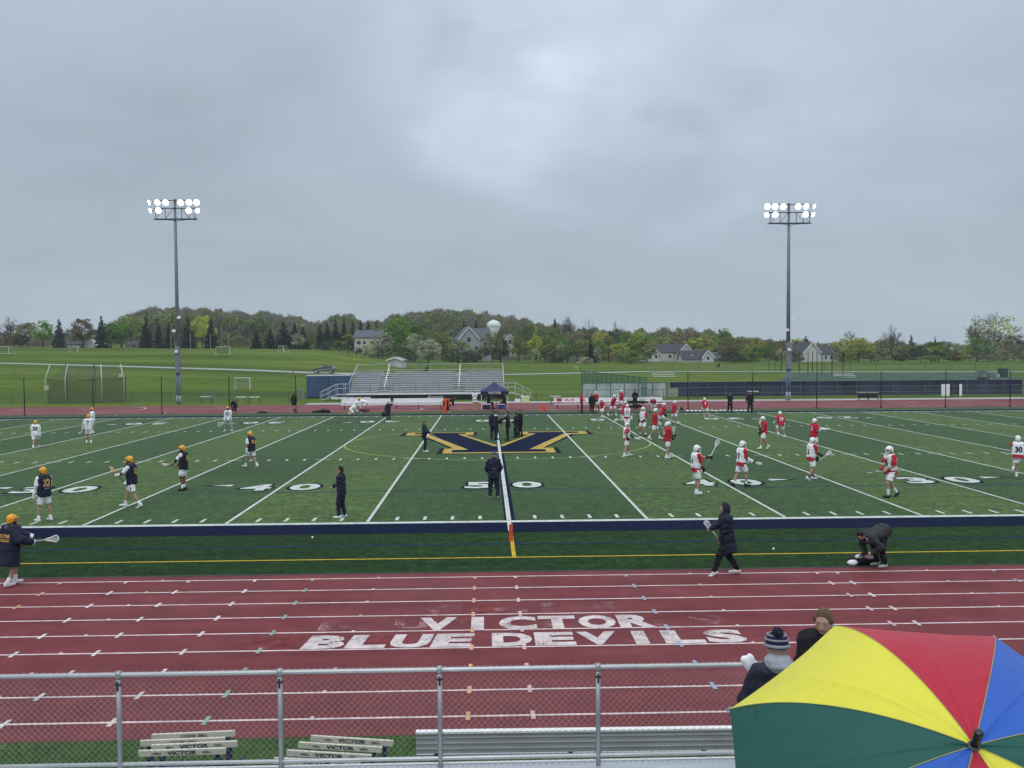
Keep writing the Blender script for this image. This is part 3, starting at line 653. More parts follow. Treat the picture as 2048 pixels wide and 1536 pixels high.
# ---- far grandstand
def grandstand():
    x0, x1, y0 = -16.6, 1.35, 76.2
    o = tag(empty('grandstand', (x0, y0, 0)), 'long silver aluminium bleachers facing the pitch across the far track', 'bleachers'); L = x1-x0
    rows = 10; rise, run = .235, .70
    aisles = [(3.3, 4.7), (12.0, 13.4)]
    segs = [(0, aisles[0][0]), (aisles[0][1], aisles[1][0]), (aisles[1][1], L)]
    PL1 = mat('stand_plank', (.60, .62, .65), .45, .07, 2, metal=.25); PL2 = mat('stand_riser', (.40, .42, .45), .5, .1, 2, metal=.2); PL3 = mat('stand_riser_dark', (.27, .285, .31), .6, .15, 2)
    for r in range(rows):
        z = .72+r*rise; y = r*run; mb = MB()
        for a, c in segs: mb.box(a, c, y, y+.28, z+.20, z+.25)
        mb.build('seat_plank', PL1, o)
        mb = MB(); mb.box(0, L, y+.28, y+run, z, z+.04); mb.build('foot_plank', PL2, o)
        mb = MB()
        for a, c in segs: mb.box(a, c, y+.02, y+.04, z, z+.19)
        mb.build('riser_board', PL3, o)
        for a, c in aisles: MB().box(a+.05, c-.05, y-.02, y+.30, z-.03, z+.06).build('aisle_step', PL1, o); MB().box(a+.06, c-.06, y-.03, y-.02, z-.14, z-.03).build('step_shadow_gap', mat('step_shadow_grey', (.12, .13, .145), .6), o)  # dark strips paint the shade in the gaps below the aisle steps
    mb = MB()
    for x in np.arange(.1, L, 1.78):
        mb.bar((x, 0, .55), (x, rows*run, .55+rows*rise), .08, .12)
        for r in (0, 4, 8): mb.bar((x, r*run+.2, 0), (x, r*run+.2, .6+r*rise), .06)
        mb.bar((x+.02, rows*run+.05, 0), (x+.02, rows*run+.05, 3.9), .055)
    mb.build('support_frame', STEEL, o)
    mb = MB(); yb = rows*run+.05; mb.bar((0, yb, 4.0), (L, yb, 4.0), .06); mb.bar((0, yb, 3.3), (L, yb, 3.3), .05)
    for x in (0, L): mb.bar((x, yb, 4.0), (x, .2, 1.9), .06); mb.bar((x, .2, 1.9), (x, .2, .2), .06); [mb.bar((x, yb*t, .6+2.4*t), (x, yb*t, 1.9+2.1*t), .045) for t in (.2, .4, .6, .8, .95)]
    mb.build('back_railing', mat('rail_white', (.50, .52, .55), .45, .1, metal=.3), o)
    for a, c in aisles:
        m_ = (a+c)/2; mb = MB(); mb.bar((m_, .6, 1.5), (m_, rows*run-.3, 3.9), .06); [mb.bar((m_, rows*run*t, .7+2.3*t), (m_, rows*run*t, 1.45+2.4*t), .05) for t in (.15, .5, .9)]; mb.build('aisle_handrail', WHITE, o)
    mb = MB(); mb.box(-.1, L+.1, -1.35, -.05, .66, .72); mb.build('front_walkway', PL1, o); MB().box(-.1, L+.1, -1.38, -1.35, .60, .80).build('walkway_edge', WHITE, o)
    mb = MB(); mb.bar((0, -1.3, 1.35), (L, -1.3, 1.35), .05); mb.bar((0, -1.3, 1.95), (L, -1.3, 1.95), .035)
    for i, x in enumerate(np.arange(0, L, 1.3)): mb.bar((x, -1.3, .7), (x, -1.3, 1.35 if i % 2 else 1.95), .05)
    mb.build('front_railing', mat('rail_grey', (.16, .18, .20), .5, .1, metal=.4), o)
    # ramps at both ends
    for s, xa in ((-1, 0), (1, L)):
        mb = MB(); e = xa+s*3.1; f = xa+s*1.3
        for yy in (-1.3, -.1):
            mb = MB(); mb.bar((xa, yy, 1.85), (f, yy, 1.85), .06); mb.bar((f, yy, 1.85), (e, yy, .95), .06); mb.bar((xa, yy, 1.35), (f, yy, 1.35), .05); mb.bar((f, yy, 1.35), (e, yy, .45), .05)
            for q, zt in ((xa+s*.4, 1.85), (f, 1.85), ((f+e)/2, 1.4), (e, .95)): mb.bar((q, yy, 0), (q, yy, zt), .05)
            mb.build('ramp_railing', mat('rail_pale', (.52, .54, .57), .4, .08, metal=.35), o)
        mb = MB(); mb.box(min(xa, f), max(xa, f), -1.3, -.1, .62, .68)
        for k in range(4): q = f+s*(.05+k*.42); mb.box(min(q, q+s*.4), max(q, q+s*.4), -1.3, -.1, .5-k*.15, .55-k*.15)
        mb.build('ramp_deck', ALU2, o)
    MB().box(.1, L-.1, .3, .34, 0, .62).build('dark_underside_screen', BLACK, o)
    return o
grandstand()
# black banner along the foot of the grandstand
o = tag(empty('banner', (-16.4, 74.75, 0)), 'black mesh banner with white lettering along the foot of the far bleachers', 'banner')
MB().box(0, 17.4, 0, .04, .04, .60).build('cloth', mat('banner_black', (.018, .02, .022), .8, .5, 1.2), o)
V, F = T2('Acura', 2.0, .38, bold=.03, shear=.4); mkmesh('lettering', [(9.75+x, -.01, .14+y) for x, y in V], F, mat('lettering_grey', (.42, .43, .45), .7), o)
# dark storage box row and white tags under the left end
for i, x in enumerate((668, 684, 700, 716, 732)):
    p = at(x+2, 796.5, 74.6); o = MB().box(-.42, .42, 0, .05, 0, .22).build('white_tag', WHITE); o.location = (p[0], 74.55, p[2]-.1)
    tag(o, 'white sign plate at the foot of the far bleachers, ' + ['leftmost', 'second from left', 'middle one', 'fourth from left', 'rightmost'][i] + ' of five', 'sign', 'white sign plates below the bleachers')
# ---- blue shipping container
o = tag(empty('storage_container', (-22.3, 80.2, 0), R(3)), 'blue corrugated storage container at the left end of the far bleachers', 'container')
BLU = mat('container_blue', (.065, .115, .22), .55, .18, .8)
mb = MB(); mb.box(0, 5.2, 0, 2.4, .1, 2.65)
for i in range(22): mb.box(.15+i*.23, .25+i*.23, -.035, 0.001, .15, 2.6)
mb.build('body', BLU, o); MB().box(-.05, 5.25, -.06, 2.46, 2.655, 2.75).build('roof', mat('container_roof', (.5, .53, .56), .5), o)
MB().box(2.6, 2.68, -.05, -.036, .15, 2.6).build('door_bar', DARK, o)
# ---- long white player benches
def player_bench(xa, xb, Y, label, red=None):
    a, c = g(xa, 800)[0], g(xb, 800)[0]; sc = (Y-CP[1]); a = at(xa, 800, Y)[0]; c = at(xb, 800, Y)[0]; L = c-a
    o = tag(empty('player_bench', (a, Y, 0)), label, 'bench', 'white player benches on the far track')
    MB().box(0, L, .0, .06, .62, 1.02).build('backrest', WHITE, o)
    s_ = MB().box(0, L, -.42, -.05, .40, .45).build('seat', WHITE, o)
    n = max(3, int(L/1.7)); mb = None
    for i in range(n):
        x = .3+(L-.6)*i/(n-1); mb = MB(); mb.bar((x, -.38, 0), (x, -.38, .4), .05); mb.bar((x, .03, 0), (x, .03, .62), .05); mb.bar((x, -.38, .36), (x, .03, .36), .05); mb.build('leg', mat('leg_maroon', (.12, .03, .035), .6), o)
    return o
player_bench(683, 781, 58.6, 'long white player bench left of the man carrying a bag')
player_bench(787, 887, 58.6, 'long white player bench right of the man carrying a bag')
o = player_bench(1108, 1325, 57.0, 'long white player bench with red marks behind the red team')
mb = MB(); mb.box(.25, .75, -.012, -.002, .68, .98); mb.build('red_panel', RED, o)
for xx in (1.25, 1.75): MB().prism([(xx+r_*math.cos(q), .70+r_*math.sin(q)) for r_, qs in ((.2, np.linspace(0, math.pi, 10)), (.1, np.linspace(math.pi, 0, 10))) for q in qs], 1, -.012, -.002).build('red_arch', RED, o)
# ---- pop-up canopy
def canopy():
    x0 = at(963, 800, 57.5)[0]; x1 = at(1015, 800, 57.5)[0]; W_ = x1-x0; D = 2.5; y0 = 56.4
    o = tag(empty('canopy_tent', (x0, y0, 0)), 'navy pop-up canopy lettered VICTOR beside the far bleachers', 'tent'); ze = 1.72; zt = 2.62
    NV = mat('canopy_navy', (.030, .040, .125), .7, .15, 2)
    P = [(-.08, -.08), (W_+.08, -.08), (W_+.08, D), (-.08, D)]; c = (W_/2, D/2)
    V = [(x, y, ze) for x, y in P]+[(c[0]+(x-c[0])*.35, c[1]+(y-c[1])*.35, ze+(zt-ze)*.55) for x, y in P]+[(c[0], c[1], zt)]
    F = [(i, (i+1) % 4, (i+1) % 4+4, i+4) for i in range(4)]+[(4+i, 4+(i+1) % 4, 8) for i in range(4)]
    cn = mkmesh('canopy', V, F, NV, o)
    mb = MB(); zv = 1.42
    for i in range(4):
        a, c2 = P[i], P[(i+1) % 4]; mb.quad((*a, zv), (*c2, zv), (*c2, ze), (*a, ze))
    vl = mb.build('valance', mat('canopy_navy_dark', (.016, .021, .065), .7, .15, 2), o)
    V, F = T2('VICTOR', W_*.5, .23, bold=.045); mkmesh('lettering', [(W_/2+x, -.10, zv+.05+y) for x, y in V], F, mat('lettering_cream', (.62, .58, .48), .7), vl)
    for x, y in ((0, 0), (W_, 0), (W_, D-.1), (0, D-.1)): MB().tube([(x, y, 0), (x, y, ze)], .03, 6).build('leg', WHITE, o)
    return o, x0, x1, y0
_, tx0, tx1, ty0 = canopy()
def table(loc, L, Wd, H, label, top=WHITE):
    o = tag(empty('folding_table', loc), label, 'table'); MB().box(0, L, 0, Wd, H-.04, H).build('tabletop', top, o)
    for x in (.1, L-.1):
        for y in (.05, Wd-.05): MB().tube([(x, y, 0), (x, y, H-.04)], .02, 5).build('leg', DARK, o)
    return o
table((tx0+.75, ty0+.55, 0), 1.1, .6, .72, 'small white folding table under the navy canopy')
table((tx0+.25, ty0+1.6, 0), 1.3, .6, 1.0, 'tall table with a pale green top at the back of the canopy', mat('pale_green', (.30, .50, .32), .6))
def cooler(loc, label, col, s=1.):
    o = tag(empty('cooler_box', loc), label, 'cooler'); MB().box(-.3*s, .3*s, -.2*s, .2*s, 0, .38*s).build('body', col, o); MB().box(-.32*s, .32*s, -.22*s, .22*s, .385*s, .45*s).build('lid', WHITE if col is not WHITE else DARK, o); return o
cooler((tx0+.5, ty0+.5, 0), 'dark cooler box on the ground under the canopy, by its left leg', mat('cooler_navy', (.02, .03, .07), .5), 1.2)
cooler((tx0+1.9, ty0+.7, 0), 'blue cooler box on the ground under the right side of the canopy', mat('cooler_blue', (.03, .06, .18), .5), 1.1)
p = g(952, 822); o = tag(empty('waste_bin', (p[0], p[1], 0)), 'tan cardboard waste bin beside the navy canopy', 'bin')
mb = MB(); mb.tube([(0, 0, 0), (0, 0, .85)], [.22, .28], 8); mb.build('bin_body', mat('cardboard', (.42, .27, .17), .8), o); MB().tube([(0, 0, .855), (0, 0, .92)], [.30, .30], 8).build('bin_rim', WHITE, o)
# ---- orange pylons
def pylon(px, py, label, h=.45, w=.11, Y=None):
    p = g(px, py); o = MB().prism([(-w, -w), (w, -w), (w, w), (-w, w)], 2, 0, h).build('pylon', mat('pylon_orange', (.78, .13, .05), .6, .06)); o.location = (p[0], p[1], .012); return tag(o, label, 'pylon')
def pylon(px, py, label, h=.45, w=.10):
    p = g(px, py); o = tag(empty('pylon', (p[0], p[1], .012)), label, 'pylon')
    mb = MB(); mb.tube([(0, 0, .03), (0, 0, h-.02), (0, 0, h)], [w*1.2, w*1.2, w*.9], 4); mb.build('pylon_body', mat('pylon_orange', (.78, .12, .045), .6, .06), o); MB().box(-w*1.3, w*1.3, -w*1.3, w*1.3, 0, .03).build('pylon_base', mat('pylon_base', (.5, .10, .04), .6), o)
pylon(1022, 1083, 'orange pylon on the yellow line at midfield, nearest to the stand', .50, .048)
pylon(1087, 824, 'orange pylon on the far touchline right of the navy canopy', .62, .14)
pylon(889, 826, 'orange pylon on the far touchline in front of the crouching person in orange', .62, .14)
# ---- lacrosse balls on the turf
for i, (px, py, lb) in enumerate([(625, 1078, 'white ball on the dark turf in front of the near sideline'), (1417, 986, 'white ball on the turf beside the right-hand 40 marking'), (6, 926, 'white ball at the left edge of the pitch near the 30 yard line'), (549, 886, 'white ball on the turf right of the stick leaning figure at left'), (233, 831, 'white ball near the far touchline in front of the batting cage'),
        (330, 828, 'white ball at the foot of the black net pole by the left flood light'), (886, 825, 'white ball just left of the far orange pylon'), (899, 825, 'white ball just right of the far orange pylon'), (722, 826, 'white ball below the right end of the bending player'), (1547, 1101, 'small white ball on the turf left of the bending person'), (660, 824, 'white ball beside the black bags on the far touchline')]):
    p = g(px, py); o = MB().sphere((0, 0, .035), .035 if i < 3 or i == 9 else .05, 10, 6).build('lacrosse_ball', WHITE, None, True); o.location = (p[0], p[1], .01); tag(o, lb, 'ball')
# ---- small white discs and cones strewn along the right of the far bench
rr = random.Random(3)
for i in range(16):
    px = 1375+i*8.2; p = g(px, 822-.9*i/16+rr.uniform(-.6, .6)); o = MB().tube([(0, 0, 0), (0, 0, .07)], [.16, .10], 8).build('marker_disc', WHITE); o.location = (p[0], p[1], .01)
    tag(o, 'low white disc in the row along the far touchline by the coaches in black', 'disc', 'white discs along the far touchline')
# ---- bags
def bag(px, py, w, h, label, m=BLACK, Y=None, z=0.):
    p = g(px, py) if Y is None else at(px, py, Y); w = float(w); 
    rb = random.Random(int(px)); pr = [('e', (0, 0, h*.30), (w*.34, w*.24, h*.36))]+[('e', (w*rb.uniform(-.42, .42), w*rb.uniform(-.15, .15), h*rb.uniform(.12, .5)), (w*rb.uniform(.07, .17), w*rb.uniform(.07, .16), h*rb.uniform(.22, .5))) for _ in range(9)]
    V, F = nets(pr, max(.018, w/34), .03, [((0, 0, 0), (0, 0, -1))]); o = tag(empty('kit_bag', (p[0], p[1], z+.005)), label, 'bag')
    npmesh('bag_body', V, F, m, o, True)
    mb = MB(); mb.tube([(-w*.25, -w*.2, h*.5), (-w*.12, -w*.25, h*1.05), (w*.12, -w*.25, h*1.05), (w*.25, -w*.2, h*.5)], .02, 5); mb.build('strap', DARK, o); return o
bag(651, 825, 1.3, .36, 'heap of black kit bags on the far touchline left of the crouching white players'); bag(636, 825, 1.0, .2, 'flat black bag at the left end of the heap on the far touchline')
bag(727, 823, .9, .22, 'dark bag on the track between the two crouching white players'); bag(523, 826, 1.1, .16, 'flat black bag by the far touchline right of the goalkeeper')
bag(1258, 799, 1.3, .42, 'black bag on the white bench left of the hooded person', z=.45, Y=56.8) ; bag(1284, 799, 1.3, .36, 'black bag on the white bench right of the hooded person', z=.45, Y=56.8)
bag(1272, 815, 1.2, .45, 'pile of black bags on the ground at the hooded person\'s feet')
bag(1363, 820, .3, .35, 'small dark bag beside the pole near the red players')
o = bag(1722, 1128, .75, .26, 'black and white backpack on the turf at the feet of the bending person')
for dx, dz, s in ((-.28, .06, .13), (-.12, .22, .09), (.18, .22, .12)):
    V, F = nets([('e', (0, 0, 0), (s, s*.7, s*.6)), ('e', (s*.6, 0, .02), (s*.5, s*.4, s*.4))], .02, .03); q = npmesh('white_pouch', V, F, WCL, o, True); q.location = (dx, -.13, dz)
# ---- simple fences in the distance
def rail_fence(pts, H, label, post=3., name='chain_link_fence', screen=None, m=STEEL, mid=False, mesh_a=.10, r=.035, sc_z=(.05, 1.)):
    pts = [np.array(p, float) for p in pts]; o = tag(empty(name, (pts[0][0], pts[0][1], 0)), label, 'fence'); b0 = pts[0].copy(); b0 = np.array([b0[0], b0[1], 0])
    P = []
    for a, c in zip(pts[:-1], pts[1:]):
        n = max(1, int(round(np.linalg.norm(c-a)/post))); P += [a+(c-a)*t for t in np.linspace(0, 1, n, endpoint=False)]
    P.append(pts[-1]); Q = [np.array([p[0], p[1], hz(p[0], p[1]) if len(p) == 2 else p[2]])-b0 for p in P]
    for q in Q[:100]: MB().tube([q+(0, 0, -.2), q+(0, 0, H)], r, 5).build('fence_post', m, o)
    mb = MB()
    for a, c in zip(Q[:-1], Q[1:]):
        mb.tube([a+(0, 0, H), c+(0, 0, H)], r*.8, 5)
        if mid: mb.tube([a+(0, 0, H*.5), c+(0, 0, H*.5)], r*.7, 5)
    mb.build('rail', m, o); V = []; F = []
    for q in Q: V += [q+(0, .02, H*sc_z[0]), q+(0, .02, H*sc_z[1])]
    F = [(2*k, 2*k+2, 2*k+3, 2*k+1) for k in range(len(Q)-1)]
    mkmesh('screen' if screen else 'wire_mesh', V, F, screen or net_mat('wire_haze', (.25, .27, .27), mesh_a), o); return o
GF = mat('fence_grey', (.13, .15, .15), .6, .1, metal=.3)
GR = mat('fence_green', (.03, .10, .07), .6, .1); GSC = net_mat('green_mesh', (.07, .20, .16), .55)
rail_fence([(-70, 71.6), (-22.6, 71.6)], 1.15, 'low grey chain link fence behind the left part of the far track', 4.2, m=GF)
rail_fence([(-23.2, 80), (-21.5, 74.6)], 1.3, 'short pale fence leading from the blue container to the ramp', 1.5, m=STEEL, mesh_a=.3)
rail_fence([(4.9, 72.6), (19.3, 72.4)], 1.1, 'low grey chain link fence between the bleachers ramp and the tennis court', 3.2, m=GF)
a = at(1163, 772, 112.5); c = at(1293, 798, 74.2)
rail_fence([(a[0], 112.5, a[2]), (c[0], 74.2, 0)], 2.35, 'green mesh fence running away from the track beside the tennis court', 3.0, screen=GSC, m=GR, mid=True, r=.05)
SCN = mat('windscreen_navy', (.030, .042, .085), .8, .45, .5, stretch=(1, 1, .3)); SCN2 = mat('windscreen_white', (.42, .47, .50), .8, .3, .9)
x34 = at(1340, 790, 75.)[0]
rail_fence([(x34, 75.), (62, 75.)], 1.78, 'tall fence covered by a dark blue windscreen on the right behind the track', 2.15, screen=SCN, m=GF, r=.045)
rail_fence([(at(1165, 790, 76.6)[0], 76.6), (x34-.1, 76.6)], 1.70, 'fence with a pale weathered windscreen behind the red team', 1.6, screen=SCN2, m=GR, r=.04)
rail_fence([(19.7, 71.9), (62, 71.9)], 1.28, 'low grey pipe fence in front of the dark blue windscreen', 3.15, m=GF, mid=True, r=.04)
o = tag(empty('banner', (at(1383, 790, 74.7)[0], 74.75, 0)), 'deep navy banner with a small white board on the right-hand windscreen', 'banner'); L = at(1513, 790, 74.7)[0]-o.location.x
MB().box(0, L, 0, .04, .1, 1.22).build('cloth', mat('banner_navy', (.014, .022, .06), .7, .2), o)
MB().box(L-1.1, L+.25, -.12, -.05, .62, .72).build('white_board', WHITE, o)
# gate
gx0 = at(1882, 790, 71.7)[0]; o = tag(empty('gate', (gx0, 71.6, 0)), 'white and grey gate in the low pipe fence on the right', 'gate')
for a, c, m in ((0, .95, WHITE), (2.0, 2.35, WHITE)): MB().box(a, c, 0, .04, .1, 1.45).build('gate_panel', m, o)
mb = MB(); mb.bar((1.0, 0, 0), (1.0, 0, 1.5), .05); mb.bar((2.0, 0, 0), (2.0, 0, 1.5), .05); mb.bar((1.0, 0, 1.42), (2.0, 0, 1.42), .06); mb.build('gate_frame', DARK, o)
# notice board panels left of the coaches
p = at(1351, 797, 73.6); o = tag(empty('notice_board', (p[0]-.9, 73.6, .05)), 'cream framed notice board in front of the navy windscreen near the net pole', 'board')
MB().box(0, 1.15, 0, .03, .15, 1.1).build('board_panel', mat('board_cream', (.34, .33, .26), .8, .4, 4), o); mb = MB(); mb.box(-.04, 1.19, -.02, .05, 1.1, 1.15); mb.box(-.04, 0, -.02, .05, 0, 1.1); mb.box(1.15, 1.19, -.02, .05, 0, 1.1); mb.build('board_frame', mat('board_frame', (.30, .31, .27), .8), o)
# wheeled benches on the right
for px, lb, w in ((1718, 'dark wheeled bench left of its twin in front of the right windscreen', 1.05), (1738, 'dark wheeled bench right of its twin in front of the right windscreen', 1.05)):
    p = g(px, 800); o = tag(empty('wheeled_bench', (p[0]-.5, p[1]-1.2, 0)), lb, 'bench', 'dark wheeled benches on the right')
    MB().box(-.05, w, .1, .45, .80, .90).build('seat', mat('bench_top_grey', (.33, .34, .35), .6), o); MB().box(.05, w-.1, .15, .4, .3, .79).build('box_body', DARK, o)
    for x in (0, w-.08): MB().bar((x+.04, .1, 0), (x+.04, .3, .8), .06).build('leg', DARK, o)
    MB().box(-.05, w, .05, .5, .0, .05).build('base_frame', mat('bench_grey', (.2, .21, .22), .6), o)
# hurdles and tables on the grass behind the track at left and centre
def far_hurdle(px, py, w, label, z0=0.):
    p = g(px, py, z0); o = tag(empty('track_hurdle', (p[0], p[1], hz(p[0], p[1]))), label, 'hurdle', 'hurdles on the grass behind the far track')
    MB().box(-w/2, w/2, -.02, .02, .66, .76).build('top_board', WHITE, o)
    for s in (-1, 1): MB().bar((s*w*.44, 0, 0), (s*w*.44, 0, .66), .05).build('upright', DARK, o); MB().bar((s*w*.44, 0, .03), (s*w*.44, .6, .03), .05).build('base_leg', DARK, o)
far_hurdle(413, 806, 1.25, 'white-topped hurdle in front of the small lacrosse goal at left'); far_hurdle(483, 807, 1.2, 'white-topped hurdle behind the goalkeeper, left one of a pair'); far_hurdle(509, 807, 1.2, 'white-topped hurdle behind the goalkeeper, right one of a pair')
p = g(1110, 806); o = tag(empty('equipment_trolley', (p[0]-.5, p[1], 0)), 'pale grey equipment trolley on the grass right of the bleachers ramp', 'trolley')
MB().box(0, 1.15, 0, .5, .62, .74).build('tray', mat('pale_grey', (.5, .52, .52), .6), o)
for x in (.1, 1.0): MB().bar((x, .1, 0), (x, .1, .62), .08).build('leg', mat('trolley_green', (.03, .08, .05), .6), o)
p = g(1050, 803); o = cooler((p[0], p[1]-.6, 0), 'yellow and white water cooler beside the bleachers ramp', mat('cooler_yellow', (.62, .66, .30), .5), 1.4); 
p = g(1035, 803); cooler((p[0], p[1]-.6, 0), 'white water cooler left of the yellow one by the bleachers ramp', WHITE, 1.0)
# ---- batting cage
def cage():
    Y0 = 73.2; L = [at(x, y, Y0) for x, y in ((85, 808), (253, 802))]; a = at(95, 800, Y0)[0]; c = at(252, 800, Y0)[0]
    o = tag(empty('batting_cage', (a, Y0, 0)), 'netted batting cage on leaning poles behind the left end of the far track', 'batting cage'); W_ = c-a; D = 5.5
    CN = net_mat('cage_net', (.050, .058, .066), .34); CN2 = net_mat('cage_net_far', (.09, .10, .11), .16)
    for nm, pts in (('front_net', ((0, 0, .05), (W_, 0, .15), (W_, 0, 2.9), (W_*.66, 0, 2.75), (W_*.25, 0, 2.55), (0, 0, 2.65))), ('back_net', ((-1.2, D, .3), (W_-2.6, D, .3), (W_-3.2, D, 4.1), (-.6, D, 3.9)))):
        mkmesh(nm, pts, [tuple(range(len(pts)))], CN if nm == 'front_net' else CN2, o)
    for x, xb, xt in ((0.05, -1.2, -.6), (W_, W_-2.6, W_-3.2)): mkmesh('side_net', [(x, 0, .05), (xb, D, .3), (xt, D, 4.), (x, 0, 2.7)], [(0, 1, 2, 3)], CN2, o)
    mkmesh('roof_net', [(0.02, 0, 2.72), (W_, 0, 2.95), (W_-3.2, D, 4.1), (-.6, D, 3.9)], [(0, 1, 2, 3)], CN2, o)
    CPM = mat('cage_pole', (.50, .54, .53), .5, .1)
    for x0, lean in ((-.15, .45), (W_*.235, .16), (W_*.70, -.22), (W_*.985, -.55)):
        MB().tube([(x0, -.1, 0), (x0, -.1, 2.75), (x0+lean*.9, .25, 4.35)], .055, 6).build('leaning_pole', CPM, o, True)
    for x0 in (-.3, W_*.34): MB().tube([(x0, D, 0), (x0, D, 3.7), (x0, D-.3, 4.4)], .05, 6).build('leaning_pole', mat('cage_pole_dark', (.10, .12, .13), .6), o)
    mb = MB(); pts = [(W_*t, -.05, 2.75-.22*math.sin(math.pi*((t*3) % 1))) for t in np.linspace(0, 1, 25)]; mb.tube(pts, .025, 4); mb.tube([(0, -.05, .05), (W_, -.05, .15)], .04, 4); mb.tube([(W_, -.02, .1), (W_, -.02, 2.9)], .04, 4)
    mb.build('net_rope', DARK, o)
    for x in (-.2, W_*.93): MB().box(x, x+.45, -.28, -.16, 1.5 if x < 0 else 2.9, 2.05 if x < 0 else 3.35).build('pad', mat('pad_cream', (.5, .48, .42), .7), o)
cage()
# ---- goals
def goal(px, py, w_px, h_px, Y, label, depth=1.6, name='soccer_goal', m=WHITE, rz=0., net=.12, r=.06):
    p = at(px, py, Y); k = (Y-CP[1])/CAM['f']; W_, H_ = w_px*k, h_px*k; o = tag(empty(name, (p[0], Y, p[2]), rz), label, 'goal')
    mb = MB(); mb.tube([(-W_/2, 0, 0), (-W_/2, 0, H_), (W_/2, 0, H_), (W_/2, 0, 0)], r, 6); mb.build('goal_frame', m, o)
    mb = MB()
    for s in (-1, 1): mb.tube([(s*W_/2, 0, H_), (s*W_/2, depth*.4, H_), (s*W_/2, depth, 0), (s*W_/2, 0, 0)], r*.6, 5)
    mb.tube([(-W_/2, depth, 0), (W_/2, depth, 0)], r*.6, 5); mb.build('rear_stays', m, o)
    mkmesh('goal_net', [(-W_/2, depth, 0), (W_/2, depth, 0), (W_/2, depth*.4, H_), (-W_/2, depth*.4, H_), (W_/2, 0, 0), (W_/2, 0, H_), (-W_/2, 0, 0), (-W_/2, 0, H_)], [(0, 1, 2, 3), (3, 2, 5, 7), (1, 4, 5, 2), (0, 3, 7, 6)], net_mat('goal_net', (.5, .5, .5), net), o); return o
def dy(d): return CP[1]+d
goal(4, 707, 26, 14, dy(215), 'white soccer goal cut by the left edge of the photo', 3)
goal(147, 704, 16, 11, dy(236), 'small white soccer goal in front of the white house at far left', 2)
goal(241, 704, 9, 7, dy(245), 'tiny grey goal on the upper field below the spreading green tree', 1.5, m=GF)
goal(446, 709, 26, 15, dy(213), 'white soccer goal with netting right of the left flood light pole', 4, rz=R(18), net=.4)
goal(562, 704, 12, 12, dy(236), 'narrow white soccer goal on the crest in front of the dark spruces', 3, rz=R(-25))
goal(485, 783, 29, 27, dy(122), 'white lacrosse goal with netting on the grass behind the goalkeeper', .9, 'lacrosse_goal', net=.35, r=.05)
goal(415, 803, 22, 20, dy(106), 'grey lacrosse goal behind the far track left of the net pole', .9, 'lacrosse_goal', net=.35, m=GF, r=.04)
goal(38, 757, 24, 20, dy(152), 'faint orange lacrosse goal on the slope at far left', .9, 'lacrosse_goal', net=.15, m=mat('goal_rust', (.20, .13, .05), .7), r=.04)
goal(575, 758, 22, 18, dy(160), 'faint orange lacrosse goal below the silver car', .9, 'lacrosse_goal', net=.12, m=mat('goal_rust', (.20, .13, .05), .7), r=.04)
for px, Y, lb in ((682, 343, 'left'), (735, 375, 'middle'), (808, 415, 'third'), (844, 458, 'right')): pass
for i, px in enumerate((342, 381, 421, 457)):
    p = at(px, 703, dy(240)); o = tag(empty('net_post', (p[0], dy(240), p[2])), 'thin grey post on the crest, ' + ['left of the flood light pole', 'just right of the flood light pole', 'in front of the right dark spruce', 'beside the white goal with netting'][i], 'post', 'thin posts on the crest')
    MB().tube([(0, 0, 0), (0, 0, 4.7)], .08, 5).build('post', mat('post_grey', (.30, .33, .32), .6), o)
# yellow football goal post
p = at(713, 729, dy(220)); o = tag(empty('goal_post', (p[0], dy(220), p[2])), 'yellow forked football goal post behind the far bleachers', 'goal post'); YL = mat('post_yellow', (.55, .52, .12), .6)
MB().tube([(0, 0, 0), (0, 0, 1.2)], .08, 6).build('stem', YL, o); MB().tube([(-.55, 0, 1.1), (.55, 0, 1.35)], .07, 6).build('crossbar', YL, o); MB().tube([(.55, 0, 1.3), (.55, 0, 3.1)], .05, 6).build('upright', YL, o); MB().tube([(-.55, 0, 1.1), (-.55, 0, 2.9)], .05, 6).build('upright', YL, o)
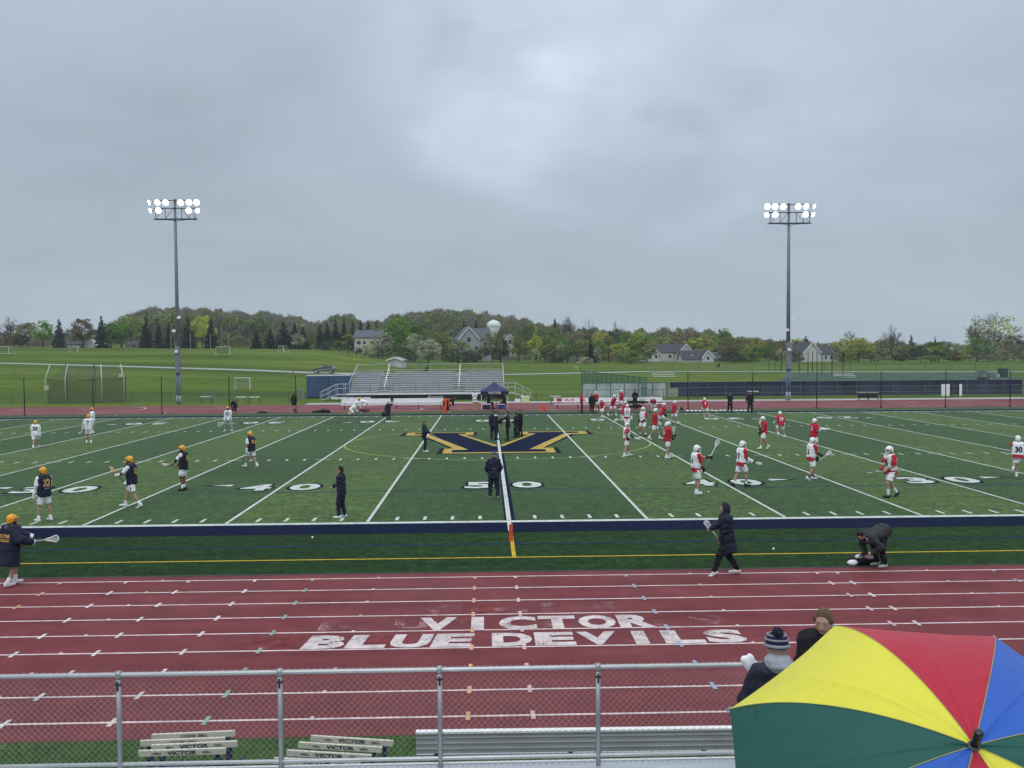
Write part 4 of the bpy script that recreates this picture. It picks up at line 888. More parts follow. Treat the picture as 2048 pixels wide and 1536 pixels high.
# ---- white shed
def house(px, py, Y, w, d, h, rh, rz, label, wall, roof, name='house', gable=True, wins=(), cat='house', base=None, ridge='x', chim=False, garage=False):
    p = at(px, py, Y); z = p[2] if base is None else base
    o = tag(empty(name, (p[0], Y, z), rz), label, cat)
    mb = MB(); mb.box(-w/2, w/2, 0, d, -2, h)
    if ridge == 'x':
        for s in (-1, 1): mb.add([(s*w/2, 0, h), (s*w/2, d, h), (s*w/2, d/2, h+rh)], [(0, 1, 2)])
    else:
        for y in (0, d): mb.add([(-w/2, y, h), (w/2, y, h), (0, y, h+rh)], [(0, 1, 2)])
    wl = mb.build('wall', wall, o); mb = MB(); e = .35; t_ = .16
    if ridge == 'x':
        for s in (-1, 1):
            y0 = d/2+s*(d/2+e); zz = h-rh*e/(d/2)
            mb.prism([(d/2, h+rh), (d/2, h+rh+t_), (y0, zz+t_), (y0, zz)], 0, -w/2-e, w/2+e)
    else:
        for s in (-1, 1):
            x0 = s*(w/2+e); zz = h-rh*e/(w/2)
            mb.prism([(0, h+rh), (0, h+rh+t_), (x0, zz+t_), (x0, zz)], 1, -e, d+e)
    rf = mb.build('roof', roof, o)
    if ridge == 'y':
        mb = MB()
        for s in (-1, 1): mb.bar((0, -e-.02, h+rh), (s*(w/2+e), -e-.02, h-rh*e/(w/2)), .10, .28)
        mb.build('roof_trim', WHITE, rf)
    if chim: MB().box(w*.2, w*.2+.8, d*.4, d*.4+.8, h+rh*.5, h+rh+1.).build('chimney', mat('chimney_brick', (.22, .12, .09), .9), rf)
    for wx, wz, ww, wh in wins:
        f = MB().box(wx-ww/2-.1, wx+ww/2+.1, -.06, .0, wz-.1, wz+wh+.1).build('window', WHITE, o)
        MB().box(wx-ww/2, wx+ww/2, -.09, -.062, wz, wz+wh).build('pane', mat('window_pane', (.035, .05, .07), .15, .2, spec=.6), f)
    return o
WW = mat('siding_white', (.56, .58, .58), .7, .06, 2, stretch=(.2, .2, 8)); WG = mat('siding_grey', (.30, .34, .36), .7, .08, 2); WC = mat('siding_cream', (.52, .50, .42), .7, .06, 2)
RG = mat('roof_grey', (.10, .115, .14), .85, .2, 3); RD = mat('roof_dark', (.055, .06, .075), .85, .2, 3)
o = house(790, 733, dy(215), 3.6, 3.0, 1.5, .62, R(-12), 'small white wooden shed behind the far bleachers', WW, mat('shed_roof', (.30, .31, .31), .8), 'shed', cat='shed', ridge='y')
MB().box(-1.3, .2, -.05, -.005, .1, 1.3).build('shutter', mat('shutter_grey', (.42, .44, .44), .7, .1, 3, stretch=(.1, 1, 20)), o)
house(736, 712, dy(318), 9.6, 8, 6.6, 2.4, R(-4), 'white two-storey house with grey roof behind the bushes left of the big green tree', WC, RG, wins=[(-3.2, 4.0, 1.5, 1.3), (-1.2, 4.1, 1., 1.2), (-3.2, 1, 1.5, 1.4), (1.5, 4., 1.3, 1.3), (3.5, 4, 1.3, 1.3)], chim=True)
house(938, 712, dy(318), 7.4, 9, 5.9, 4.2, R(12), 'grey gabled house among the trees right of centre', WG, RG, wins=[(0, 4.8, 1.5, 1.8), (-2.6, 2, 1.3, 1.5), (2.6, 2, 1.3, 1.5)], ridge='y')
house(958, 712, dy(322), 9, 8, 6.0, 3.8, R(12), 'grey house wing with long slate roof left of the water tower', WG, RG, wins=[(2.4, 3.4, 1.4, 1.6), (-1, 3.4, 1.3, 1.6)])
house(1020, 706, dy(345), 5, 6, 4.6, 2.4, R(20), 'pale house half hidden by trees below the water tower', WW, RG, wins=[(0, 3.5, 1.3, 1.5)], ridge='y')
house(1306, 727, dy(305), 4.2, 8, 3.6, 1.9, R(8), 'white gabled house wing at the left end of the house group on the right', WW, RD, wins=[(-1.2, 1.6, .9, 1.2), (1.1, 1.8, .9, 1.2), (-1, 3.4, .8, .9)], ridge='y')
house(1340, 727, dy(312), 11.5, 8, 4.1, 2.5, R(2), 'cream house with dark roof and two windows in the house group on the right', WC, RD, wins=[(-4, 1.9, .9, 1.2), (0, 1.9, 1.0, 1.2), (3.9, 1.9, 1.6, 1.4)], chim=True)
house(1372, 727, dy(308), 5.2, 6, 3.9, 2.6, R(6), 'white gable end at the right of the cream house', WW, RD, wins=[(0, 2.0, 1.2, 1.3)], ridge='y')
o = house(1392, 727, dy(300), 9.2, 6, 1.6, 2.6, R(2), 'low garage with dark roof and two skylights in the house group on the right', WW, RD)
for x in (-1.6, 1.2): mkmesh('skylight', [(x, .9, 2.42+.12), (x+.8, .9, 2.42+.12), (x+1., 1.5, 2.94+.12), (x+.2, 1.5, 2.94+.12)], [(0, 1, 2, 3)], WHITE, o)
house(1416, 727, dy(298), 3.6, 5, 2.2, 2.2, R(3), 'small white gable at the right end of the low garage', WW, RD, wins=[(0, 1.2, .9, 1.1)], ridge='y')
house(1430, 727, dy(310), 4.5, 6, 1.6, 2.2, R(-20), 'grey shed roof at the right end of the house group', WG, RG)
house(1624, 728, dy(300), 6.4, 9, 3.8, 3.4, R(10), 'white gabled house behind the black backstop poles on the right', WW, RD, wins=[], ridge='y')
house(1646, 728, dy(306), 7.2, 8, 3.6, 2.6, R(10), 'white house wing with dark roof right of the gable behind the backstop poles', WW, RD, wins=[(1., 1.6, .8, 1.2), (3, 1.6, .8, 1.2)])
house(1672, 728, dy(309), 3.6, 6, 2.6, 2.2, R(40), 'small pale lean-to at the right end of the white house by the backstop', WC, RG)
house(155, 704, dy(316), 9, 6, 2.6, 1.0, R(5), 'long white house seen under the trees at far left', WW, RD, wins=[(-2, 1.3, .8, .9), (1.4, 1.3, .8, .9)])
house(184, 704, dy(312), 4.4, 5, 2.2, 1.9, R(-15), 'white gabled shed right of the long white house at far left', WW, mat('roof_pale', (.45, .46, .46), .8), ridge='y')
house(268, 704, dy(316), 5.2, 5, 2.4, 1.0, R(5), 'white house seen between the trunks of the spreading green tree', WW, RD, wins=[(0, 1.2, 1., 1.)])
house(1903, 697, dy(420), 2.2, 4, 1.4, 1.6, R(20), 'distant white gable among the trees on the far right', WW, RG, ridge='y')
# ---- water tower
p = at(988, 700, dy(385)); o = tag(empty('water_tower', (p[0], dy(385), p[2]-.8), 0, .56), 'pale green round water tower above the treetops', 'water tower'); WT = mat('tower_pale_green', (.68, .76, .72), .6, .06, .3)
MB().sphere((0, 0, 19.8), 5.3, 20, 12, sc=(1, 1, .78)).build('tank', WT, o, True); MB().tube([(0, 0, 0), (0, 0, 11), (0, 0, 14.5), (0, 0, 18.2)], [1.8, 1.9, 2.8, 4.9], 16).build('stem', WT, o, True); MB().tube([(0, 0, 23.8), (0, 0, 24.6)], .5, 6).build('finial', WHITE, o)
# ---- silver estate car on the service road
def car():
    Y = dy(184); p = at(649, 747, Y); o = tag(empty('parked_car', (p[0], Y, p[2]+.06), R(0)), 'silver estate car parked on the service road left of the far bleachers', 'car')
    prof = [(-2.35, .35), (-2.38, .75), (-2.25, .92), (-1.35, 1.02), (-.55, 1.48), (.3, 1.58), (1.7, 1.55), (2.15, 1.12), (2.3, .95), (2.32, .4)]
    P = mat('silver_paint', (.20, .19, .185), .3, .05, metal=.5, spec=.6); n = len(prof); V = []
    for y, ins in ((-.9, 0), (.9, 0)):
        for x, z in prof: V.append((x, y*(1 if z < 1.05 else .82), z))
    F = [tuple(range(n))[::-1], tuple(range(n, 2*n))]+[(i, (i+1) % n, (i+1) % n+n, i+n) for i in range(n)]
    mkmesh('body', V, F, P, o)
    GL = mat('car_glass', (.02, .025, .03), .1, .1, spec=.7)
    for x in ([(-1.2, 1.05), (-.52, 1.42), (-.0, 1.48), (-.0, 1.05)], [(.06, 1.05), (.06, 1.48), (.85, 1.48), (.85, 1.05)], [(.92, 1.05), (.92, 1.48), (1.55, 1.46), (1.85, 1.08)]):
        mkmesh('window', [(a, -.93 if z < 1.2 else -.78, z) for a, z in x], [tuple(range(4))], GL, o)
    for x in (-1.5, 1.4):
        w = MB().tube([(x, -.93, .36), (x, -.70, .36)], .37, 16).build('wheel', mat('tyre', (.015, .015, .016), .8), o, False); MB().tube([(x, -.945, .36), (x, -.93, .36)], .23, 10).build('rim', ALU, w)
        w = MB().tube([(x, .70, .36), (x, .93, .36)], .37, 16).build('wheel', _mats['tyre'], o)
    MB().box(-2.40, -2.3, -.85, -.5, .68, .82).build('headlight', WHITE, o); MB().box(2.24, 2.34, -.85, -.62, .8, 1.05).build('tail_light', mat('tail_red', (.35, .02, .02), .4), o)
    MB().box(-.2, 1.6, -.66, -.62, 1.58, 1.63).build('roof_rail', DARK, o); MB().box(-.55, .0+-.2, -.935, -.90, .86, .9).build('door_handle', DARK, o)
car()
# ---- right-hand court area
cm = mat('court_green', (.028, .070, .036), .8, .12, .4)
mb = MB(); c0 = [at(x, y, CP[1]+d) for x, y, d in ((1530, 765, 140), (2120, 765, 140), (2000, 746, 205), (1590, 746, 205))]
Vc = []; 
for i in range(13):
    for j in range(25):
        a = np.array(c0[0][:2])*(1-j/24)+np.array(c0[1][:2])*j/24; c = np.array(c0[3][:2])*(1-j/24)+np.array(c0[2][:2])*j/24; q = a*(1-i/12)+c*i/12; Vc.append((q[0], q[1], hz(*q)+.05))
struct(mkmesh('court_surface', Vc, [(i*25+j, i*25+j+1, (i+1)*25+j+1, (i+1)*25+j) for i in range(12) for j in range(24)], cm))
rail_fence([tuple(at(1600, 741, dy(222))[:2]), tuple(at(2100, 741, dy(222))[:2])], 1.7, 'thin green mesh fence round the far court on the right', 6, m=GR, mesh_a=.10, r=.06)
rail_fence([tuple(at(1290, 745, dy(218))[:2]), tuple(at(1560, 745, dy(218))[:2])], 1.7, 'thin mesh fence along the path behind the tennis court', 6, m=GR, mesh_a=.08, r=.05)
rail_fence([tuple(at(1945, 723, dy(290))[:2]), tuple(at(2100, 723, dy(290))[:2])], 5.5, 'tall pale backstop fence on the horizon at far right', 8, m=GF, mesh_a=.10, r=.07)
def low_bleacher(px, py, Y, w, label):
    p = at(px, py, Y); o = tag(empty('low_bleacher', (p[0], Y, p[2])), label, 'bleacher')
    for k in range(3): MB().box(0, w, k*.8, k*.8+.3, .35+k*.32, .42+k*.32).build('seat_plank', WHITE, o)
    for x in (.2, w-.2): MB().bar((x, 0, 0), (x, 2.2, 1.1), .08).build('frame', STEEL, o); MB().bar((x, 2.1, 0), (x, 2.1, 1.1), .08).build('frame', STEEL, o)
low_bleacher(1306, 757, dy(178), 4.6, 'small white bleachers behind the tennis court fence'); low_bleacher(1672, 759, dy(178), 4.2, 'small white bleachers on the court right of the flood light pole')
for i, px in enumerate((1538, 1550, 1563, 1582, 1598, 1616, 1625, 1634, 1644, 1664, 1686)):
    d_ = [235, 228, 222, 215, 208, 202, 205, 210, 198, 190, 182][i]; p = at(px, 748, dy(d_)); zt = at(px, 703 if i < 8 else 706, dy(d_))[2]; zb = hz(p[0], dy(d_))
    o = tag(empty('backstop_pole', (p[0], dy(d_), zb)), 'thin black backstop pole by the white gabled house, ' + ['first', 'second', 'third', 'fourth', 'fifth', 'sixth', 'seventh', 'eighth', 'ninth', 'tenth', 'last'][i] + ' from the left', 'pole', 'black backstop poles on the right')
    MB().tube([(0, 0, 0), (0, 0, zt-zb)], .09, 5).build('pole', _mats['pole_black'], o)
p = at(1964, 760, dy(150)); o = tag(empty('pavilion', (p[0], dy(150), hz(p[0], dy(150)))), 'small dark green pavilion with pyramid roof on the right', 'pavilion'); PG_ = mat('pavilion_green', (.035, .075, .07), .7, .15)
MB().add([(-1.25, -1.2, 1.5), (1.25, -1.2, 1.5), (1.25, 1.2, 1.5), (-1.25, 1.2, 1.5), (0, 0, 2.3)], [(0, 1, 4), (1, 2, 4), (2, 3, 4), (3, 0, 4), (3, 2, 1, 0)]).build('roof', PG_, o); MB().box(-.6, .6, -.5, .5, 0, .9).build('counter', PG_, o)
for x in (-.75, .75): MB().bar((x, -.7, 0), (x, -.7, 1.5), .1).build('post', PG_, o)
p = at(2008, 748, dy(180)); o = tag(empty('storage_box', (p[0]-.7, dy(180), hz(p[0], dy(180)))), 'dark green locker standing on the grass at far right', 'locker'); MB().box(0, 1.5, 0, 1., 0, 1.7).build('box_body', PG_, o); MB().box(-.08, 1.58, -.08, 1.08, 1.702, 1.8).build('lid', GR, o); MB().box(-.55, -.1, .1, .5, 0, .7).build('side_bin', mat('bin_cream', (.5, .5, .42), .7), o)
for px, py, d_, lb in ((1078, 733, 225, 'small dark walker figure far behind the bleachers'), ):
    pass
def cart(px, py, Y, label, w=2.6):
    p = at(px, py, Y); o = tag(empty('line_frame', (p[0], Y, hz(p[0], Y))), label, 'frame'); MB().tube([(0, 0, 0), (0, 0, .8), (w, 0, .8), (w, 0, 0)], .06, 5).build('tube_frame', WHITE, o); MB().tube([(0, 1.2, 0), (0, 0, .8)], .05, 5).build('stay', WHITE, o); MB().tube([(w, 1.2, 0), (w, 0, .8)], .05, 5).build('stay', WHITE, o)
cart(1340, 766, dy(128), 'low white tube frame standing behind the pale windscreen', 1.9); cart(1716, 764, dy(130), 'low white tube frame behind the navy windscreen on the right', 1.9)
cart(1148, 738, dy(225), 'small cream tube frame on the grass left of the tennis fence', .9)
# dark screens on the distant fields
for px, py, d_, lb in ((852, 739, 205, 'small dark triangular screen on the grass behind the bleachers'), (1436, 731, 250, 'small dark triangular screen on the grass by the low garage')):
    p = at(px, py, dy(d_)); z = hz(p[0], dy(d_)); o = tag(empty('pitching_screen', (p[0], dy(d_), z)), lb, 'screen'); MB().prism([(-.7, 0), (.5, 0), (.5, 1.3)], 1, 0, .05).build('net_panel', net_mat('dark_net', (.02, .03, .03), .8), o); MB().tube([(.5, 0, 0), (.5, 0, 1.35), (-.7, 0, 0)], .04, 5).build('tube_frame', DARK, o)

# ---- rainbow umbrella and its hidden holder
P0 = Vector((.38967, -27.6014, 4.69689)); AX = Vector((-.11231922, -.57319734, .81168294)).normalized()
U_ = AX.cross(Vector((0, 1, 0))).normalized(); V_ = AX.cross(U_); TH, LEN, PHI = .898, .62, 5.62; RC = LEN/TH
def umbrella():
    o = tag(empty('umbrella', P0-AX*.9), 'open umbrella with yellow, red, blue and green panels in front of the stand', 'umbrella')
    base = P0-AX*.9; off = Vector(o.location)
    names = ['yellow_panel', 'red_panel', 'blue_panel', 'green_panel']; colr = [(.82, .78, .07), (.50, .020, .050), (.030, .13, .56), (.012, .105, .085)]
    ms = []
    for nm, c in zip(names, colr):
        m = mat('umbrella_'+nm, c, .55, .05, 3, bump=.35, bscale=14, spec=.35)
        t = m.node_tree; b = t.nodes['Principled BSDF']; t.nodes['Principled BSDF'].inputs['Sheen Weight'].default_value = .1
        # fabric lets some light through, and carries a few smudges
        src = b.inputs['Base Color'].links[0].from_socket; tx = N('ShaderNodeTexCoord', t); sm = noise(tx.outputs['Object'], 9, 4, .7, t, dist=.6)
        c2 = mixc(src, ramp(sm, [(.60, (1, 1, 1)), (.74, (.80, .79, .76))], t), tree=t); t.links.new(c2, b.inputs['Base Color'])
        tr = N('ShaderNodeBsdfTranslucent', t); t.links.new(c2, tr.inputs[0]); mxs = N('ShaderNodeMixShader', t); mxs.inputs[0].default_value = .22
        t.links.new(b.outputs[0], mxs.inputs[1]); t.links.new(tr.outputs[0], mxs.inputs[2]); t.links.new(mxs.outputs[0], t.nodes['Material Output'].inputs[0]); ms.append(m)
    def rib(i, t):
        an = PHI-i*math.pi/4; th = TH*t; return P0+(U_*math.cos(an)+V_*math.sin(an))*(RC*math.sin(th))-AX*(RC*(1-math.cos(th)))
    nt_, nw = 64, 32
    for i in range(8):
        V = []; F = []
        for a in range(nt_+1):
            t = a/nt_; A = rib(i, t); B = rib(i+1, t)
            for c in range(nw+1):
                s = c/nw; p = A.lerp(B, s); w = math.sin(math.pi*s)
                p = p+AX*(.006*w*math.sin(math.pi*t)+.0035*math.exp(-((s-.34-.03*(i % 3))/.028)**2)*math.sin(math.pi*min(1, t*1.15))-.002*math.exp(-((s-.7)/.06)**2)*t+.0011*(math.exp(-(s/.06)**2)*abs(math.sin(t*61+i))+math.exp(-((1-s)/.06)**2)*abs(math.sin(t*57+i*2)))*min(1, 12*s*(1-s)))-(p-P0).normalized()*(.012*w*t**6)+AX*(.0025*math.sin(9*s+i*2+t*7)*w*(1-t))
                V.append(p-base)
        F = [(a*(nw+1)+c, (a+1)*(nw+1)+c, (a+1)*(nw+1)+c+1, a*(nw+1)+c+1) for a in range(nt_) for c in range(nw)]
        mkmesh(names[i % 4], V, F, ms[i % 4], o, True)
        mb = MB(); mb.tube([rib(i, t)-base-AX*.007 for t in np.linspace(.02, 1, 12)], .0022, 5); mb.tube([rib(i, 1)-base, rib(i, 1.02)-base], .004, 6); mb.tube([rib(i, .5)-base-AX*.01, P0-AX*.36-base], .002, 4); mb.build('rib', STEEL, o)
    seam = MB()
    for i in range(8): seam.tube([rib(i, t)-base+AX*.0012 for t in np.linspace(.03, 1, 20)], .0011, 4)
    seam.build('seam', mat('umbrella_seam', (.40, .38, .12), .7), o)
    MB().tube([P0-base-AX*.002, P0-base+AX*.006], [.014, .012], 18).build('top_cap', mat('cap_grey', (.12, .12, .12), .5), o, True)
    MB().tube([P0-base+AX*.004, P0-base+AX*.025, P0-base+AX*.052, P0-base+AX*.055], [.0098, .0088, .0094, .007], 14).build('ferrule', mat('ferrule_black', (.008, .008, .009), .35, .1, spec=.6), o, True)
    MB().tube([P0-base-AX*.01, P0-base-AX*.86], .006, 8).build('shaft', STEEL, o, True)
    MB().tube([P0-base-AX*.80, P0-base-AX*.95], .014, 10).build('handle', DARK, o, True)
umbrella()
# ---- damp air: far things fade a little
hb = MB().box(-1500, 1500, -60, 1500, -40, 130).build('haze', None); hb.data.materials.clear()
hm_ = bpy.data.materials.new('haze_air'); hm_.use_nodes = True; t = hm_.node_tree; t.nodes.clear(); ho = N('ShaderNodeOutputMaterial', t); pv = N('ShaderNodeVolumePrincipled', t)
pv.inputs['Color'].default_value = (.86, .93, 1, 1); pv.inputs['Density'].default_value = .00024; pv.inputs['Anisotropy'].default_value = 0.; t.links.new(pv.outputs[0], ho.inputs['Volume'])
hb.data.materials.append(hm_); tag(hb, kind='stuff', label='thin damp haze over the fields', cat='haze')
# ================================================================== TREES
rs = np.random.RandomState(11)
def leafmat(name, c, var=.3, c2=None, rnd=.22):
    return mat(name, c, .8, var, 1.6, col2=c2, rnd=rnd, spec=.1, coord='Object')
LM = dict(green=leafmat('leaf_green', (0.137, 0.261, 0.042)), bright=leafmat('leaf_bright', (0.182, 0.387, 0.036)), olive=leafmat('leaf_olive', (0.224, 0.255, 0.068)),
          brown=leafmat('leaf_budding_brown', (0.239, 0.200, 0.103)), yellow=leafmat('leaf_yellow_green', (0.387, 0.433, 0.068)), pale=leafmat('leaf_pale_blossom', (0.423, 0.455, 0.308)),
          dark=leafmat('leaf_dark', (0.058, 0.101, 0.039)), spruce=leafmat('needle_dark', (0.014, 0.034, 0.021), .35), spruceblue=leafmat('needle_blue', (0.039, 0.068, 0.062), .3), red=leafmat('leaf_dark_red', (0.070, 0.025, 0.028)), bare=leafmat('twig_grey', (0.225, 0.186, 0.152), .2), budding=leafmat('leaf_pale_bud', (0.468, 0.484, 0.265), .25))
BARK = mat('bark', (.075, .058, .045), .9, .3, 4)
def quads(C, s, rs, flat=.0):
    n = len(C); a = rs.normal(size=(n, 3)); a /= np.linalg.norm(a, axis=1)[:, None]; b = rs.normal(size=(n, 3)); b = np.cross(a, b); b /= np.linalg.norm(b, axis=1)[:, None]
    s = np.asarray(s)[:, None] if np.ndim(s) else s
    a = a*s; b = b*s*.75
    V = np.stack([C-a-b, C+a-b, C+a+b, C-a+b], 1).reshape(-1, 3); return V, np.arange(4*n).reshape(n, 4)
def crown_cloud(kind, rs, dens=1., tight=False):
    """unit tree: height 1, crown radius about .38 (leaf centres, sizes)"""
    P = []
    if kind == 'spruce':
        for z in np.linspace(.05, .97, 24):
            R_ = .23*(1-z)**.85+.012; nb = max(3, int(11*(1-z))+3)
            for k in range(nb):
                a = rs.uniform(0, 6.28); L = R_*rs.uniform(.75, 1.15); m = max(3, int(30*L/.2*dens))
                t = rs.uniform(.1, 1, m); c = np.stack([np.cos(a)*L*t, np.sin(a)*L*t, z-.05*t*L/.23+rs.normal(0, .006, m)], 1)+rs.normal(0, .008, (m, 3)); P.append(c)
        return np.concatenate(P), .0125
    prof = {'round': (.42, .56, .36, .42), 'wide': (.38, .5, .46, .36), 'tall': (.48, .52, .27, .44), 'bush': (.40, .30, .50, .45), 'column': (.5, .5, .19, .46), 'sparse': (.45, .58, .40, .40)}[kind]
    _, zc, rx, rz_ = prof
    nl = {'bush': 34, 'column': 26, 'sparse': 40}.get(kind, 36)
    for k in range(nl):
        d = rs.normal(size=3); d /= np.linalg.norm(d); q = rs.uniform(.35, 1.)**.6
        c = np.array([d[0]*rx*q, d[1]*rx*q, zc+d[2]*rz_*q*(1. if d[2] > 0 else .8)])
        if c[2] < .08: c[2] = .08+rs.uniform(0, .1)
        if tight: c = np.array([c[0]*.85, c[1]*.85, zc+(c[2]-zc)*.8])
        r = rs.uniform(.06, .125)*(1. if kind not in ('column', 'sparse') else .7)*(1.25 if tight else 1.); m = int((70 if kind != 'sparse' else 34)*dens*(r/.1)**1.5)
        p = rs.normal(size=(m, 3)); p /= np.linalg.norm(p, axis=1)[:, None]; p = c+p*(r*rs.uniform(.45, 1.12, (m, 1)))*[1, 1, .8]; P.append(p)
    P.append(np.stack([rs.normal(0, rx*.5, int(110*dens)), rs.normal(0, rx*.5, int(110*dens)), zc+rs.normal(0, rz_*.45, int(110*dens))], 1))
    P = np.concatenate(P); P = P[(P[:, 2] > .03) & (P[:, 2] < zc+rz_+.02) & (np.hypot(P[:, 0], P[:, 1]) < rx*1.15)]; return P, .0155
def limbs(kind, rs, twigs=False):
    mb = MB(); 
    if kind == 'spruce': mb.tube([(0, 0, -.05), (0, 0, .97)], [.014, .002], 5); return mb
    th = {'bush': .12, 'column': .15}.get(kind, .28)
    mb.tube([(0, 0, -.06), (.004, 0, th*.5), (0, .004, th)], [.026, .020, .017], 6)
    def grow(p, d, L, r, lv):
        q = p+d*L; mid = (p+q)/2+Vector(rs.normal(0, L*.07, 3)); mb.tube([p, mid, q], [r, r*.8, r*.6], 4 if lv < 2 else 3, lv == 0)
        if lv >= (4 if twigs else 2): return
        n = {0: 4, 1: 4, 2: 4, 3: 4}[lv]
        for _ in range(n):
            nd = (d*1.0+Vector(rs.normal(0, .55, 3))+Vector((0, 0, .18))).normalized(); s = rs.uniform(.35, 1.)
            grow(p.lerp(q, s), nd, L*rs.uniform(.5, .75), max(r*.55, .0011), lv+1)
    rx = {'wide': .44, 'round': .34, 'tall': .25, 'column': .14, 'bush': .45, 'sparse': .38}.get(kind, .3)
    for k in range(6):
        a = k*1.05+rs.uniform(-.3, .3); d = Vector((math.cos(a)*rx*1.5, math.sin(a)*rx*1.5, .62)).normalized(); grow(Vector((0, 0, th*rs.uniform(.6, 1))), d, .30, .010, 0)
    grow(Vector((0, 0, th)), Vector((.05, 0, 1)).normalized(), .34, .013, 0)
    return mb
def twigs_(C, S, r):
    n = len(C); C = np.concatenate([C, C+r.normal(0, .35, (n, 3))]); S = np.concatenate([S, S]); n *= 2
    a = r.normal(0, .38, (n, 3)); a[:, 2] = 1.; a /= np.linalg.norm(a, axis=1)[:, None]; an = r.uniform(0, 6.28, n); b = np.stack([np.cos(an), np.sin(an), np.zeros(n)], 1)
    a = a*(S*1.9)[:, None]; b = b*(S*.22)[:, None]; return np.stack([C-a-b, C-a+b, C+a+b*.4, C+a-b*.4], 1).reshape(-1, 3), np.arange(4*n).reshape(n, 4)
PROTO = {}
def proto(shape, v):
    key = (shape, v)
    if key in PROTO: return PROTO[key]
    r = np.random.RandomState(hash_(shape)+v*17)
    if shape == 'baretree':
        o1 = limbs('sparse' if v % 2 else 'round', r, True).build('limbs', BARK); c = None
        tr, cr = o1.data, None
    else:
        C, s = crown_cloud(shape, r); V, F = quads(C, s*r.uniform(.7, 1.3, len(C)), r); oc = npmesh('crown', V, F, LM['green']); cr = oc.data; bpy.data.objects.remove(oc)
        o1 = limbs(shape, r, shape == 'sparse').build('limbs', BARK); tr = o1.data
    bpy.data.objects.remove(o1); PROTO[key] = (tr, cr); return PROTO[key]
def hash_(s): return sum(ord(c)*(i+3) for i, c in enumerate(s)) % 1000
KN = dict(green='green leafy tree', bright='bright green leafy tree', olive='olive green tree', brown='brownish budding tree', yellow='yellow green tree', pale='pale blossoming tree', dark='dark green tree', spruce='dark spruce', spruceblue='blue grey spruce', red='dark red leaved tree', bare='bare grey tree', budding='pale budding tree with open branches')
_crm = {}
def tree(px, base, top, w, Y, col, shape, label, cat='tree', z=None):
    b = at(px, base, Y); zb = (hz(b[0], Y) if z is None else z); t = at(px, top, Y)[2]; H = max(t-zb, 1.5)*1.02; wd = w*(Y-CP[1])/CAM['f']
    half = {'round': .40, 'wide': .50, 'tall': .31, 'bush': .52, 'column': .215, 'spruce': .235, 'sparse': .44, 'baretree': .40}[shape]
    v = int(rs.randint(3)); tr, cr = proto(shape, v)
    name = {'spruce': 'spruce_tree', 'bush': 'bush', 'baretree': 'bare_tree'}.get(shape, 'leafy_tree')
    o = tag(empty(name, (b[0], Y, zb-.02), rs.uniform(0, 6.28)), label, cat, 'trees beyond the playing fields'); sx = wd/(2*half)
    l = bpy.data.objects.new('trunk', tr); COL.objects.link(l); l.parent = o; l.scale = (sx, sx, H)
    if cr:
        key = (cr.name, col)
        if key not in _crm: m2 = cr.copy(); m2.materials.clear(); m2.materials.append(LM[col]); _crm[key] = m2
        c = bpy.data.objects.new('crown', _crm[key]); COL.objects.link(c); c.parent = o; c.scale = (sx, sx, H)
    return o
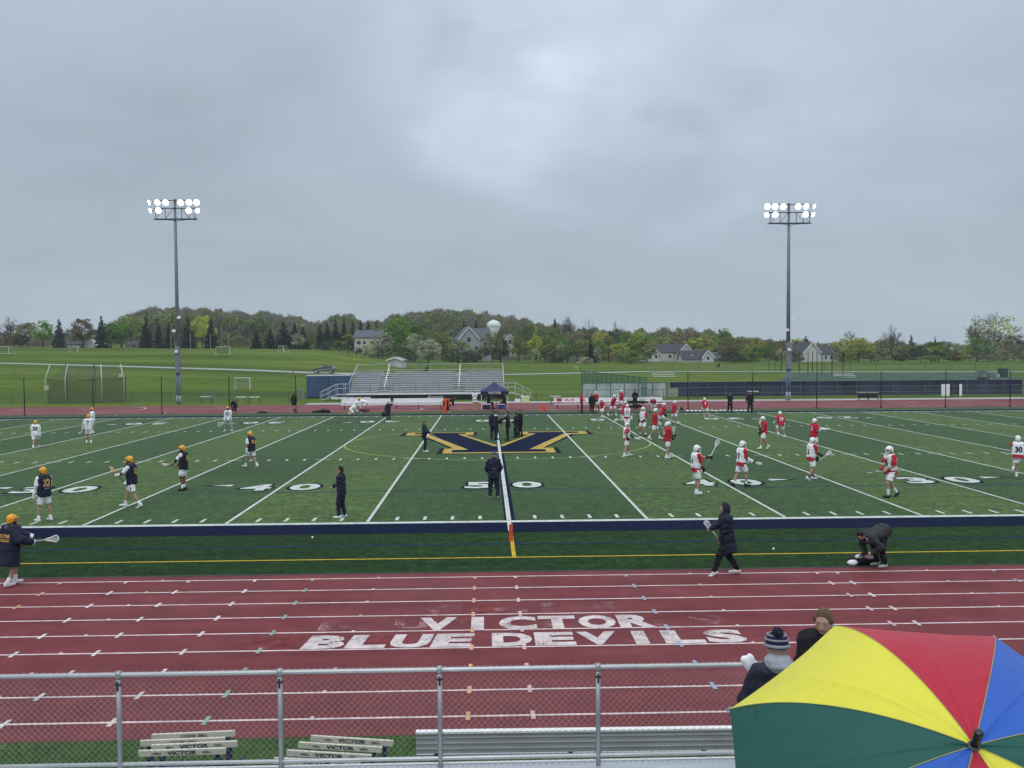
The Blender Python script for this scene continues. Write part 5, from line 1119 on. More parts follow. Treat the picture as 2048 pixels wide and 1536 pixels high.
# listed front trees: px, base, top, width, distance, colour, shape, label
TL = [(20, 697, 631, 66, 330, 'bare', 'baretree', 'bare grey tree at the far left edge of the photo'),
 (55, 697, 645, 52, 318, 'brown', 'round', 'brown budding tree left of the bright green one at far left'),
 (18, 697, 662, 60, 322, 'brown', 'bush', 'low brown bush at the far left edge'),
 (86, 696, 641, 42, 305, 'bright', 'round', 'bright green rounded tree left of the first spruce'),
 (42, 696, 668, 34, 303, 'dark', 'round', 'small dark green tree left of the bright green rounded tree'),
 (119, 696, 638, 30, 300, 'spruceblue', 'spruce', 'blue grey spruce left of the long white house'),
 (148, 697, 646, 40, 335, 'bare', 'baretree', 'bare tree behind the long white house at far left'),
 (166, 697, 638, 52, 312, 'brown', 'round', 'brownish round tree over the long white house'),
 (204, 696, 632, 30, 298, 'spruce', 'spruce', 'tallest dark spruce at the left, right of the long white house'),
 (243, 697, 634, 78, 306, 'green', 'wide', 'wide green spreading tree between two dark spruces'),
 (222, 697, 655, 44, 302, 'green', 'round', 'lower green tree at the left foot of the wide spreading tree'),
 (293, 697, 632, 30, 298, 'spruce', 'spruce', 'dark spruce right of the wide spreading tree'),
 (318, 697, 643, 24, 300, 'spruce', 'spruce', 'narrow dark spruce, middle of the three left of the flood light pole'),
 (338, 697, 645, 24, 297, 'spruce', 'spruce', 'narrow dark spruce just left of the flood light pole'),
 (377, 697, 634, 36, 299, 'spruce', 'spruce', 'broad dark spruce just right of the flood light pole'),
 (404, 698, 622, 56, 318, 'yellow', 'wide', 'yellow green tree behind the two spruces right of the flood light pole'),
 (423, 697, 637, 32, 300, 'spruce', 'spruce', 'dark spruce behind the white goal with netting'),
 (262, 690, 617, 70, 365, 'olive', 'wide', 'olive tree rising behind the wide spreading tree'),
 (455, 697, 655, 40, 322, 'olive', 'bush', 'olive bush right of the white goal with netting'), (480, 697, 662, 44, 316, 'brown', 'bush', 'brown bush left of the small spruce on the crest'),
 (513, 699, 662, 26, 300, 'spruce', 'spruce', 'small round-based spruce on the crest left of the narrow goal'),
 (541, 699, 656, 28, 305, 'spruce', 'spruce', 'dark spruce just left of the narrow white goal'),
 (568, 700, 644, 46, 312, 'spruce', 'spruce', 'big dark spruce behind the narrow white goal'), (590, 700, 646, 34, 318, 'spruce', 'spruce', 'dark spruce right of the big one behind the narrow goal'), (606, 700, 654, 30, 316, 'spruce', 'spruce', 'low dark spruce above the pale grey bush'),
 (597, 701, 666, 32, 298, 'pale', 'round', 'pale grey blossoming bush right of the narrow white goal'),
 (622, 702, 664, 28, 300, 'olive', 'round', 'small olive tree right of the pale grey bush'),
 (640, 703, 649, 30, 330, 'spruce', 'spruce', 'dark spruce at the left end of the spruce row left of the white house'), (655, 703, 646, 28, 338, 'spruce', 'spruce', 'second dark spruce of the row left of the white house'), (672, 703, 641, 28, 334, 'spruce', 'spruce', 'third dark spruce of the row left of the white house'), (688, 703, 638, 30, 336, 'spruce', 'spruce', 'tallest dark spruce of the row left of the white house'),
 (706, 700, 641, 24, 345, 'spruce', 'spruce', 'dark spruce at the left corner of the white house roof'), (722, 700, 640, 26, 348, 'spruce', 'spruce', 'dark spruce behind the left part of the white house roof'), (737, 700, 639, 24, 350, 'spruce', 'spruce', 'dark spruce behind the middle of the white house roof'), (753, 700, 643, 24, 347, 'spruce', 'spruce', 'dark spruce behind the right end of the white house roof'),
 (652, 704, 675, 46, 296, 'dark', 'bush', 'dark green bush on the crest below the spruce row'), (678, 705, 673, 40, 292, 'green', 'bush', 'green bush left of the pale column tree'),
 (697, 707, 656, 26, 288, 'olive', 'column', 'pale olive column-shaped tree left of the white house'), (716, 708, 690, 26, 286, 'dark', 'bush', 'small dark bush below the white house window'),
 (745, 714, 672, 40, 282, 'olive', 'bush', 'olive bush in front of the white house'),
 (799, 714, 626, 54, 305, 'bright', 'tall', 'big bright green tree right of the white house'), (834, 716, 648, 56, 312, 'green', 'round', 'green rounded tree right of the big bright one'),
 (765, 716, 665, 46, 272, 'pale', 'round', 'pale blossoming tree left of the white shed'), (795, 717, 655, 50, 284, 'green', 'round', 'green tree above the white shed'), (742, 716, 678, 36, 276, 'pale', 'bush', 'low pale bush in front of the white house'),
 (830, 722, 668, 46, 268, 'pale', 'round', 'pale flowering tree right of the white shed'), (857, 723, 678, 50, 265, 'pale', 'round', 'second pale flowering tree right of the white shed'), (812, 722, 684, 40, 262, 'dark', 'bush', 'dark bush directly behind the white shed'),
 (918, 725, 682, 46, 292, 'olive', 'round', 'olive tree hiding the left foot of the grey gabled house'), (948, 725, 684, 44, 288, 'green', 'bush', 'green bush hiding the foot of the grey gabled house'), (1002, 722, 678, 40, 296, 'brown', 'round', 'brown budding tree in front of the pale house'), (757, 716, 682, 40, 280, 'green', 'bush', 'green bush hiding the right half of the white two-storey house'),
 (884, 723, 664, 52, 300, 'olive', 'round', 'olive tree left of the grey gabled house'), (905, 724, 690, 44, 285, 'dark', 'bush', 'dark green bush below the grey gabled house'), (935, 725, 694, 46, 283, 'dark', 'bush', 'dark bush right of the bush below the grey gabled house'),
 (962, 725, 690, 40, 286, 'brown', 'baretree', 'bare brown shrub in front of the grey house wing'), (984, 725, 667, 44, 290, 'olive', 'round', 'olive tree in front of the grey house wing'),
 (928, 712, 644, 30, 345, 'spruce', 'spruce', 'dark spruce behind the roof of the grey gabled house'), (953, 710, 641, 28, 350, 'spruce', 'spruce', 'dark spruce left of the water tower'), (1001, 724, 672, 30, 292, 'dark', 'round', 'dark tree below the water tower'),
 (1110, 700, 637, 24, 420, 'spruce', 'spruce', 'lone dark spruce poking out above the wood right of centre'),
 (1138, 705, 622, 44, 400, 'bare', 'baretree', 'tall bare tree standing above the wood right of centre'), (1178, 705, 634, 30, 410, 'bare', 'baretree', 'thin bare tree right of the tall bare one'), (1232, 705, 640, 46, 405, 'bare', 'baretree', 'pair-topped bare tree above the wood left of the right-hand houses'),
 (1073, 725, 688, 16, 284, 'pale', 'column', 'narrow white blossoming tree below the water tower side'), (1125, 725, 686, 26, 288, 'pale', 'round', 'pale blossoming tree in the wood right of centre'), (1196, 725, 690, 18, 284, 'pale', 'column', 'narrow pale blossoming tree right of the small spruce'), (1170, 726, 708, 34, 275, 'pale', 'bush', 'low white flowering bush at the foot of the wood'),
 (1182, 725, 680, 24, 290, 'spruce', 'spruce', 'small dark spruce inside the wood right of centre'), (1112, 726, 690, 46, 286, 'dark', 'bush', 'dark bush at the foot of the wood right of the narrow white tree'),
 (1320, 712, 674, 46, 335, 'yellow', 'round', 'light green round tree behind the house group'), (1292, 716, 676, 26, 340, 'spruce', 'spruce', 'dark spruce left of the light green round tree'), (1262, 726, 692, 60, 280, 'green', 'bush', 'green bush left of the house group'), (1276, 726, 676, 46, 300, 'green', 'round', 'green tree just left of the house group'),
 (1412, 720, 668, 44, 330, 'yellow', 'round', 'yellow green rounded tree right of the house group roof'), (1395, 716, 694, 40, 322, 'yellow', 'bush', 'yellow green bush behind the low garage'), (1465, 726, 694, 60, 288, 'dark', 'bush', 'dark green bush right of the low garage'), (1452, 722, 675, 44, 305, 'olive', 'round', 'olive tree right of the low garage'), (1500, 726, 690, 50, 290, 'green', 'bush', 'green bush left of the black backstop poles'),
 (1560, 724, 688, 34, 318, 'pale', 'bush', 'grey green bush left of the right flood light pole'), (1590, 726, 690, 40, 296, 'brown', 'bush', 'brown bush right of the right flood light pole'), (1612, 716, 691, 34, 330, 'pale', 'round', 'pale blossoming tree behind the white gabled house on the right'), (1612, 716, 672, 24, 345, 'spruce', 'spruce', 'dark spruce above the white gabled house on the right'), (1592, 716, 682, 20, 338, 'spruce', 'spruce', 'small dark spruce left of the white gabled house'),
 (1652, 716, 698, 44, 326, 'yellow', 'bush', 'yellow green bush behind the white house wing on the right'),
 (1700, 716, 660, 42, 352, 'budding', 'sparse', 'sparse budding tree left of the lone bare tree on the right'), (1717, 724, 676, 62, 300, 'yellow', 'round', 'yellow olive tree left of the lone bare tree'), (1690, 724, 690, 50, 294, 'olive', 'bush', 'olive bush right of the white house wing'),
 (1783, 724, 647, 46, 305, 'bare', 'baretree', 'lone tall bare tree on the right'), (1757, 724, 685, 50, 312, 'brown', 'bush', 'brown thicket at the left foot of the lone bare tree'), (1800, 725, 690, 46, 308, 'dark', 'bush', 'dark thicket at the right foot of the lone bare tree'),
 (1822, 715, 669, 22, 380, 'spruceblue', 'spruce', 'blue grey spruce right of the lone bare tree'), (1870, 700, 672, 12, 420, 'spruce', 'spruce', 'tiny spruce tip on the skyline at right'), (1840, 724, 692, 44, 300, 'dark', 'round', 'dark green tree right of the blue grey spruce'), (1877, 724, 682, 56, 302, 'green', 'round', 'green brown rounded tree on the right'), (1912, 724, 699, 20, 296, 'red', 'bush', 'small dark red tree left of the tall pale leafed tree'),
 (1955, 724, 674, 62, 300, 'green', 'round', 'green tree at the foot of the tall pale leafed tree'), (1988, 724, 625, 104, 318, 'budding', 'sparse', 'tall pale leafed tree with open crown at the far right'), (1952, 724, 632, 40, 322, 'budding', 'sparse', 'narrow pale leafed tree at the left of the tall one at far right'), (2028, 724, 672, 50, 302, 'brown', 'round', 'brown tree at the right edge of the photo'), (2005, 724, 690, 50, 298, 'olive', 'bush', 'olive bush left of the brown tree at the right edge')]
for a in TL: tree(a[0], a[1], a[2], a[3]*1.05, dy(a[4]), a[5], a[6], a[7], 'bush' if a[6] == 'bush' else 'tree')
# more trees of the front of the wood, each its own thing
marks = [(1040, 'right of the water tower'), (1065, 'above the narrow white blossoming tree'), (1090, 'left of the lone spruce'), (1105, 'below the lone spruce'), (1130, 'below the tall bare tree'), (1150, 'right of the tall bare tree'), (1170, 'above the low white flowering bush'), (1190, 'behind the small dark spruce'), (1212, 'left of the pair-topped bare tree'), (1240, 'below the pair-topped bare tree'), (1262, 'over the bush left of the houses'), (1290, 'above the white gabled house wing'), (1345, 'above the cream house roof'), (1370, 'above the white gable end'), (1390, 'above the low garage'), (1430, 'above the garage right end'), (1455, 'well left of the backstop poles'), (1480, 'midway between the garage and the backstop'), (1505, 'left of the first backstop pole'), (1530, 'behind the first backstop pole'), (1552, 'left of the right flood light pole'), (1585, 'right of the right flood light pole'), (1640, 'above the white house by the backstop'), (1670, 'right of the last backstop pole'), (1738, 'left of the lone bare tree'), (1805, 'right of the lone bare tree'), (1858, 'right of the blue grey spruce'), (1900, 'above the small dark red tree'), (1930, 'left of the tall pale leafed tree'), (1975, 'below the tall pale leafed tree'), (2045, 'at the right edge of the photo')]
pr = np.array([(560, 640), (700, 640), (900, 640), (1000, 640), (1060, 640), (1130, 652), (1200, 650), (1240, 655), (1330, 650), (1400, 652), (1440, 654), (1500, 668), (1600, 674), (1700, 676), (1800, 680), (1900, 688), (2060, 684)])
cc_ = ['olive', 'brown', 'green', 'olive', 'yellow', 'brown', 'green', 'dark']
for i, (px, mk) in enumerate(marks):
    for row, d0 in ((0, 300), (1, 350)):
        x = px+rs.uniform(-6, 6)+row*10; ptop = np.interp(x, pr[:, 0], pr[:, 1])+(24 if row == 0 else 5)+rs.uniform(-4, 8)
        c = cc_[(i*3+row*5+int(rs.randint(3))) % 8]; shp = ['round', 'wide', 'tall', 'round'][int(rs.randint(4))]
        if 1295 < x < 1440 or 1600 < x < 1690: d0 += 40
        tree(x, 724, ptop, rs.uniform(36, 54), dy(d0+rs.uniform(-12, 12)), c, shp, '%s, %s row of the wood, %s' % (KN[c], ['front', 'back'][row], mk))
# far wood on the ridge: one mass
def wood(name, xs, prof, dr, hr, wr, cols, label, seed, n):
    r = np.random.RandomState(seed); groups = {}
    prof = np.array(prof); cl = [('round', 0), ('wide', 1), ('tall', 2)]; clouds = []
    for sname, s in cl:
        C, sz = crown_cloud(sname, np.random.RandomState(s+5), .30, True); clouds.append((C, sz*1.9))
    VV = []; FF = []; MI = []; k = 0; TV = []
    for i in range(n):
        x = r.uniform(*xs); d = r.uniform(*dr); q = (d-dr[0])/(dr[1]-dr[0]); top = np.interp(x, prof[:, 0], prof[:, 1])+(1-q)*r.uniform(6, 34)+r.uniform(-2, 4)
        t = at(x, top, dy(d)); H = r.uniform(*hr); W_ = r.uniform(*wr); C, sz = clouds[r.randint(3)]
        a = r.uniform(0, 6.28); R2 = np.array([[math.cos(a), -math.sin(a), 0], [math.sin(a), math.cos(a), 0], [0, 0, 1]])
        P = (C@R2)*[W_, W_, H]+[t[0], t[1], t[2]-H]; S = sz*W_*r.uniform(.6, 1.3, len(P)); mi_ = int(r.choice(len(cols), p=[c[1] for c in cols])); V, F = twigs_(P, S, r) if cols[mi_][0] in ('ridge1', 'ridge3') else quads(P, S, r); VV.append(V); FF.append(F+k); k += len(V); nq = len(F); MI += [mi_]*len(F)
        for _ in range(5):   # bare trunks and limbs showing between the crowns
            a0 = np.array([t[0]+r.normal(0, W_*.16), t[1]-W_*.30*r.uniform(.3, 1.2), t[2]-H]); a1 = a0+[r.normal(0, W_*.14), 0, H*r.uniform(.55, .93)]; w0 = r.uniform(.08, .17); TV += [a0-[w0, 0, 0], a0+[w0, 0, 0], a1+[w0*.35, 0, 0], a1-[w0*.35, 0, 0]]
    TV = np.array(TV); VV.append(TV); FF.append(np.arange(len(TV)).reshape(-1, 4)+k); MI += [len(cols)]*(len(TV)//4); cols = list(cols)+[('trunkgrey', 0)]
    o = npmesh(name, np.concatenate(VV), np.concatenate(FF), [LM[c[0]] for c in cols], mi=MI)
    return tag(o, label, 'wood', kind='stuff')
LM['trunkgrey'] = leafmat('ridge_trunk', (0.208, 0.189, 0.163), .2, rnd=0); LM['ridge1'] = leafmat('ridge_brown', (0.194, 0.182, 0.105), .25, rnd=0); LM['ridge2'] = leafmat('ridge_olive', (0.194, 0.239, 0.082), .25, rnd=0); LM['ridge3'] = leafmat('ridge_grey', (0.227, 0.209, 0.182), .2, rnd=0); LM['ridge4'] = leafmat('ridge_green', (0.137, 0.216, 0.068), .25, rnd=0)
wood('ridge_wood', (215, 1140), [(180, 650), (225, 642), (265, 620), (290, 609), (400, 609), (440, 614), (530, 618), (590, 624), (615, 636), (645, 640), (655, 626), (700, 622), (718, 638), (750, 636), (765, 628), (820, 620), (870, 613), (960, 615), (1000, 624), (1040, 628), (1070, 640), (1140, 644)],
     (395, 520), (11, 16), (9, 14), [('ridge1', .27), ('ridge2', .34), ('ridge3', .22), ('ridge4', .17)], 'brown and olive wood covering the ridge behind the fields', 3, 640)
wood('distant_wood', (1000, 2200), [(1000, 634), (1060, 640), (1130, 652), (1200, 652), (1240, 657), (1330, 652), (1400, 654), (1440, 656), (1500, 670), (1600, 676), (1700, 674), (1800, 676), (1900, 678), (2200, 676)],
     (400, 560), (11, 15), (10, 15), [('ridge4', .34), ('ridge2', .36), ('ridge1', .20), ('ridge3', .10)], 'mixed green and brown wood behind the houses on the right', 4, 430)
wood('left_wood', (-160, 240), [(-160, 655), (0, 658), (100, 662), (240, 650)], (340, 440), (9, 13), (9, 13), [('ridge1', .4), ('ridge3', .4), ('ridge2', .15), ('ridge4', .05)], 'grey brown wood behind the spruces at far left', 6, 110)
wood('hedge_wood', (440, 1290), [(440, 672), (620, 676), (700, 690), (760, 690), (900, 694), (1290, 692)], (318, 345), (8, 12), (8, 12), [('ridge4', .5), ('ridge2', .3), ('ridge1', .1), ('ridge3', .1)], 'dense green undergrowth along the foot of the ridge', 8, 150)
# ================================================================== PEOPLE
v3 = lambda *a: np.array(a, float)
def ik(a, b, l1, l2, pole):
    d = b-a; L = np.linalg.norm(d); L2 = min(max(L, abs(l1-l2)+.02), l1+l2-.004); u = d/(L+1e-9); b2 = a+u*L2
    x = (l1*l1-l2*l2+L2*L2)/(2*L2); hh = math.sqrt(max(l1*l1-x*x, 0)); p = pole-u*(pole@u); p = p/(np.linalg.norm(p)+1e-9); return a+u*x+p*hh, b2
def ry(v, a): c, s = math.cos(a), math.sin(a); return np.array([v[0]*c+v[2]*s, v[1], -v[0]*s+v[2]*c])
POSES = {
 'stand': {}, 'stand2': dict(fl=(.06, .14, .09), fr=(-.06, -.13, .09)), 'wide': dict(hz=.90, fl=(.05, .27, .09), fr=(.0, -.27, .09)),
 'walk': dict(hz=.92, fl=(.30, .09, .10), fr=(-.30, -.09, .13), lean=5), 'walk2': dict(hz=.92, fl=(-.32, .09, .13), fr=(.30, -.09, .10), lean=5),
 'run': dict(hz=.93, fl=(.28, .07, .12), fr=(-.52, -.08, .38), lean=14), 'run2': dict(hz=.93, fl=(-.52, .07, .38), fr=(.28, -.08, .12), lean=14),
 'ready': dict(hz=.86, fl=(.05, .26, .09), fr=(-.02, -.26, .09), lean=18),
 'bend': dict(hz=.86, fl=(.02, .14, .09), fr=(.0, -.14, .09), lean=92, hl=(.50, .10, .34), hr=(.55, -.08, .30), head=20),
 'bend2': dict(hz=.84, fl=(.02, .22, .09), fr=(-.15, -.22, .09), lean=70, hl=(.50, .16, .46), hr=(.52, -.12, .40), head=10),
 'crouch': dict(hz=.40, fl=(.12, .17, .09), fr=(-.18, -.15, .12), lean=42, hl=(.52, .12, .30), hr=(.50, -.10, .28), head=10),
 'sit': dict(hz=.50, fl=(.46, .13, .09), fr=(.44, -.13, .09), lean=10, hl=(.32, .14, .62), hr=(.32, -.12, .62)),
 'lean': dict(hz=.90, fl=(-.10, .30, .09), fr=(.05, -.20, .09), lean=12, side=.28),
}
HELM = {}
def mat2(nm, c, **k): return mat(nm, c, **k)
ORANGE = mat('orange_cloth', (.75, .12, .04), .8, .1, 6, bump=.3); GREYB = mat('cap_grey_cloth', (.10, .11, .13), .85, .2, 6)
HWHITE = mat('helmet_white', (.86, .88, .88), .3, .05, 6, spec=.5); HDARK = mat('helmet_dark', (.02, .02, .025), .4, .2); HRED = mat('helmet_red', (.35, .02, .03), .35, .1)
HAIRD = mat('hair_dark', (.012, .010, .009), .6, .3, 30); HAIRB = mat('hair_brown', (.13, .078, .042), .65, .35, 30, bump=.4, bscale=60)
SHOEW = mat('shoe_white', (.70, .71, .72), .6, .06); SHOED = mat('shoe_dark', (.02, .022, .03), .6, .2); SWEAT = mat('sweatpants_grey', (.33, .35, .38), .9, .15, 5, bump=.4)
LENSB = mat('eye_dark', (.015, .012, .01), .3, .1)
def person(px, py, top, yaw, fit, pose='stand', label='', loc=None, H=None, text=(), stick=None, near=None, hp=None, **kw):
    """px, py: where the feet stand on the ground; top: image height of the head top, from which the true height follows"""
    if loc is None: loc = g(px, py)
    loc = np.array(loc, float)
    P = dict(hz=.95, lean=2, side=0, fl=(0, .12, .09), fr=(0, -.12, .09), hl=(.06, .25, .80), hr=(.06, -.25, .80), head=0, turn=0); P.update(POSES[pose]); P.update(kw)
    if H is None: H = at(hp or px, top, loc[1])[2]-loc[2]; 
    S = H/1.80 if pose not in ('bend', 'bend2', 'crouch', 'sit') else (kw.get('S', 1.0))
    S = min(max(S, .9), 1.1); P.pop('S', None)
    dist = loc[1]-CP[1]; h = .013 if dist < 24 else (.017 if dist < 42 else (.021 if dist < 65 else .027))
    if near: h = near
    la = R(P['lean']); t = v3(math.sin(la), 0, math.cos(la)); pel = v3(0, P['side']*-.0, P['hz']); sdv = v3(0, P['side'], 0)
    hipc = pel; ch = pel+t*.50+sdv*.5; nk = pel+t*.555+sdv*.56; th_ = R(P['lean']*.45+P['head']); tv = v3(math.sin(th_), 0, math.cos(th_)); hd = nk+tv*.165+v3(.015, 0, 0)+sdv*.15
    HL, HR = hipc+v3(0, .09, 0), hipc-v3(0, .09, 0); SL, SR = ch+v3(0, .185, -.01), ch-v3(0, .185, .01)
    fL, fR = v3(*P['fl']), v3(*P['fr']); KL, fL = ik(HL, fL, .44, .43, v3(1, .12, .05)); KR, fR = ik(HR, fR, .44, .43, v3(1, -.12, .05))
    hl, hr = v3(*P['hl']), v3(*P['hr'])
    if stick: # (butt, head, grip_lower, grip_upper, lower hand side)
        b0, b1 = v3(*stick[0]), v3(*stick[1]); a_, c_ = stick[2], stick[3]
        if a_ is not None: q = b0+(b1-b0)*a_; hr = q if stick[4] == 'r' else hr; hl = q if stick[4] == 'l' else hl
        if c_ is not None: q = b0+(b1-b0)*c_; hl = q if stick[4] == 'r' else hl; hr = q if stick[4] == 'l' else hr
    EL, hl = ik(SL, hl, .28, .27, v3(-.55, .55, -.7)); ER, hr = ik(SR, hr, .28, .27, v3(-.55, -.55, -.7))
    wl, wr = hl, hr
    ang = R(P['turn']); ct, st_ = math.cos(ang), math.sin(ang); fw = v3(math.cos(th_)*ct, st_, -math.sin(th_)*ct)   # face direction
    sidev = np.cross(tv, fw); sidev /= np.linalg.norm(sidev); fw = np.cross(sidev, tv); RT = np.stack([fw, sidev, tv], 1)
    hl_ = lambda x, y, z: hd+fw*x+sidev*y+tv*z
    def toe(f, k): 
        d = v3(1, 0, 0) if f[2] < .115 else v3(.72, 0, -.69)
        if f[2] > .25: d = v3(.25, 0, -.97)
        return f+d*k+v3(0, 0, -.045 if f[2] < .115 else -.02)
    skin = fit.get('skin', SKIN)
    A = []
    A += [('e', hd, (.088, .076, .115), RT), ('e', hl_(.03, 0, -.055), (.055, .052, .065), RT), ('c', nk-t*.03, hd-tv*.03, .058, .054)]
    A += [('c', hl_(.082, 0, .005), hl_(.104, 0, -.028), .010, .016), ('e', hl_(-.005, .077, -.012), (.016, .012, .03), RT), ('e', hl_(-.005, -.077, -.012), (.016, .012, .03), RT), ('c', hl_(.07, -.03, .03), hl_(.07, .03, .03), .012, .012)]
    A += [('c', ch+v3(0, .09, -.05), hipc+v3(0, .06, .04), .105, .105), ('c', ch+v3(0, -.09, -.05), hipc+v3(0, -.06, .04), .105, .105), ('c', SL, SR, .055, .055)]
    for s, k_, f_ in ((HL, KL, fL), (HR, KR, fR)):
        A += [('c', s, k_, .092, .060), ('c', k_, f_, .056, .037), ('e', k_+(f_-k_)*.30-v3(.022, 0, 0), (.05, .045, .10)), ('c', f_+v3(-.03, 0, -.04), toe(f_, .17), .036, .028)]
    for s, e_, w_ in ((SL, EL, wl), (SR, ER, wr)):
        A += [('c', s, e_, .053, .041), ('c', e_, w_, .041, .027)]
    glove = fit.get('glove')
    def hand(w_, e_, sgn, r=.0088, hh=.0075, pal=.036, curl=.8):
        d = w_-e_; d /= np.linalg.norm(d)+1e-9; n = v3(0, -sgn, 0)-d*(v3(0, -sgn, 0)@d); n /= np.linalg.norm(n)+1e-9; w2 = np.cross(d, n); o = []
        c = w_+d*.045; o.append(('c', w_, w_+d*.085, pal*.72, pal*.85))
        for i, L in enumerate((.070, .080, .074, .058)):
            b_ = w_+d*.088+w2*((i-1.5)*.0195*(r/.0088)); k1 = b_+(d*.75+n*.35*curl)*L*.55; k2 = k1+(d*.2+n*.9*curl)*L*.5; o += [('c', b_, k1, r, r*.95), ('c', k1, k2, r*.95, r*.8)]
        q = w_+d*.03+w2*-.036; k1 = q+(d*.6-w2*.55+n*.3)*.04; o += [('c', q, k1, r*1.25, r*1.1), ('c', k1, k1+(d*.6+n*.6)*.035, r*1.1, r*.9)]; return o
    V, F = nets(A, h, .035); Vs, Fs = [V], [F]; n0 = len(V)
    if not glove:
        for w_, e_, sg in ((wl, EL, 1), (wr, ER, -1)):
            a_, b_ = nets(hand(w_, e_, sg), max(.0075, min(h*.55, .012)), .008); Vs.append(a_); Fs.append(b_+n0); n0 += len(a_)
    body = npmesh('person', np.concatenate(Vs), np.concatenate(Fs), skin, smooth=True)
    body.location = Vector([float(q) for q in loc]); body.rotation_euler = (0, 0, R(yaw)); body.scale = (S, S, S)
    tag(body, label, 'person', fit.get('group'))
    MW = Matrix.Translation(body.location) @ Matrix.Rotation(R(yaw), 4, 'Z') @ Matrix.Scale(S, 4)
    def part(nm, prims, m, k=.035, cuts=(), hh=None, par=None):
        V, F = nets(prims, hh or h, k, cuts)
        if not len(F): return None
        if nm in ('jacket', 'trousers', 'jersey', 'shorts', 'shorts_leg', 'sleeve', 'hood', 'hood_folds', 'undershirt', 'hair'):   # folds in the cloth
            rg = np.random.RandomState(int(abs(loc[0])*97+len(V)) % 9999); Dp = np.zeros(len(V))
            for _ in range(5):
                d_ = rg.normal(size=3)*[.6, .6, 1.]; d_ /= np.linalg.norm(d_); Dp += np.sin(V@d_*rg.uniform(22, 55)+rg.uniform(0, 6.28)+1.5*np.sin(V[:, 2]*9+rg.uniform(0, 6)))
            e1 = V[F[:, 2]]-V[F[:, 0]]; e2 = V[F[:, 3]]-V[F[:, 1]]; fn_ = np.cross(e1, e2); vn = np.zeros_like(V)
            for c_ in range(4): np.add.at(vn, F[:, c_], fn_)
            vn /= np.linalg.norm(vn, axis=1)[:, None]+1e-9; V = V+vn*(Dp*.0026*(1.5 if nm in ('jacket', 'trousers') else 1.))[:, None]
        return npmesh(nm, V, F, m, par or body, True)
    # clothes
    def torso(off, low, puff=0.):
        b_ = pel-t*low; return [('c', ch+v3(0, .10, -.04)+0*t, hipc+v3(0, .065, 0)+t*.02, .112+off+puff, .112+off), ('c', ch+v3(0, -.10, -.04), hipc+v3(0, -.065, 0)+t*.02, .112+off+puff, .112+off), ('c', SL-v3(0, .02, 0), SR+v3(0, .02, 0), .066+off*.6, .066+off*.6), ('c', hipc+v3(0, .065, 0)+t*.02, hipc+v3(0, .07, 0)-t*low, .112+off, .118+off), ('c', hipc-v3(0, .065, 0)+t*.02, hipc-v3(0, .07, 0)-t*low, .112+off, .118+off)]
    def sleeve(s, e_, w_, off, k):
        if k <= 1: q = s+(e_-s)*k; return [('c', s, q+(q-s)*.25, .062+off, .058+off)], [(q, (e_-s)/np.linalg.norm(e_-s))]
        q = e_+(w_-e_)*(k-1); return [('c', s, e_, .060+off, .054+off), ('c', e_, q, .054+off, .042+off)], []
    cutn = [(nk+t*.045, t)]
    TT = fit['top']; tm_ = fit['tm']; o2 = []; jersey = None
    if TT in ('jersey', 'pinnie'):
        low = .06 if TT == 'pinnie' else .09
        if fit.get('hem'):  # longer coloured shirt under the vest
            part('undershirt', torso(.026, .12), fit['hem'], cuts=[(hipc-t*.11, -t)]+cutn)
        vest = torso(.036, .04, .012)
        if TT == 'pinnie': vest[2] = ('c', SL*.66+SR*.34-t*.01, SR*.66+SL*.34-t*.01, .088, .088)
        jersey = part('jersey', vest, tm_, cuts=[(hipc+t*.03 if fit.get('hem') else hipc-t*.12, -t)]+cutn)
        if fit.get('yoke'): part('yoke', [('c', SL*.6+SR*.4, SR*.6+SL*.4, .10, .10)], fit['yoke'], cuts=[(ch-t*.01, -t)]+cutn)
        for s, e_, w_ in ((SL, EL, wl), (SR, ER, wr)):
            pr_, ct_ = sleeve(s, e_, w_, .044 if TT == 'pinnie' else .030, .95 if TT == 'pinnie' else .86); part('sleeve', pr_, fit.get('slv', tm_), cuts=ct_)
            if fit.get('long'): part('arm_sleeve', [('c', s+(e_-s)*.5, e_, .050, .047), ('c', e_, e_+(w_-e_)*.9, .047, .033)], fit['long'])
            elif fit.get('pad'): part('elbow_pad', [('c', s+(e_-s)*.80, e_+(w_-e_)*.35, .055, .053)], fit['pad'], hh=h)
    elif TT in ('jacket', 'coat', 'poncho'):
        low = {'jacket': .10, 'coat': .30, 'poncho': .34}[TT]; off = {'jacket': .022, 'coat': .045, 'poncho': .075}[TT]+(.022 if P['lean'] > 60 else 0)
        pr_ = torso(off, low); a_, _ = sleeve(SL, EL, wl, off*.8, 1.93); b_, _ = sleeve(SR, ER, wr, off*.8, 1.93)
        if TT != 'jacket': pr_ += [('c', hipc, hipc-t*low, .16, .19+off*.5)]
        jersey = part('jacket', pr_+a_+b_, tm_, cuts=[(hipc-t*(low+.06), -t), (nk+t*.06, t)])
        part('collar', [('c', nk-t*.02, nk+tv*.045, .085, .075)], fit.get('collar', tm_))
        if fit.get('hood') == 'down': part('hood', [('e', nk-t*.015-v3(.075, 0, 0), (.085, .12, .075)), ('c', nk+v3(.04, .09, -.01), nk+v3(-.05, .10, .03), .045, .05), ('c', nk+v3(.04, -.09, -.01), nk+v3(-.05, -.10, .03), .045, .05)], fit.get('hoodm', tm_))
        if fit.get('hood') == 'up': part('hood', [('e', hl_(-.02, 0, .015), (.118, .108, .145), RT), ('c', nk, hl_(-.03, 0, -.05), .10, .10)], fit.get('hoodm', tm_), cuts=[(hl_(.062, 0, 0), fw)])
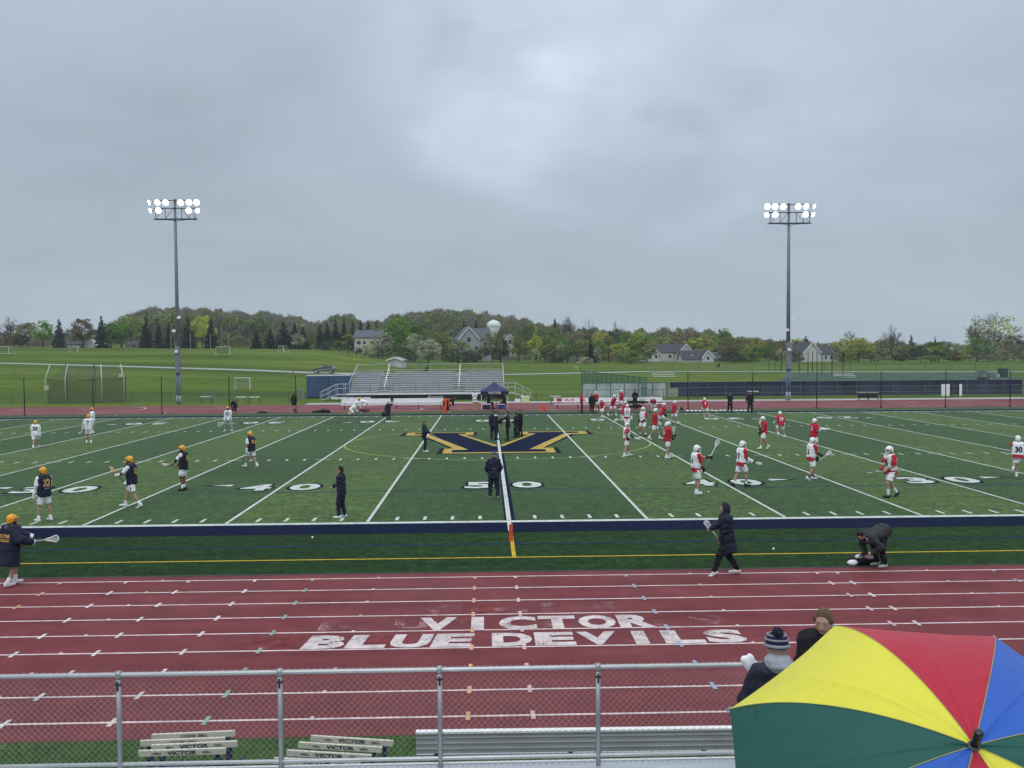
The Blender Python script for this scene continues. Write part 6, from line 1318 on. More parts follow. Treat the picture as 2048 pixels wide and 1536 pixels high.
        if fit.get('stripe'):
            for s, e_, w_ in ((SL, EL, wl), (SR, ER, wr)): part('sleeve_stripe', [('c', s+v3(.07, 0, .02), e_+v3(.055, 0, 0), .026, .024), ('c', e_+v3(.055, 0, 0), w_+v3(.04, 0, .0), .024, .018)], fit['stripe'])
    LT = fit['bottom']; lm = fit['bm']
    if LT == 'shorts':
        pr_ = [('c', hipc+v3(0, .06, .04), hipc+v3(0, .06, -.06), .118, .12), ('c', hipc+v3(0, -.06, .04), hipc+v3(0, -.06, -.06), .118, .12)]
        sh_ = part('shorts', pr_, lm, cuts=[(hipc+t*(-.03 if fit.get('hem') else .08), t)] if P['lean'] < 30 else (), k=.04)
        for s, k_, f_, sg in ((HL, KL, fL, 1), (HR, KR, fR, -1)):
            d = (k_-s)/np.linalg.norm(k_-s); q = s+d*.36; part('shorts_leg', [('c', s+v3(0, sg*.005, 0), s+d*.40, .118, .108)], lm, cuts=[(q, d)]+([(hipc-t*.01, t)] if P['lean'] < 30 and P['hz'] > .7 else []))
            if fit.get('side'): part('side_stripe', [('c', s+v3(0, sg*.105, 0), s+d*.36+v3(0, sg*.10, 0), .020, .022)], fit['side'], cuts=[(q, d)], hh=max(h*.8, .014))
    else:
        w0 = .018 if LT == 'pants' else .008
        pr_ = [('c', hipc+v3(0, .05, .05), hipc+v3(0, .05, 0), .118, .118), ('c', hipc+v3(0, -.05, .05), hipc+v3(0, -.05, 0), .118, .118)]
        for s, k_, f_ in ((HL, KL, fL), (HR, KR, fR)): pr_ += [('c', s, k_, .100+w0, .070+w0), ('c', k_, f_+v3(0, 0, .03), .066+w0, .048+w0)]
        part('trousers', pr_, lm, cuts=[(hipc+t*.08, t)] if P['lean'] < 30 and P['hz'] > .7 else ())
    sm = fit.get('shoe', SHOEW)
    for f_, k_ in ((fL, KL), (fR, KR)):
        d = (f_-k_)/np.linalg.norm(f_-k_)
        if LT == 'shorts' and fit.get('sock', True): part('sock', [('c', f_-d*fit.get('sockh', .09), f_+v3(0, 0, -.02), .052, .047)], fit.get('sock', None) or WCL, hh=max(h*.8, .014))
        tt = toe(f_, .185); m_ = (f_+v3(-.035, 0, -.04)+tt)/2
        part('shoe', [('c', f_+v3(-.04, 0, -.038), tt, .050, .038), ('c', f_+v3(-.02, 0, 0.02), f_+v3(.02, 0, -.03), .048, .05)], sm, cuts=[((0, 0, .004), (0, 0, -1))] if f_[2] < .115 else (), hh=max(h*.8, .014))
    if glove:
        for w_, e_, sg in ((wl, EL, 1), (wr, ER, -1)):
            gl_ = part('glove', [('c', w_-(w_-e_)/np.linalg.norm(w_-e_)*.07, w_, .056, .050)]+hand(w_, e_, sg, .016, .012, .056), glove, k=.015, hh=max(.013, h*.8))
    hg = fit.get('head', 'hair'); hc = fit.get('hc')
    if hg == 'helmet':
        m = hc; hm = part('helmet', [('e', hl_(-.005, 0, .03), (.128, .110, .125), RT), ('e', hl_(-.03, 0, -.03), (.10, .100, .10), RT), ('c', hl_(.09, -.045, .075), hl_(.09, .045, .075), .026, .026), ('e', hl_(.135, 0, .060), (.075, .085, .015), RT)], m, k=.02, hh=max(h*.8, .013),
                  cuts=[(hl_(.02, 0, -.012), fw*.52-tv*.85)])
        part('chin_guard', [('c', hl_(.02, .098, -.01), hl_(.118, .03, -.105), .014, .017), ('c', hl_(.02, -.098, -.01), hl_(.118, -.03, -.105), .014, .017), ('c', hl_(.118, -.03, -.11), hl_(.118, .03, -.11), .022, .022)], m, k=.01, hh=max(h*.7, .011), par=hm)
        mb = MB()
        for zz in (.035, -.005, -.045, -.085): mb.tube([hl_(.06, -.098, zz), hl_(.135, -.05, zz-.01), hl_(.15, 0, zz-.012), hl_(.135, .05, zz-.01), hl_(.06, .098, zz)], .0045, 4)
        for yy in (-.04, 0, .04): mb.tube([hl_(.132 if yy else .15, yy, .05), hl_(.14 if yy else .155, yy, -.03), hl_(.128 if yy else .135, yy, -.11)], .004, 4)
        mb.build('face_mask', fit.get('mask', STEEL), hm)
        mb = MB()
        for yy in (-.05, 0, .05): mb.sphere(hl_(-.01, yy*1.4, .135-abs(yy)*.35), .017, 8, 4, sc=(1.6, .7, .7))
        for yy in (-.1, .1): mb.sphere(hl_(.02, yy*1.03, .02), .020, 8, 4, sc=(1.3, .6, 1.2))
        mb.build('vent', HDARK if m is not GOLD else HRED, hm)
        part('helmet_padding', [('e', hl_(.01, 0, -.02), (.100, .092, .085), RT), ('e', hl_(.045, 0, -.075), (.052, .062, .045), RT)], HDARK, hh=max(h*.8, .013))
    elif hg == 'beanie':
        be = part('beanie', [('e', hl_(-.012, 0, .045), (.118, .106, .112), RT)], hc, cuts=[(hl_(0, 0, -.005), -tv)], hh=min(h, .012))
        for zz, rr_ in ((.03, 1.02), (.085, .985), (.125, .80)):
            pts = [hl_(-.012+.119*rr_*math.cos(q)*(1 if zz < .1 else .93), .107*rr_*math.sin(q), zz+.012*math.cos(q)) for q in np.linspace(0, 2*math.pi, 25)]; MB().tube(pts, .0085 if zz > .05 else .016, 6).build('knit_stripe', GCL, be, True)
        part('pompom', [('e', hl_(-.085, 0, .145), (.048, .048, .046), RT)], NAVY, hh=.009, par=be); V_q, F_q = quads(np.array([hl_(-.085, 0, .145)+d/np.linalg.norm(d)*.047 for d in np.random.RandomState(2).normal(size=(260, 3))]), .008, np.random.RandomState(1)); npmesh('pompom_yarn', V_q, F_q, fit.get('pom', NAVY), be)
    elif hg == 'cap':
        cp = part('cap', [('e', hl_(-.008, 0, .045), (.100, .086, .090), RT), ('e', hl_(.11, 0, .04), (.06, .065, .010), RT)], hc, cuts=[(hl_(0, 0, .01), -tv)], k=.02, hh=max(h*.8, .013))
    elif hg in ('hair', 'longhair'):
        pr_ = [('e', hl_(-.018, 0, .032), (.096, .087, .104), RT), ('e', hl_(-.045, 0, -.02), (.062, .074, .085), RT)]
        if hg == 'longhair': pr_ += [('e', hl_(-.10, 0, .02), (.045, .05, .06), RT), ('c', hl_(0, .078, .03), hl_(0, .075, -.05), .022, .012), ('c', hl_(0, -.078, .03), hl_(0, -.075, -.05), .022, .012)]
        part('hair', pr_, hc or HAIRD, k=.02, hh=min(h, .016), cuts=[(hl_(.062, 0, .05), fw*.88-tv*.47)])
    if dist < 26 or fit.get('face'):
        for sg in (-1, 1): MB().sphere(hl_(.080, sg*.030, .008), .010, 8, 6, sc=(.6, 1.3, .7)).build('eye', LENSB, body, True); MB().tube([hl_(.086, sg*.048, .028), hl_(.093, sg*.03, .033), hl_(.091, sg*.014, .029)], .0035, 5).build('eyebrow', HAIRB, body)
        MB().tube([hl_(.088, -.024, -.062), hl_(.097, 0, -.064), hl_(.088, .024, -.062)], .0048, 6).build('mouth', mat('lips', (.30, .10, .09), .5), body)
    if fit.get('bighood'): part('hood_folds', [('e', nk+t*.075-v3(.035, 0, 0), (.11, .128, .055)), ('e', nk+t*.035-v3(.06, .03, 0), (.10, .14, .05)), ('e', nk+t*.01-v3(.085, 0, 0), (.035, .085, .045)), ('c', nk+v3(.05, .075, .02), nk+v3(-.04, .085, .06), .028, .032), ('c', nk+v3(.05, -.075, .02), nk+v3(-.04, -.085, .06), .028, .032)], fit['bighood'], k=.02)
    if fit.get('towel'): part('towel', [('c', nk+v3(.03, .10, .02), nk+v3(-.06, .07, .05), .04, .045), ('c', nk+v3(-.06, .07, .05), nk+v3(-.06, -.07, .05), .045, .045), ('c', nk+v3(-.06, -.07, .05), nk+v3(.05, -.10, .0), .045, .04), ('c', nk+v3(.05, -.10, .0), nk+v3(.15, -.09, -.2), .04, .035)], WCL)
    # lettering projected onto the jersey
    if text and jersey:
        bm_ = BVHTree.FromPolygons([v.co for v in jersey.data.vertices], [tuple(p.vertices) for p in jersey.data.polygons])
        for (s_, side, zc, w_, h_, m, bo) in text:
            V, F = T2(s_, w_, h_, bold=bo); sgn = -1 if side == 'back' else 1; Vn = []
            dd = v3(-sgn, 0, 0) if side != 'sidel' and side != 'sider' else (v3(0, -1, 0) if side == 'sidel' else v3(0, 1, 0))
            ax_r = np.cross(v3(0, 0, 1), -dd)   # text runs rightwards as seen by a viewer looking along dd
            for x, y in V:
                o_ = pel+t*zc-dd*.6+ax_r*x+v3(0, 0, y-h_/2); hit = bm_.ray_cast(Vector(o_), Vector(dd))
                Vn.append(tuple(hit[0]-Vector(dd)*.010) if hit[0] else tuple(o_+dd*(.6-.14)))
            mkmesh('number' if any(c.isdigit() for c in s_) else 'lettering', Vn, F, m, jersey)
    if fit.get('patch'): 
        mb = MB(); q = SR+(ER-SR)*.62+v3(.0, -.062, 0); mb.box(-.055, .055, -.004, .004, -.06, .06); o_ = mb.build('sleeve_patch', WCL, body); o_.location = Vector(q)+Vector((.01, -.022, 0)); o_.rotation_euler = (0, R(-35), 0)
        MB().tube([v3(.0, -.012, -.02)*1, v3(.0, -.012, .02)], .008, 6).build('patch_mark', NAVY, o_)
    # the stick is a thing of its own
    if stick:
        sk = stick[5] if len(stick) > 5 else {}
        W0 = MW @ Vector(stick[0]); W1 = MW @ Vector(stick[1]); lacrosse_stick(W0, W1, sk.get('label', 'lacrosse stick held by the '+label), sk.get('m', ALU), sk.get('hm', HWHITE), sk.get('size', 1.), sk.get('roll', 0.))
    return body
def lacrosse_stick(a, b, label, m=None, hm=None, size=1., roll=0.):
    d = b-a; L = d.length; q = d.to_track_quat('Z', 'Y'); o = empty('lacrosse_stick', a); o.rotation_euler = (q @ Matrix.Rotation(roll, 3, 'Z').to_quaternion()).to_euler(); tag(o, label, 'lacrosse stick')
    hl = .27*size; MB().tube([(0, 0, 0), (0, 0, L-hl*.95)], .014, 8).build('shaft', m, o, True)
    w = .085*size**1.5; z0 = L-hl
    pts = [(0, 0, z0-.03), (-w*.25, 0, z0+.02), (-w*.55, 0, z0+hl*.45), (-w, 0, z0+hl*.85), (-w*.6, 0, L), (0, 0, L+.015), (w*.6, 0, L), (w, 0, z0+hl*.85), (w*.55, 0, z0+hl*.45), (w*.25, 0, z0+.02), (0, 0, z0-.03)]
    mb = MB(); mb.tube(pts, .0125, 6); mb.tube([(-w*.5, 0, z0+hl*.3), (w*.5, 0, z0+hl*.3)], .008, 5); mb.build('stick_head', hm, o, True)
    mb = MB()
    for t in np.linspace(.25, .95, 7): mb.tube([(-w*(.4+.55*t), 0, z0+hl*t), (-w*.25, -.05, z0+hl*t), (w*.25, -.05, z0+hl*t), (w*(.4+.55*t), 0, z0+hl*t)], .005, 3)
    for x in (-.6, -.3, 0, .3, .6): mb.tube([(x*w*.5, 0, z0+hl*.1), (x*w*.8, -.055, z0+hl*.5), (x*w, -.03, z0+hl*.85), (x*w*.9, 0, L)], .005, 3)
    mb.build('pocket_net', WCL, o); return o
GA = 'players in gold helmets'; GRD = 'players in white helmets'; GCO = None
def A_(**k): d = dict(top='jersey', tm=WCL, bottom='shorts', bm=WCL, head='helmet', hc=GOLD, glove=HWHITE, shoe=SHOEW); d.update(k); return d
def AN(**k): return A_(tm=NAVY, slv=WCL, yoke=mat('yoke_gold', (.70, .40, .04), .8), side=NAVY, **k)
def RR(**k): d = dict(top='jersey', tm=RED, bottom='shorts', bm=WCL, head='helmet', hc=HWHITE, glove=HWHITE, shoe=SHOEW, mask=HWHITE); d.update(k); return d
def RP(**k): return RR(top='pinnie', tm=WCL, slv=RED, hem=RED, **k)
def CO(tm, bm, **k): d = dict(top='jacket', tm=tm, bottom='pants', bm=bm, head='hair', shoe=SHOED); d.update(k); return d
GLD = mat('number_gold', (.72, .42, .10), .7); NNV = mat('number_navy', (.02, .03, .06), .7); NWH = mat('number_white', (.72, .72, .72), .7); NBK = mat('number_black', (.015, .015, .02), .7)
BK2 = mat('glove_black', (.02, .02, .022), .7)
# ---- home side, gold helmets
person(72, 897, 840, 105, A_(long=WCL), 'walk2', 'player in white jersey 33 and gold helmet walking away on the left', text=[('33', 'back', .34, .26, .24, NNV, .05)], hl=(.15, .26, .85), hr=(.02, -.27, .78))
person(178, 887, 832, 100, A_(long=WCL), 'stand2', 'player in white jersey 7 and gold helmet holding a stick low to the left', H=1.80, text=[('7', 'back', .34, .13, .24, NNV, .05)], stick=((-.25, -.05, 1.15), (.25, .62, .62), .35, .7, 'r', dict(label='stick held low by the player in white jersey 7')))
person(186, 866, 813, 200, A_(long=WCL), 'stand', 'player in white with gold helmet partly hidden behind the player wearing 7', loc=g(186, 867), H=1.8, text=[('4', 'front', .34, .13, .22, NNV, .05)])
person(458, 862, 812, 262, A_(bottom='pants', bm=SWEAT, long=WCL), 'ready', 'goalkeeper in white jersey 21 and grey sweatpants with gold helmet', S=1., hz=.92, lean=10, text=[('21', 'front', .36, .22, .2, NNV, .04)], stick=((.25, .35, .95), (.30, -.65, .42), .25, .62, 'l', dict(size=1.75, roll=1.5, label='goalkeeper stick with a wide white head')))
person(503, 935, 862, 150, AN(), 'walk', 'player in navy and white vest with gold helmet walking left near the goalkeeper', text=[('10', 'back', .36, .2, .2, GLD, .04)], glove=BK2)
person(368, 981, 891, 178, dict(AN(shoe=SHOED, skin=SKIN2, sock=WCL, sockh=.14, pad=NAVY, glove=mat('glove_tan', (.30, .22, .12), .7))), 'stand', 'player in navy vest, dark shoes and gold helmet holding his stick out level', text=[('10', 'back', .36, .2, .2, GLD, .04)], stick=((.0, .02, 1.0), (.82, .10, 1.08), .28, .55, 'r', dict(roll=.5, label='lacrosse stick held level by the player in dark shoes')))
person(265, 1015, 911, 175, AN(pad=NAVY), 'walk2', 'player in navy vest, gold helmet and white shoes gripping a long dark stick', text=[('12', 'back', .36, .2, .2, GLD, .04)], stick=((-.05, .12, .58), (.72, .05, 1.42), .30, .66, 'r', dict(m=DARK, hm=GOLD, label='long dark shaft stick with gold head held diagonally by the player at left')))
person(90, 1043, 935, 150, dict(AN(), long=WCL), 'stand2', 'player in navy vest with gold number 32 and gold helmet standing near the left sideline', fl=(.10, .16, .09), fr=(-.05, -.17, .09), text=[('32', 'back', .36, .25, .25, GLD, .04), ('VICTOR', 'back', .17, .18, .035, NWH, .02)], hr=(.16, -.25, .80), hl=(.18, .27, .84))
person(22, 1172, 1028, 62, dict(top='poncho', tm=NAVY, bottom='shorts', bm=NAVY, head='helmet', hc=GOLD, glove=HWHITE, hood='down', hoodm=GREYB, shoe=SHOEW, sockh=.12), 'walk', 'player in long navy parka with gold lettering and gold helmet walking on the near track', hp=18, fl=(.16, .07, .10), fr=(-.14, -.06, .10),
       text=[('VICTOR', 'back', .36, .42, .085, GLD, .04), ('LACROSSE', 'back', .25, .38, .07, GLD, .03)], stick=((-.05, -.25, 1.10), (.80, -.72, 1.10), .35, .62, 'r', dict(roll=1.2, label='white lacrosse stick held out level by the player in the parka')))
person(702, 828, 808, 10, A_(hc=HWHITE, long=WCL), 'crouch', 'player in white crouching over kit on the far touchline'); person(733, 823, 803, 178, A_(long=WCL, shoe=SHOED, sock=BLACK), 'bend2', 'player in white with gold helmet bending over kit beside the white bench')
person(950, 818, 778, 262, A_(), 'stand2', 'player in white with gold helmet walking beside the tan bin and the canopy', H=1.8, text=[('5', 'front', .3, .1, .15, NNV, .04)], hl=(.26, .08, 1.0), hr=(.26, -.06, 1.02))
# ---- staff in navy and black
person(684, 1036, 932, 172, CO(NAVY, NAVY, shoe=SHOEW, patch=True, hc=HAIRD, face=True), 'stand2', 'dark haired person in navy tracksuit with white sleeve patch and white shoes, arms folded', hl=(.26, -.05, 1.14), hr=(.30, .02, 1.08))
person(849, 904, 841, 5, CO(NAVY, NAVY, shoe=SHOEW, stripe=mat('stripe_gold', (.55, .42, .16), .8), hc=HAIRB, hood='down'), 'stand', 'coach in navy jacket with gold sleeve stripes standing left of the block letter logo', stick=((.22, -.12, 1.15), (.95, -.02, .66), .04, .16, 'r', dict(hm=ALU, label='white stick pointing down held by the coach beside the logo')))
person(777, 843, 802, 255, CO(NAVY, NAVY, shoe=SHOEW, head='cap', hc=mat('cap_white', (.5, .5, .5), .7)), 'stand', 'person in navy and pale cap with one hand at the head, carrying a bag', hr=(.02, -.36, .72), hl=(.12, .20, 1.62))
bag(770, 838, .55, .42, 'dark holdall hanging from the hand of the person in navy', z=.22)
person(988, 998, 903, 92, CO(NAVY, NAVY, head='cap', hc=GREYB, shoe=mat('shoe_grey', (.22, .22, .22), .7)), 'stand2', 'person in navy rain suit and grey cap seen from behind on the midfield line', fl=(.02, .15, .09), fr=(-.03, -.15, .09), text=[('NIKE', 'back', .22, .07, .02, NWH, .02)], hl=(.22, .22, 1.0), hr=(.22, -.22, 1.0))
person(987, 879, 821, 85, CO(NAVY, NAVY, head='cap', hc=NAVY), 'stand', 'person in navy behind the one with the white towel at midfield', hl=(.1, .22, .85)); person(992, 880, 823, 10, CO(NAVY, NAVY, head='cap', hc=NAVY, towel=True), 'stand2', 'person in navy with a white towel round the neck at midfield', hr=(.42, .02, 1.15), hl=(.34, .1, 1.02))
person(1016, 881, 823, 182, CO(BLACK, BLACK), 'stand2', 'person in black with an arm stretched out at the midfield meeting', fl=(.0, .24, .09), fr=(.0, -.22, .09), hr=(.52, -.06, 1.30), hl=(.15, .30, 1.05))
person(1032, 875, 825, 172, CO(BLACK, BLACK), 'stand2', 'person in black in the middle of the midfield meeting', hr=(.3, -.1, 1.05)); person(1041, 873, 819, 205, CO(BLACK, BLACK, head='cap', hc=mat('cap_dark_red', (.08, .02, .02), .7)), 'stand2', 'tallest person in black at the right of the midfield meeting', fl=(.0, .2, .09), fr=(.0, -.2, .09), hl=(.30, .06, 1.02), hr=(.30, -.06, 1.0))
person(896, 820, 800, 8, CO(NAVY, BLACK, collar=ORANGE), 'bend2', 'person in dark clothes bending beside the far orange pylon'); person(890, 820, 799, 300, CO(ORANGE, BLACK), 'bend2', 'person in an orange vest bending at the right end of the white bench')
person(588, 822, 786, 95, dict(CO(BLACK, BLACK, head='hair'), bottom='shorts', sock=BLACK, shoe=SHOED), 'walk', 'person in black jacket and shorts walking on the far track by the net pole')
person(471, 822, 806, 250, CO(BLACK, BLACK, head='hair'), 'crouch', 'person in black crouching behind the goalkeeper', hz=.5)
person(1006, 816, 785, 180, CO(BLACK, NAVY), 'sit', 'person in black seated under the right side of the navy canopy', loc=(tx1-.25, ty0+.9, 0)); person(980, 816, 785, 0, CO(NAVY, BLACK), 'sit', 'person in navy seated behind the small table under the canopy', loc=(tx0+.62, ty0+1.35, 0))
def chair(loc, rz, label):
    o = tag(empty('folding_chair', loc, rz), label, 'chair'); cm_ = mat('chair_black', (.015, .018, .03), .8); MB().box(-.25, .25, -.25, .25, .40, .43).build('seat', cm_, o); MB().box(-.28, -.25, -.25, .25, .45, .9).build('backrest', cm_, o)
    for x in (-.22, .22):
        for y in (-.22, .22): MB().tube([(x, y, 0), (x, y, .4)], .015, 5).build('leg', DARK, o)
chair((tx1-.25, ty0+.9, 0), math.pi, 'black folding chair under the right side of the canopy'); chair((tx0+.62, ty0+1.35, 0), 0, 'black folding chair behind the small table under the canopy')
# ---- visiting side, white helmets
person(1163, 825, 785, 355, CO(RED, BLACK, head='hair'), 'stand', 'person in red jacket and black trousers left of the white helmets on the far touchline', hl=(.28, .06, 1.12), hr=(.28, -.08, 1.1)); person(1184, 826, 787, 80, dict(CO(BLACK, BLACK), top='coat', hood='down'), 'stand', 'person in long black coat right of the one in the red jacket')
person(1192, 821, 783, 262, RR(glove=BK2), 'stand', 'red player with white helmet behind the long black coat', hl=(.25, .08, 1.0), hr=(.25, -.08, 1.0))
person(1206, 835, 795, 200, RR(), 'ready', 'red player leaning with a long dark red stick at the far touchline', lean=12, stick=((.05, .1, .75), (-.15, .85, 1.25), .1, .35, 'l', dict(m=HRED, label='long dark red shaft stick near the far touchline')))
person(1225, 832, 789, 335, RR(glove=BK2), 'run', 'red player in a wide stride on the far touchline', fl=(.28, .1, .12), fr=(-.38, -.1, .14), stick=((-.1, -.1, 1.0), (.55, .0, 1.62), .35, .62, 'r', dict(label='stick held up by the striding red player')))
person(1243, 815, 781, 200, RR(), 'stand', 'red player with white helmet at the back, in front of the green mesh fence', H=1.85, loc=g(1243, 820), stick=((.2, -.1, .75), (.45, .12, 1.75), .3, .6, 'r', dict(label='stick held upright by the rearmost red player')))
person(1246, 851, 801, 350, RR(), 'run2', 'red player half hidden behind the white vest numbered 11', H=1.85)
person(1254, 862, 816, 272, RP(), 'stand2', 'player in white vest 11 over red facing the camera', H=1.82, text=[('11', 'front', .30, .14, .2, NBK, .04), ('NORTH', 'front', .42, .2, .04, NBK, .02)], hl=(.1, .3, .9), hr=(.1, -.3, .9))
person(1253, 913, 845, 5, RP(glove=BK2), 'stand2', 'player in white vest over red sleeves standing on the centre circle with a level stick', fl=(.16, .16, .09), fr=(-.16, -.16, .09), stick=((-.30, -.32, 1.02), (.68, -.2, .98), .30, .62, 'r', dict(roll=.4, label='stick held level by the player on the centre circle')))
person(1287, 872, 813, 215, RP(glove=BK2, shoe=SHOED), 'wide', 'player in white vest and black shoes standing with legs apart', hl=(.2, .22, .95), hr=(.2, -.2, .95))
person(1309, 879, 816, 350, RR(), 'walk', 'red player in profile between the white vests and the red player wearing 5', hl=(.25, .12, .95), hr=(.28, -.1, .92), text=[('7', 'back', .34, .13, .2, NWH, .04)])
person(1322, 853, 804, 12, RR(glove=BK2), 'walk2', 'red player leaning forward with white number on the back, behind the profile player', lean=22, text=[('2', 'back', .34, .14, .2, NWH, .04)], hl=(.35, .1, .8), hr=(.38, -.1, .78))
person(1334, 917, 844, 12, RR(glove=BK2), 'stand2', 'red player wearing 35 in front of the yard line right of the centre circle', fl=(.22, .15, .09), fr=(-.1, -.15, .09), text=[('35', 'back', .36, .24, .24, NWH, .05)], stick=((.30, -.05, .70), (.38, .05, 1.55), .3, .5, 'r', dict(label='stick held upright by the red player wearing 35')))
person(1348, 848, 801, 358, RR(), 'walk2', 'red player walking right of the group below the notice board', hl=(.2, .15, .95), hr=(.25, -.12, .98))
person(1308, 822, 799, 250, RR(), 'bend2', 'red player bending down at the right end of the white bench', glove=None)
person(1270, 818, 787, 268, CO(BLACK, BLACK, hood='up'), 'stand', 'hooded person in black with head bowed between the black bags', hl=(.22, .05, 1.15), hr=(.22, -.05, 1.15), H=1.8)
person(1410, 834, 795, 95, RR(sock=BLACK), 'lean', 'red player wearing 8 running beside the coaches in black', text=[('8', 'back', .36, .14, .22, NWH, .05)], side=-.0, fl=(.05, .05, .09), fr=(-.25, -.35, .10), hp=1403)
person(1460, 826, 785, 265, CO(BLACK, BLACK, head='cap', hc=GREYB), 'stand2', 'coach in black and grey cap left of the other coach on the far touchline', fl=(0, .17, .09), fr=(0, -.17, .09), hl=(.22, .03, .95), hr=(.22, -.03, .95)); person(1500, 826, 783, 255, CO(BLACK, BLACK, head='cap', hc=BLACK), 'stand2', 'coach in black holding a white cup, right of the other coach', hr=(.12, -.3, .95))
person(1528, 898, 832, 192, RR(glove=BK2), 'walk', 'red player walking left across the pitch with an upright dark stick', fl=(.26, .1, .1), fr=(-.32, -.1, .14), text=[('27', 'front', .34, .2, .2, NWH, .04)], stick=((.34, .12, .62), (.30, .10, 1.62), .25, .5, 'l', dict(m=DARK, label='upright dark stick of the red player walking left')))
person(1562, 876, 822, 100, RR(), 'run', 'red player wearing 19 running away near the right forty yard line', fl=(-.05, .2, .3), fr=(.0, -.28, .10), text=[('19', 'back', .36, .28, .26, NWH, .05)], hl=(.2, .38, 1.05), hr=(.1, -.3, .9))
person(1628, 907, 849, 20, RR(), 'stand', 'red player with stick raised to the right, behind the white vest', H=1.85, stick=((-.1, -.1, 1.15), (.75, -.25, 1.3), .35, .65, 'r', dict(hm=HWHITE, label='stick raised to the right by the red player behind the white vest')), text=[('3', 'back', .36, .15, .22, NWH, .04)])
person(1622, 960, 874, 12, RP(sock=SHOED, glove=BK2), 'walk', 'player in white vest over red walking right on the right forty yard line', fl=(.14, .1, .09), fr=(-.22, -.1, .13), text=[('2', 'back', .28, .14, .2, NBK, .04)], stick=((.15, -.1, .72), (.95, .05, 1.15), .15, .5, 'r', dict(roll=.6, label='stick pointing right held by the player in the white vest near the forty yard line')))
person(1392, 989, 891, 12, RP(glove=BK2), 'stand', 'player in white vest over red holding a white stick high in front of him', fl=(.08, .12, .09), fr=(-.02, -.12, .09), text=[('4', 'back', .28, .14, .2, NBK, .03)], stick=((.20, -.10, .78), (.80, -.18, 1.98), .10, .48, 'r', dict(roll=1.0, label='white stick held high over the right-hand 40 marking')))
person(1482, 973, 881, 18, RP(shoe=SHOED, pad=GREYB), 'walk2', 'player in white vest 17 over red walking on the right-hand 40 marking', fl=(-.30, .1, .12), fr=(.16, -.1, .09), text=[('17', 'back', .28, .24, .24, NBK, .05)], stick=((-.2, -.05, 1.05), (.85, -.12, .88), .45, .62, 'r', dict(m=DARK, roll=.4, label='dark stick pointing right held by the player wearing 17')))
person(1782, 995, 891, 190, RP(shoe=SHOED, sockh=.20, sock=WCL, glove=HRED), 'walk', 'player in white vest over red walking left with a level black-headed stick', fl=(.16, .09, .10), fr=(-.30, -.09, .15), text=[('3', 'front', .28, .12, .2, NBK, .04), ('NORTH', 'front', .40, .2, .04, NBK, .02)], stick=((-.42, .12, .93), (.98, .10, .95), .45, .66, 'l', dict(hm=DARK, roll=.3, label='level stick with black head held by the player walking left')))
person(2036, 955, 871, 68, RP(), 'run', 'player in white vest 30 over red running at the right edge of the photo', fl=(.05, .05, .09), fr=(-.35, .25, .42), text=[('30', 'back', .28, .28, .26, NBK, .05)], stick=((-.45, .55, 1.02), (.6, -.3, 1.05), .5, .7, 'r', dict(label='stick carried level by the player wearing 30')), lean=10)
# ---- figures by the near track
person(1455, 1150, 1004, 178, dict(top='coat', tm=NAVY, bottom='pants', bm=BLACK, head='hood', hood='up', hoodm=NAVY, shoe=SHOEW, face=True), 'walk', 'person in navy hooded coat walking left along the near track with a white stick', hp=1458, fl=(.34, .08, .10), fr=(-.26, -.08, .11), hr=(.20, -.15, .80), stick=((.14, .06, .78), (.56, .10, 1.34), .12, .72, 'l', dict(roll=.7, label='short white stick held by the hooded person on the near track')))
o = person(1762, 1133, 1060, 203, dict(top='jacket', tm=mat('jacket_charcoal', (.035, .037, .042), .8, .2, 5, bump=.3), bottom='pants', bm=BLACK, head='hair', hood='down', hoodm=GCL, shoe=mat('shoe_pale_grey', (.42, .42, .40), .7)), 'bend', 'person in dark jacket bending down over a backpack beside the near track', hz=.93, S=.98, lean=102, hl=(.40, .12, .42), hr=(.42, -.12, .36))
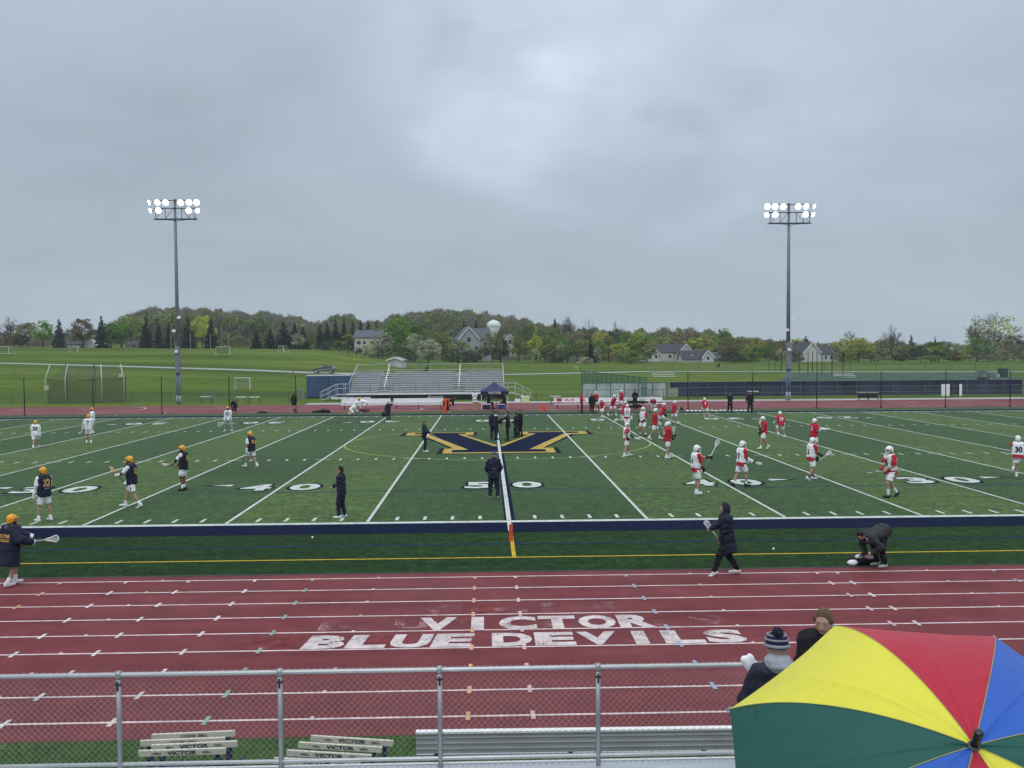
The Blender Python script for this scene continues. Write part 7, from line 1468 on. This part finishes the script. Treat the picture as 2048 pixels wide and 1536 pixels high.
# ---- spectators at the near fence
BE = mat('beanie_navy', (.015, .020, .06), .9, .2, 40, bump=.4, bscale=80); HOODG = mat('hood_grey', (.33, .36, .40), .9, .12, 20, bump=.5, bscale=60)
person(0, 0, 0, 80, dict(top='jacket', tm=mat('jacket_navy_shiny', (.010, .012, .026), .55, .3, 5, bump=.35, bscale=10), bottom='pants', bm=BLACK, head='beanie', hc=BE, bighood=HOODG, collar=HOODG, shoe=SHOED, skin=SKIN), 'stand', 'person in striped pompom beanie and navy jacket with grey hood at the near fence', loc=(2.10, -21.05, .955), H=1.86, near=.0115, lean=10, head=8, hl=(.30, .22, 1.08), hr=(.3, -.1, 1.0),
       text=[('VICTOR', 'back', .30, .34, .075, NWH, .04)])
person(0, 0, 0, 238, dict(top='jacket', tm=BLACK, bottom='pants', bm=BLACK, head='longhair', hc=HAIRB, shoe=SHOED, face=True), 'stand', 'smiling person with brown hair and black jacket beside the beanie wearer at the near fence', loc=(at(1648, 1228, -19.98)[0], -20.02, .955), H=1.87, near=.0105, lean=3, head=16)
person(0, 0, 0, 90, CO(BLACK, NAVY, head='cap', hc=NAVY, face=True), 'sit', 'person seated below the rainbow umbrella holding its shaft', loc=(.50, -27.35, 3.02), near=.02, S=.95, hr=(.10, -.02, .95), hl=(.30, .15, .62))
# white bag and pale towel carried at the fence
V, F = nets([('e', (0, 0, 0), (.062, .05, .085)), ('e', (.035, 0, -.05), (.055, .05, .05)), ('e', (-.03, .01, .055), (.04, .04, .045)), ('e', (.03, 0, .05), (.035, .04, .05))], .009, .015); p = at(1500, 1328, -20.6)
o = tag(empty('plastic_bag', p), 'white plastic bag held in front of the beanie wearer at the near fence', 'bag'); o.rotation_euler = (0, R(-25), 0); npmesh('bag_body', V, F, WCL, o, True)
V, F = nets([('c', (0, 0, .13), (.01, 0, -.15), .040, .060)], .01, .03); p = at(1512, 1382, -20.95); o = tag(empty('towel', p), 'pale grey towel hanging under the arm of the beanie wearer', 'towel'); npmesh('cloth', V, F, mat('towel_grey', (.42, .44, .48), .9, .1, 20, bump=.4), o, True)
p = g(1493, 819, 1.0);
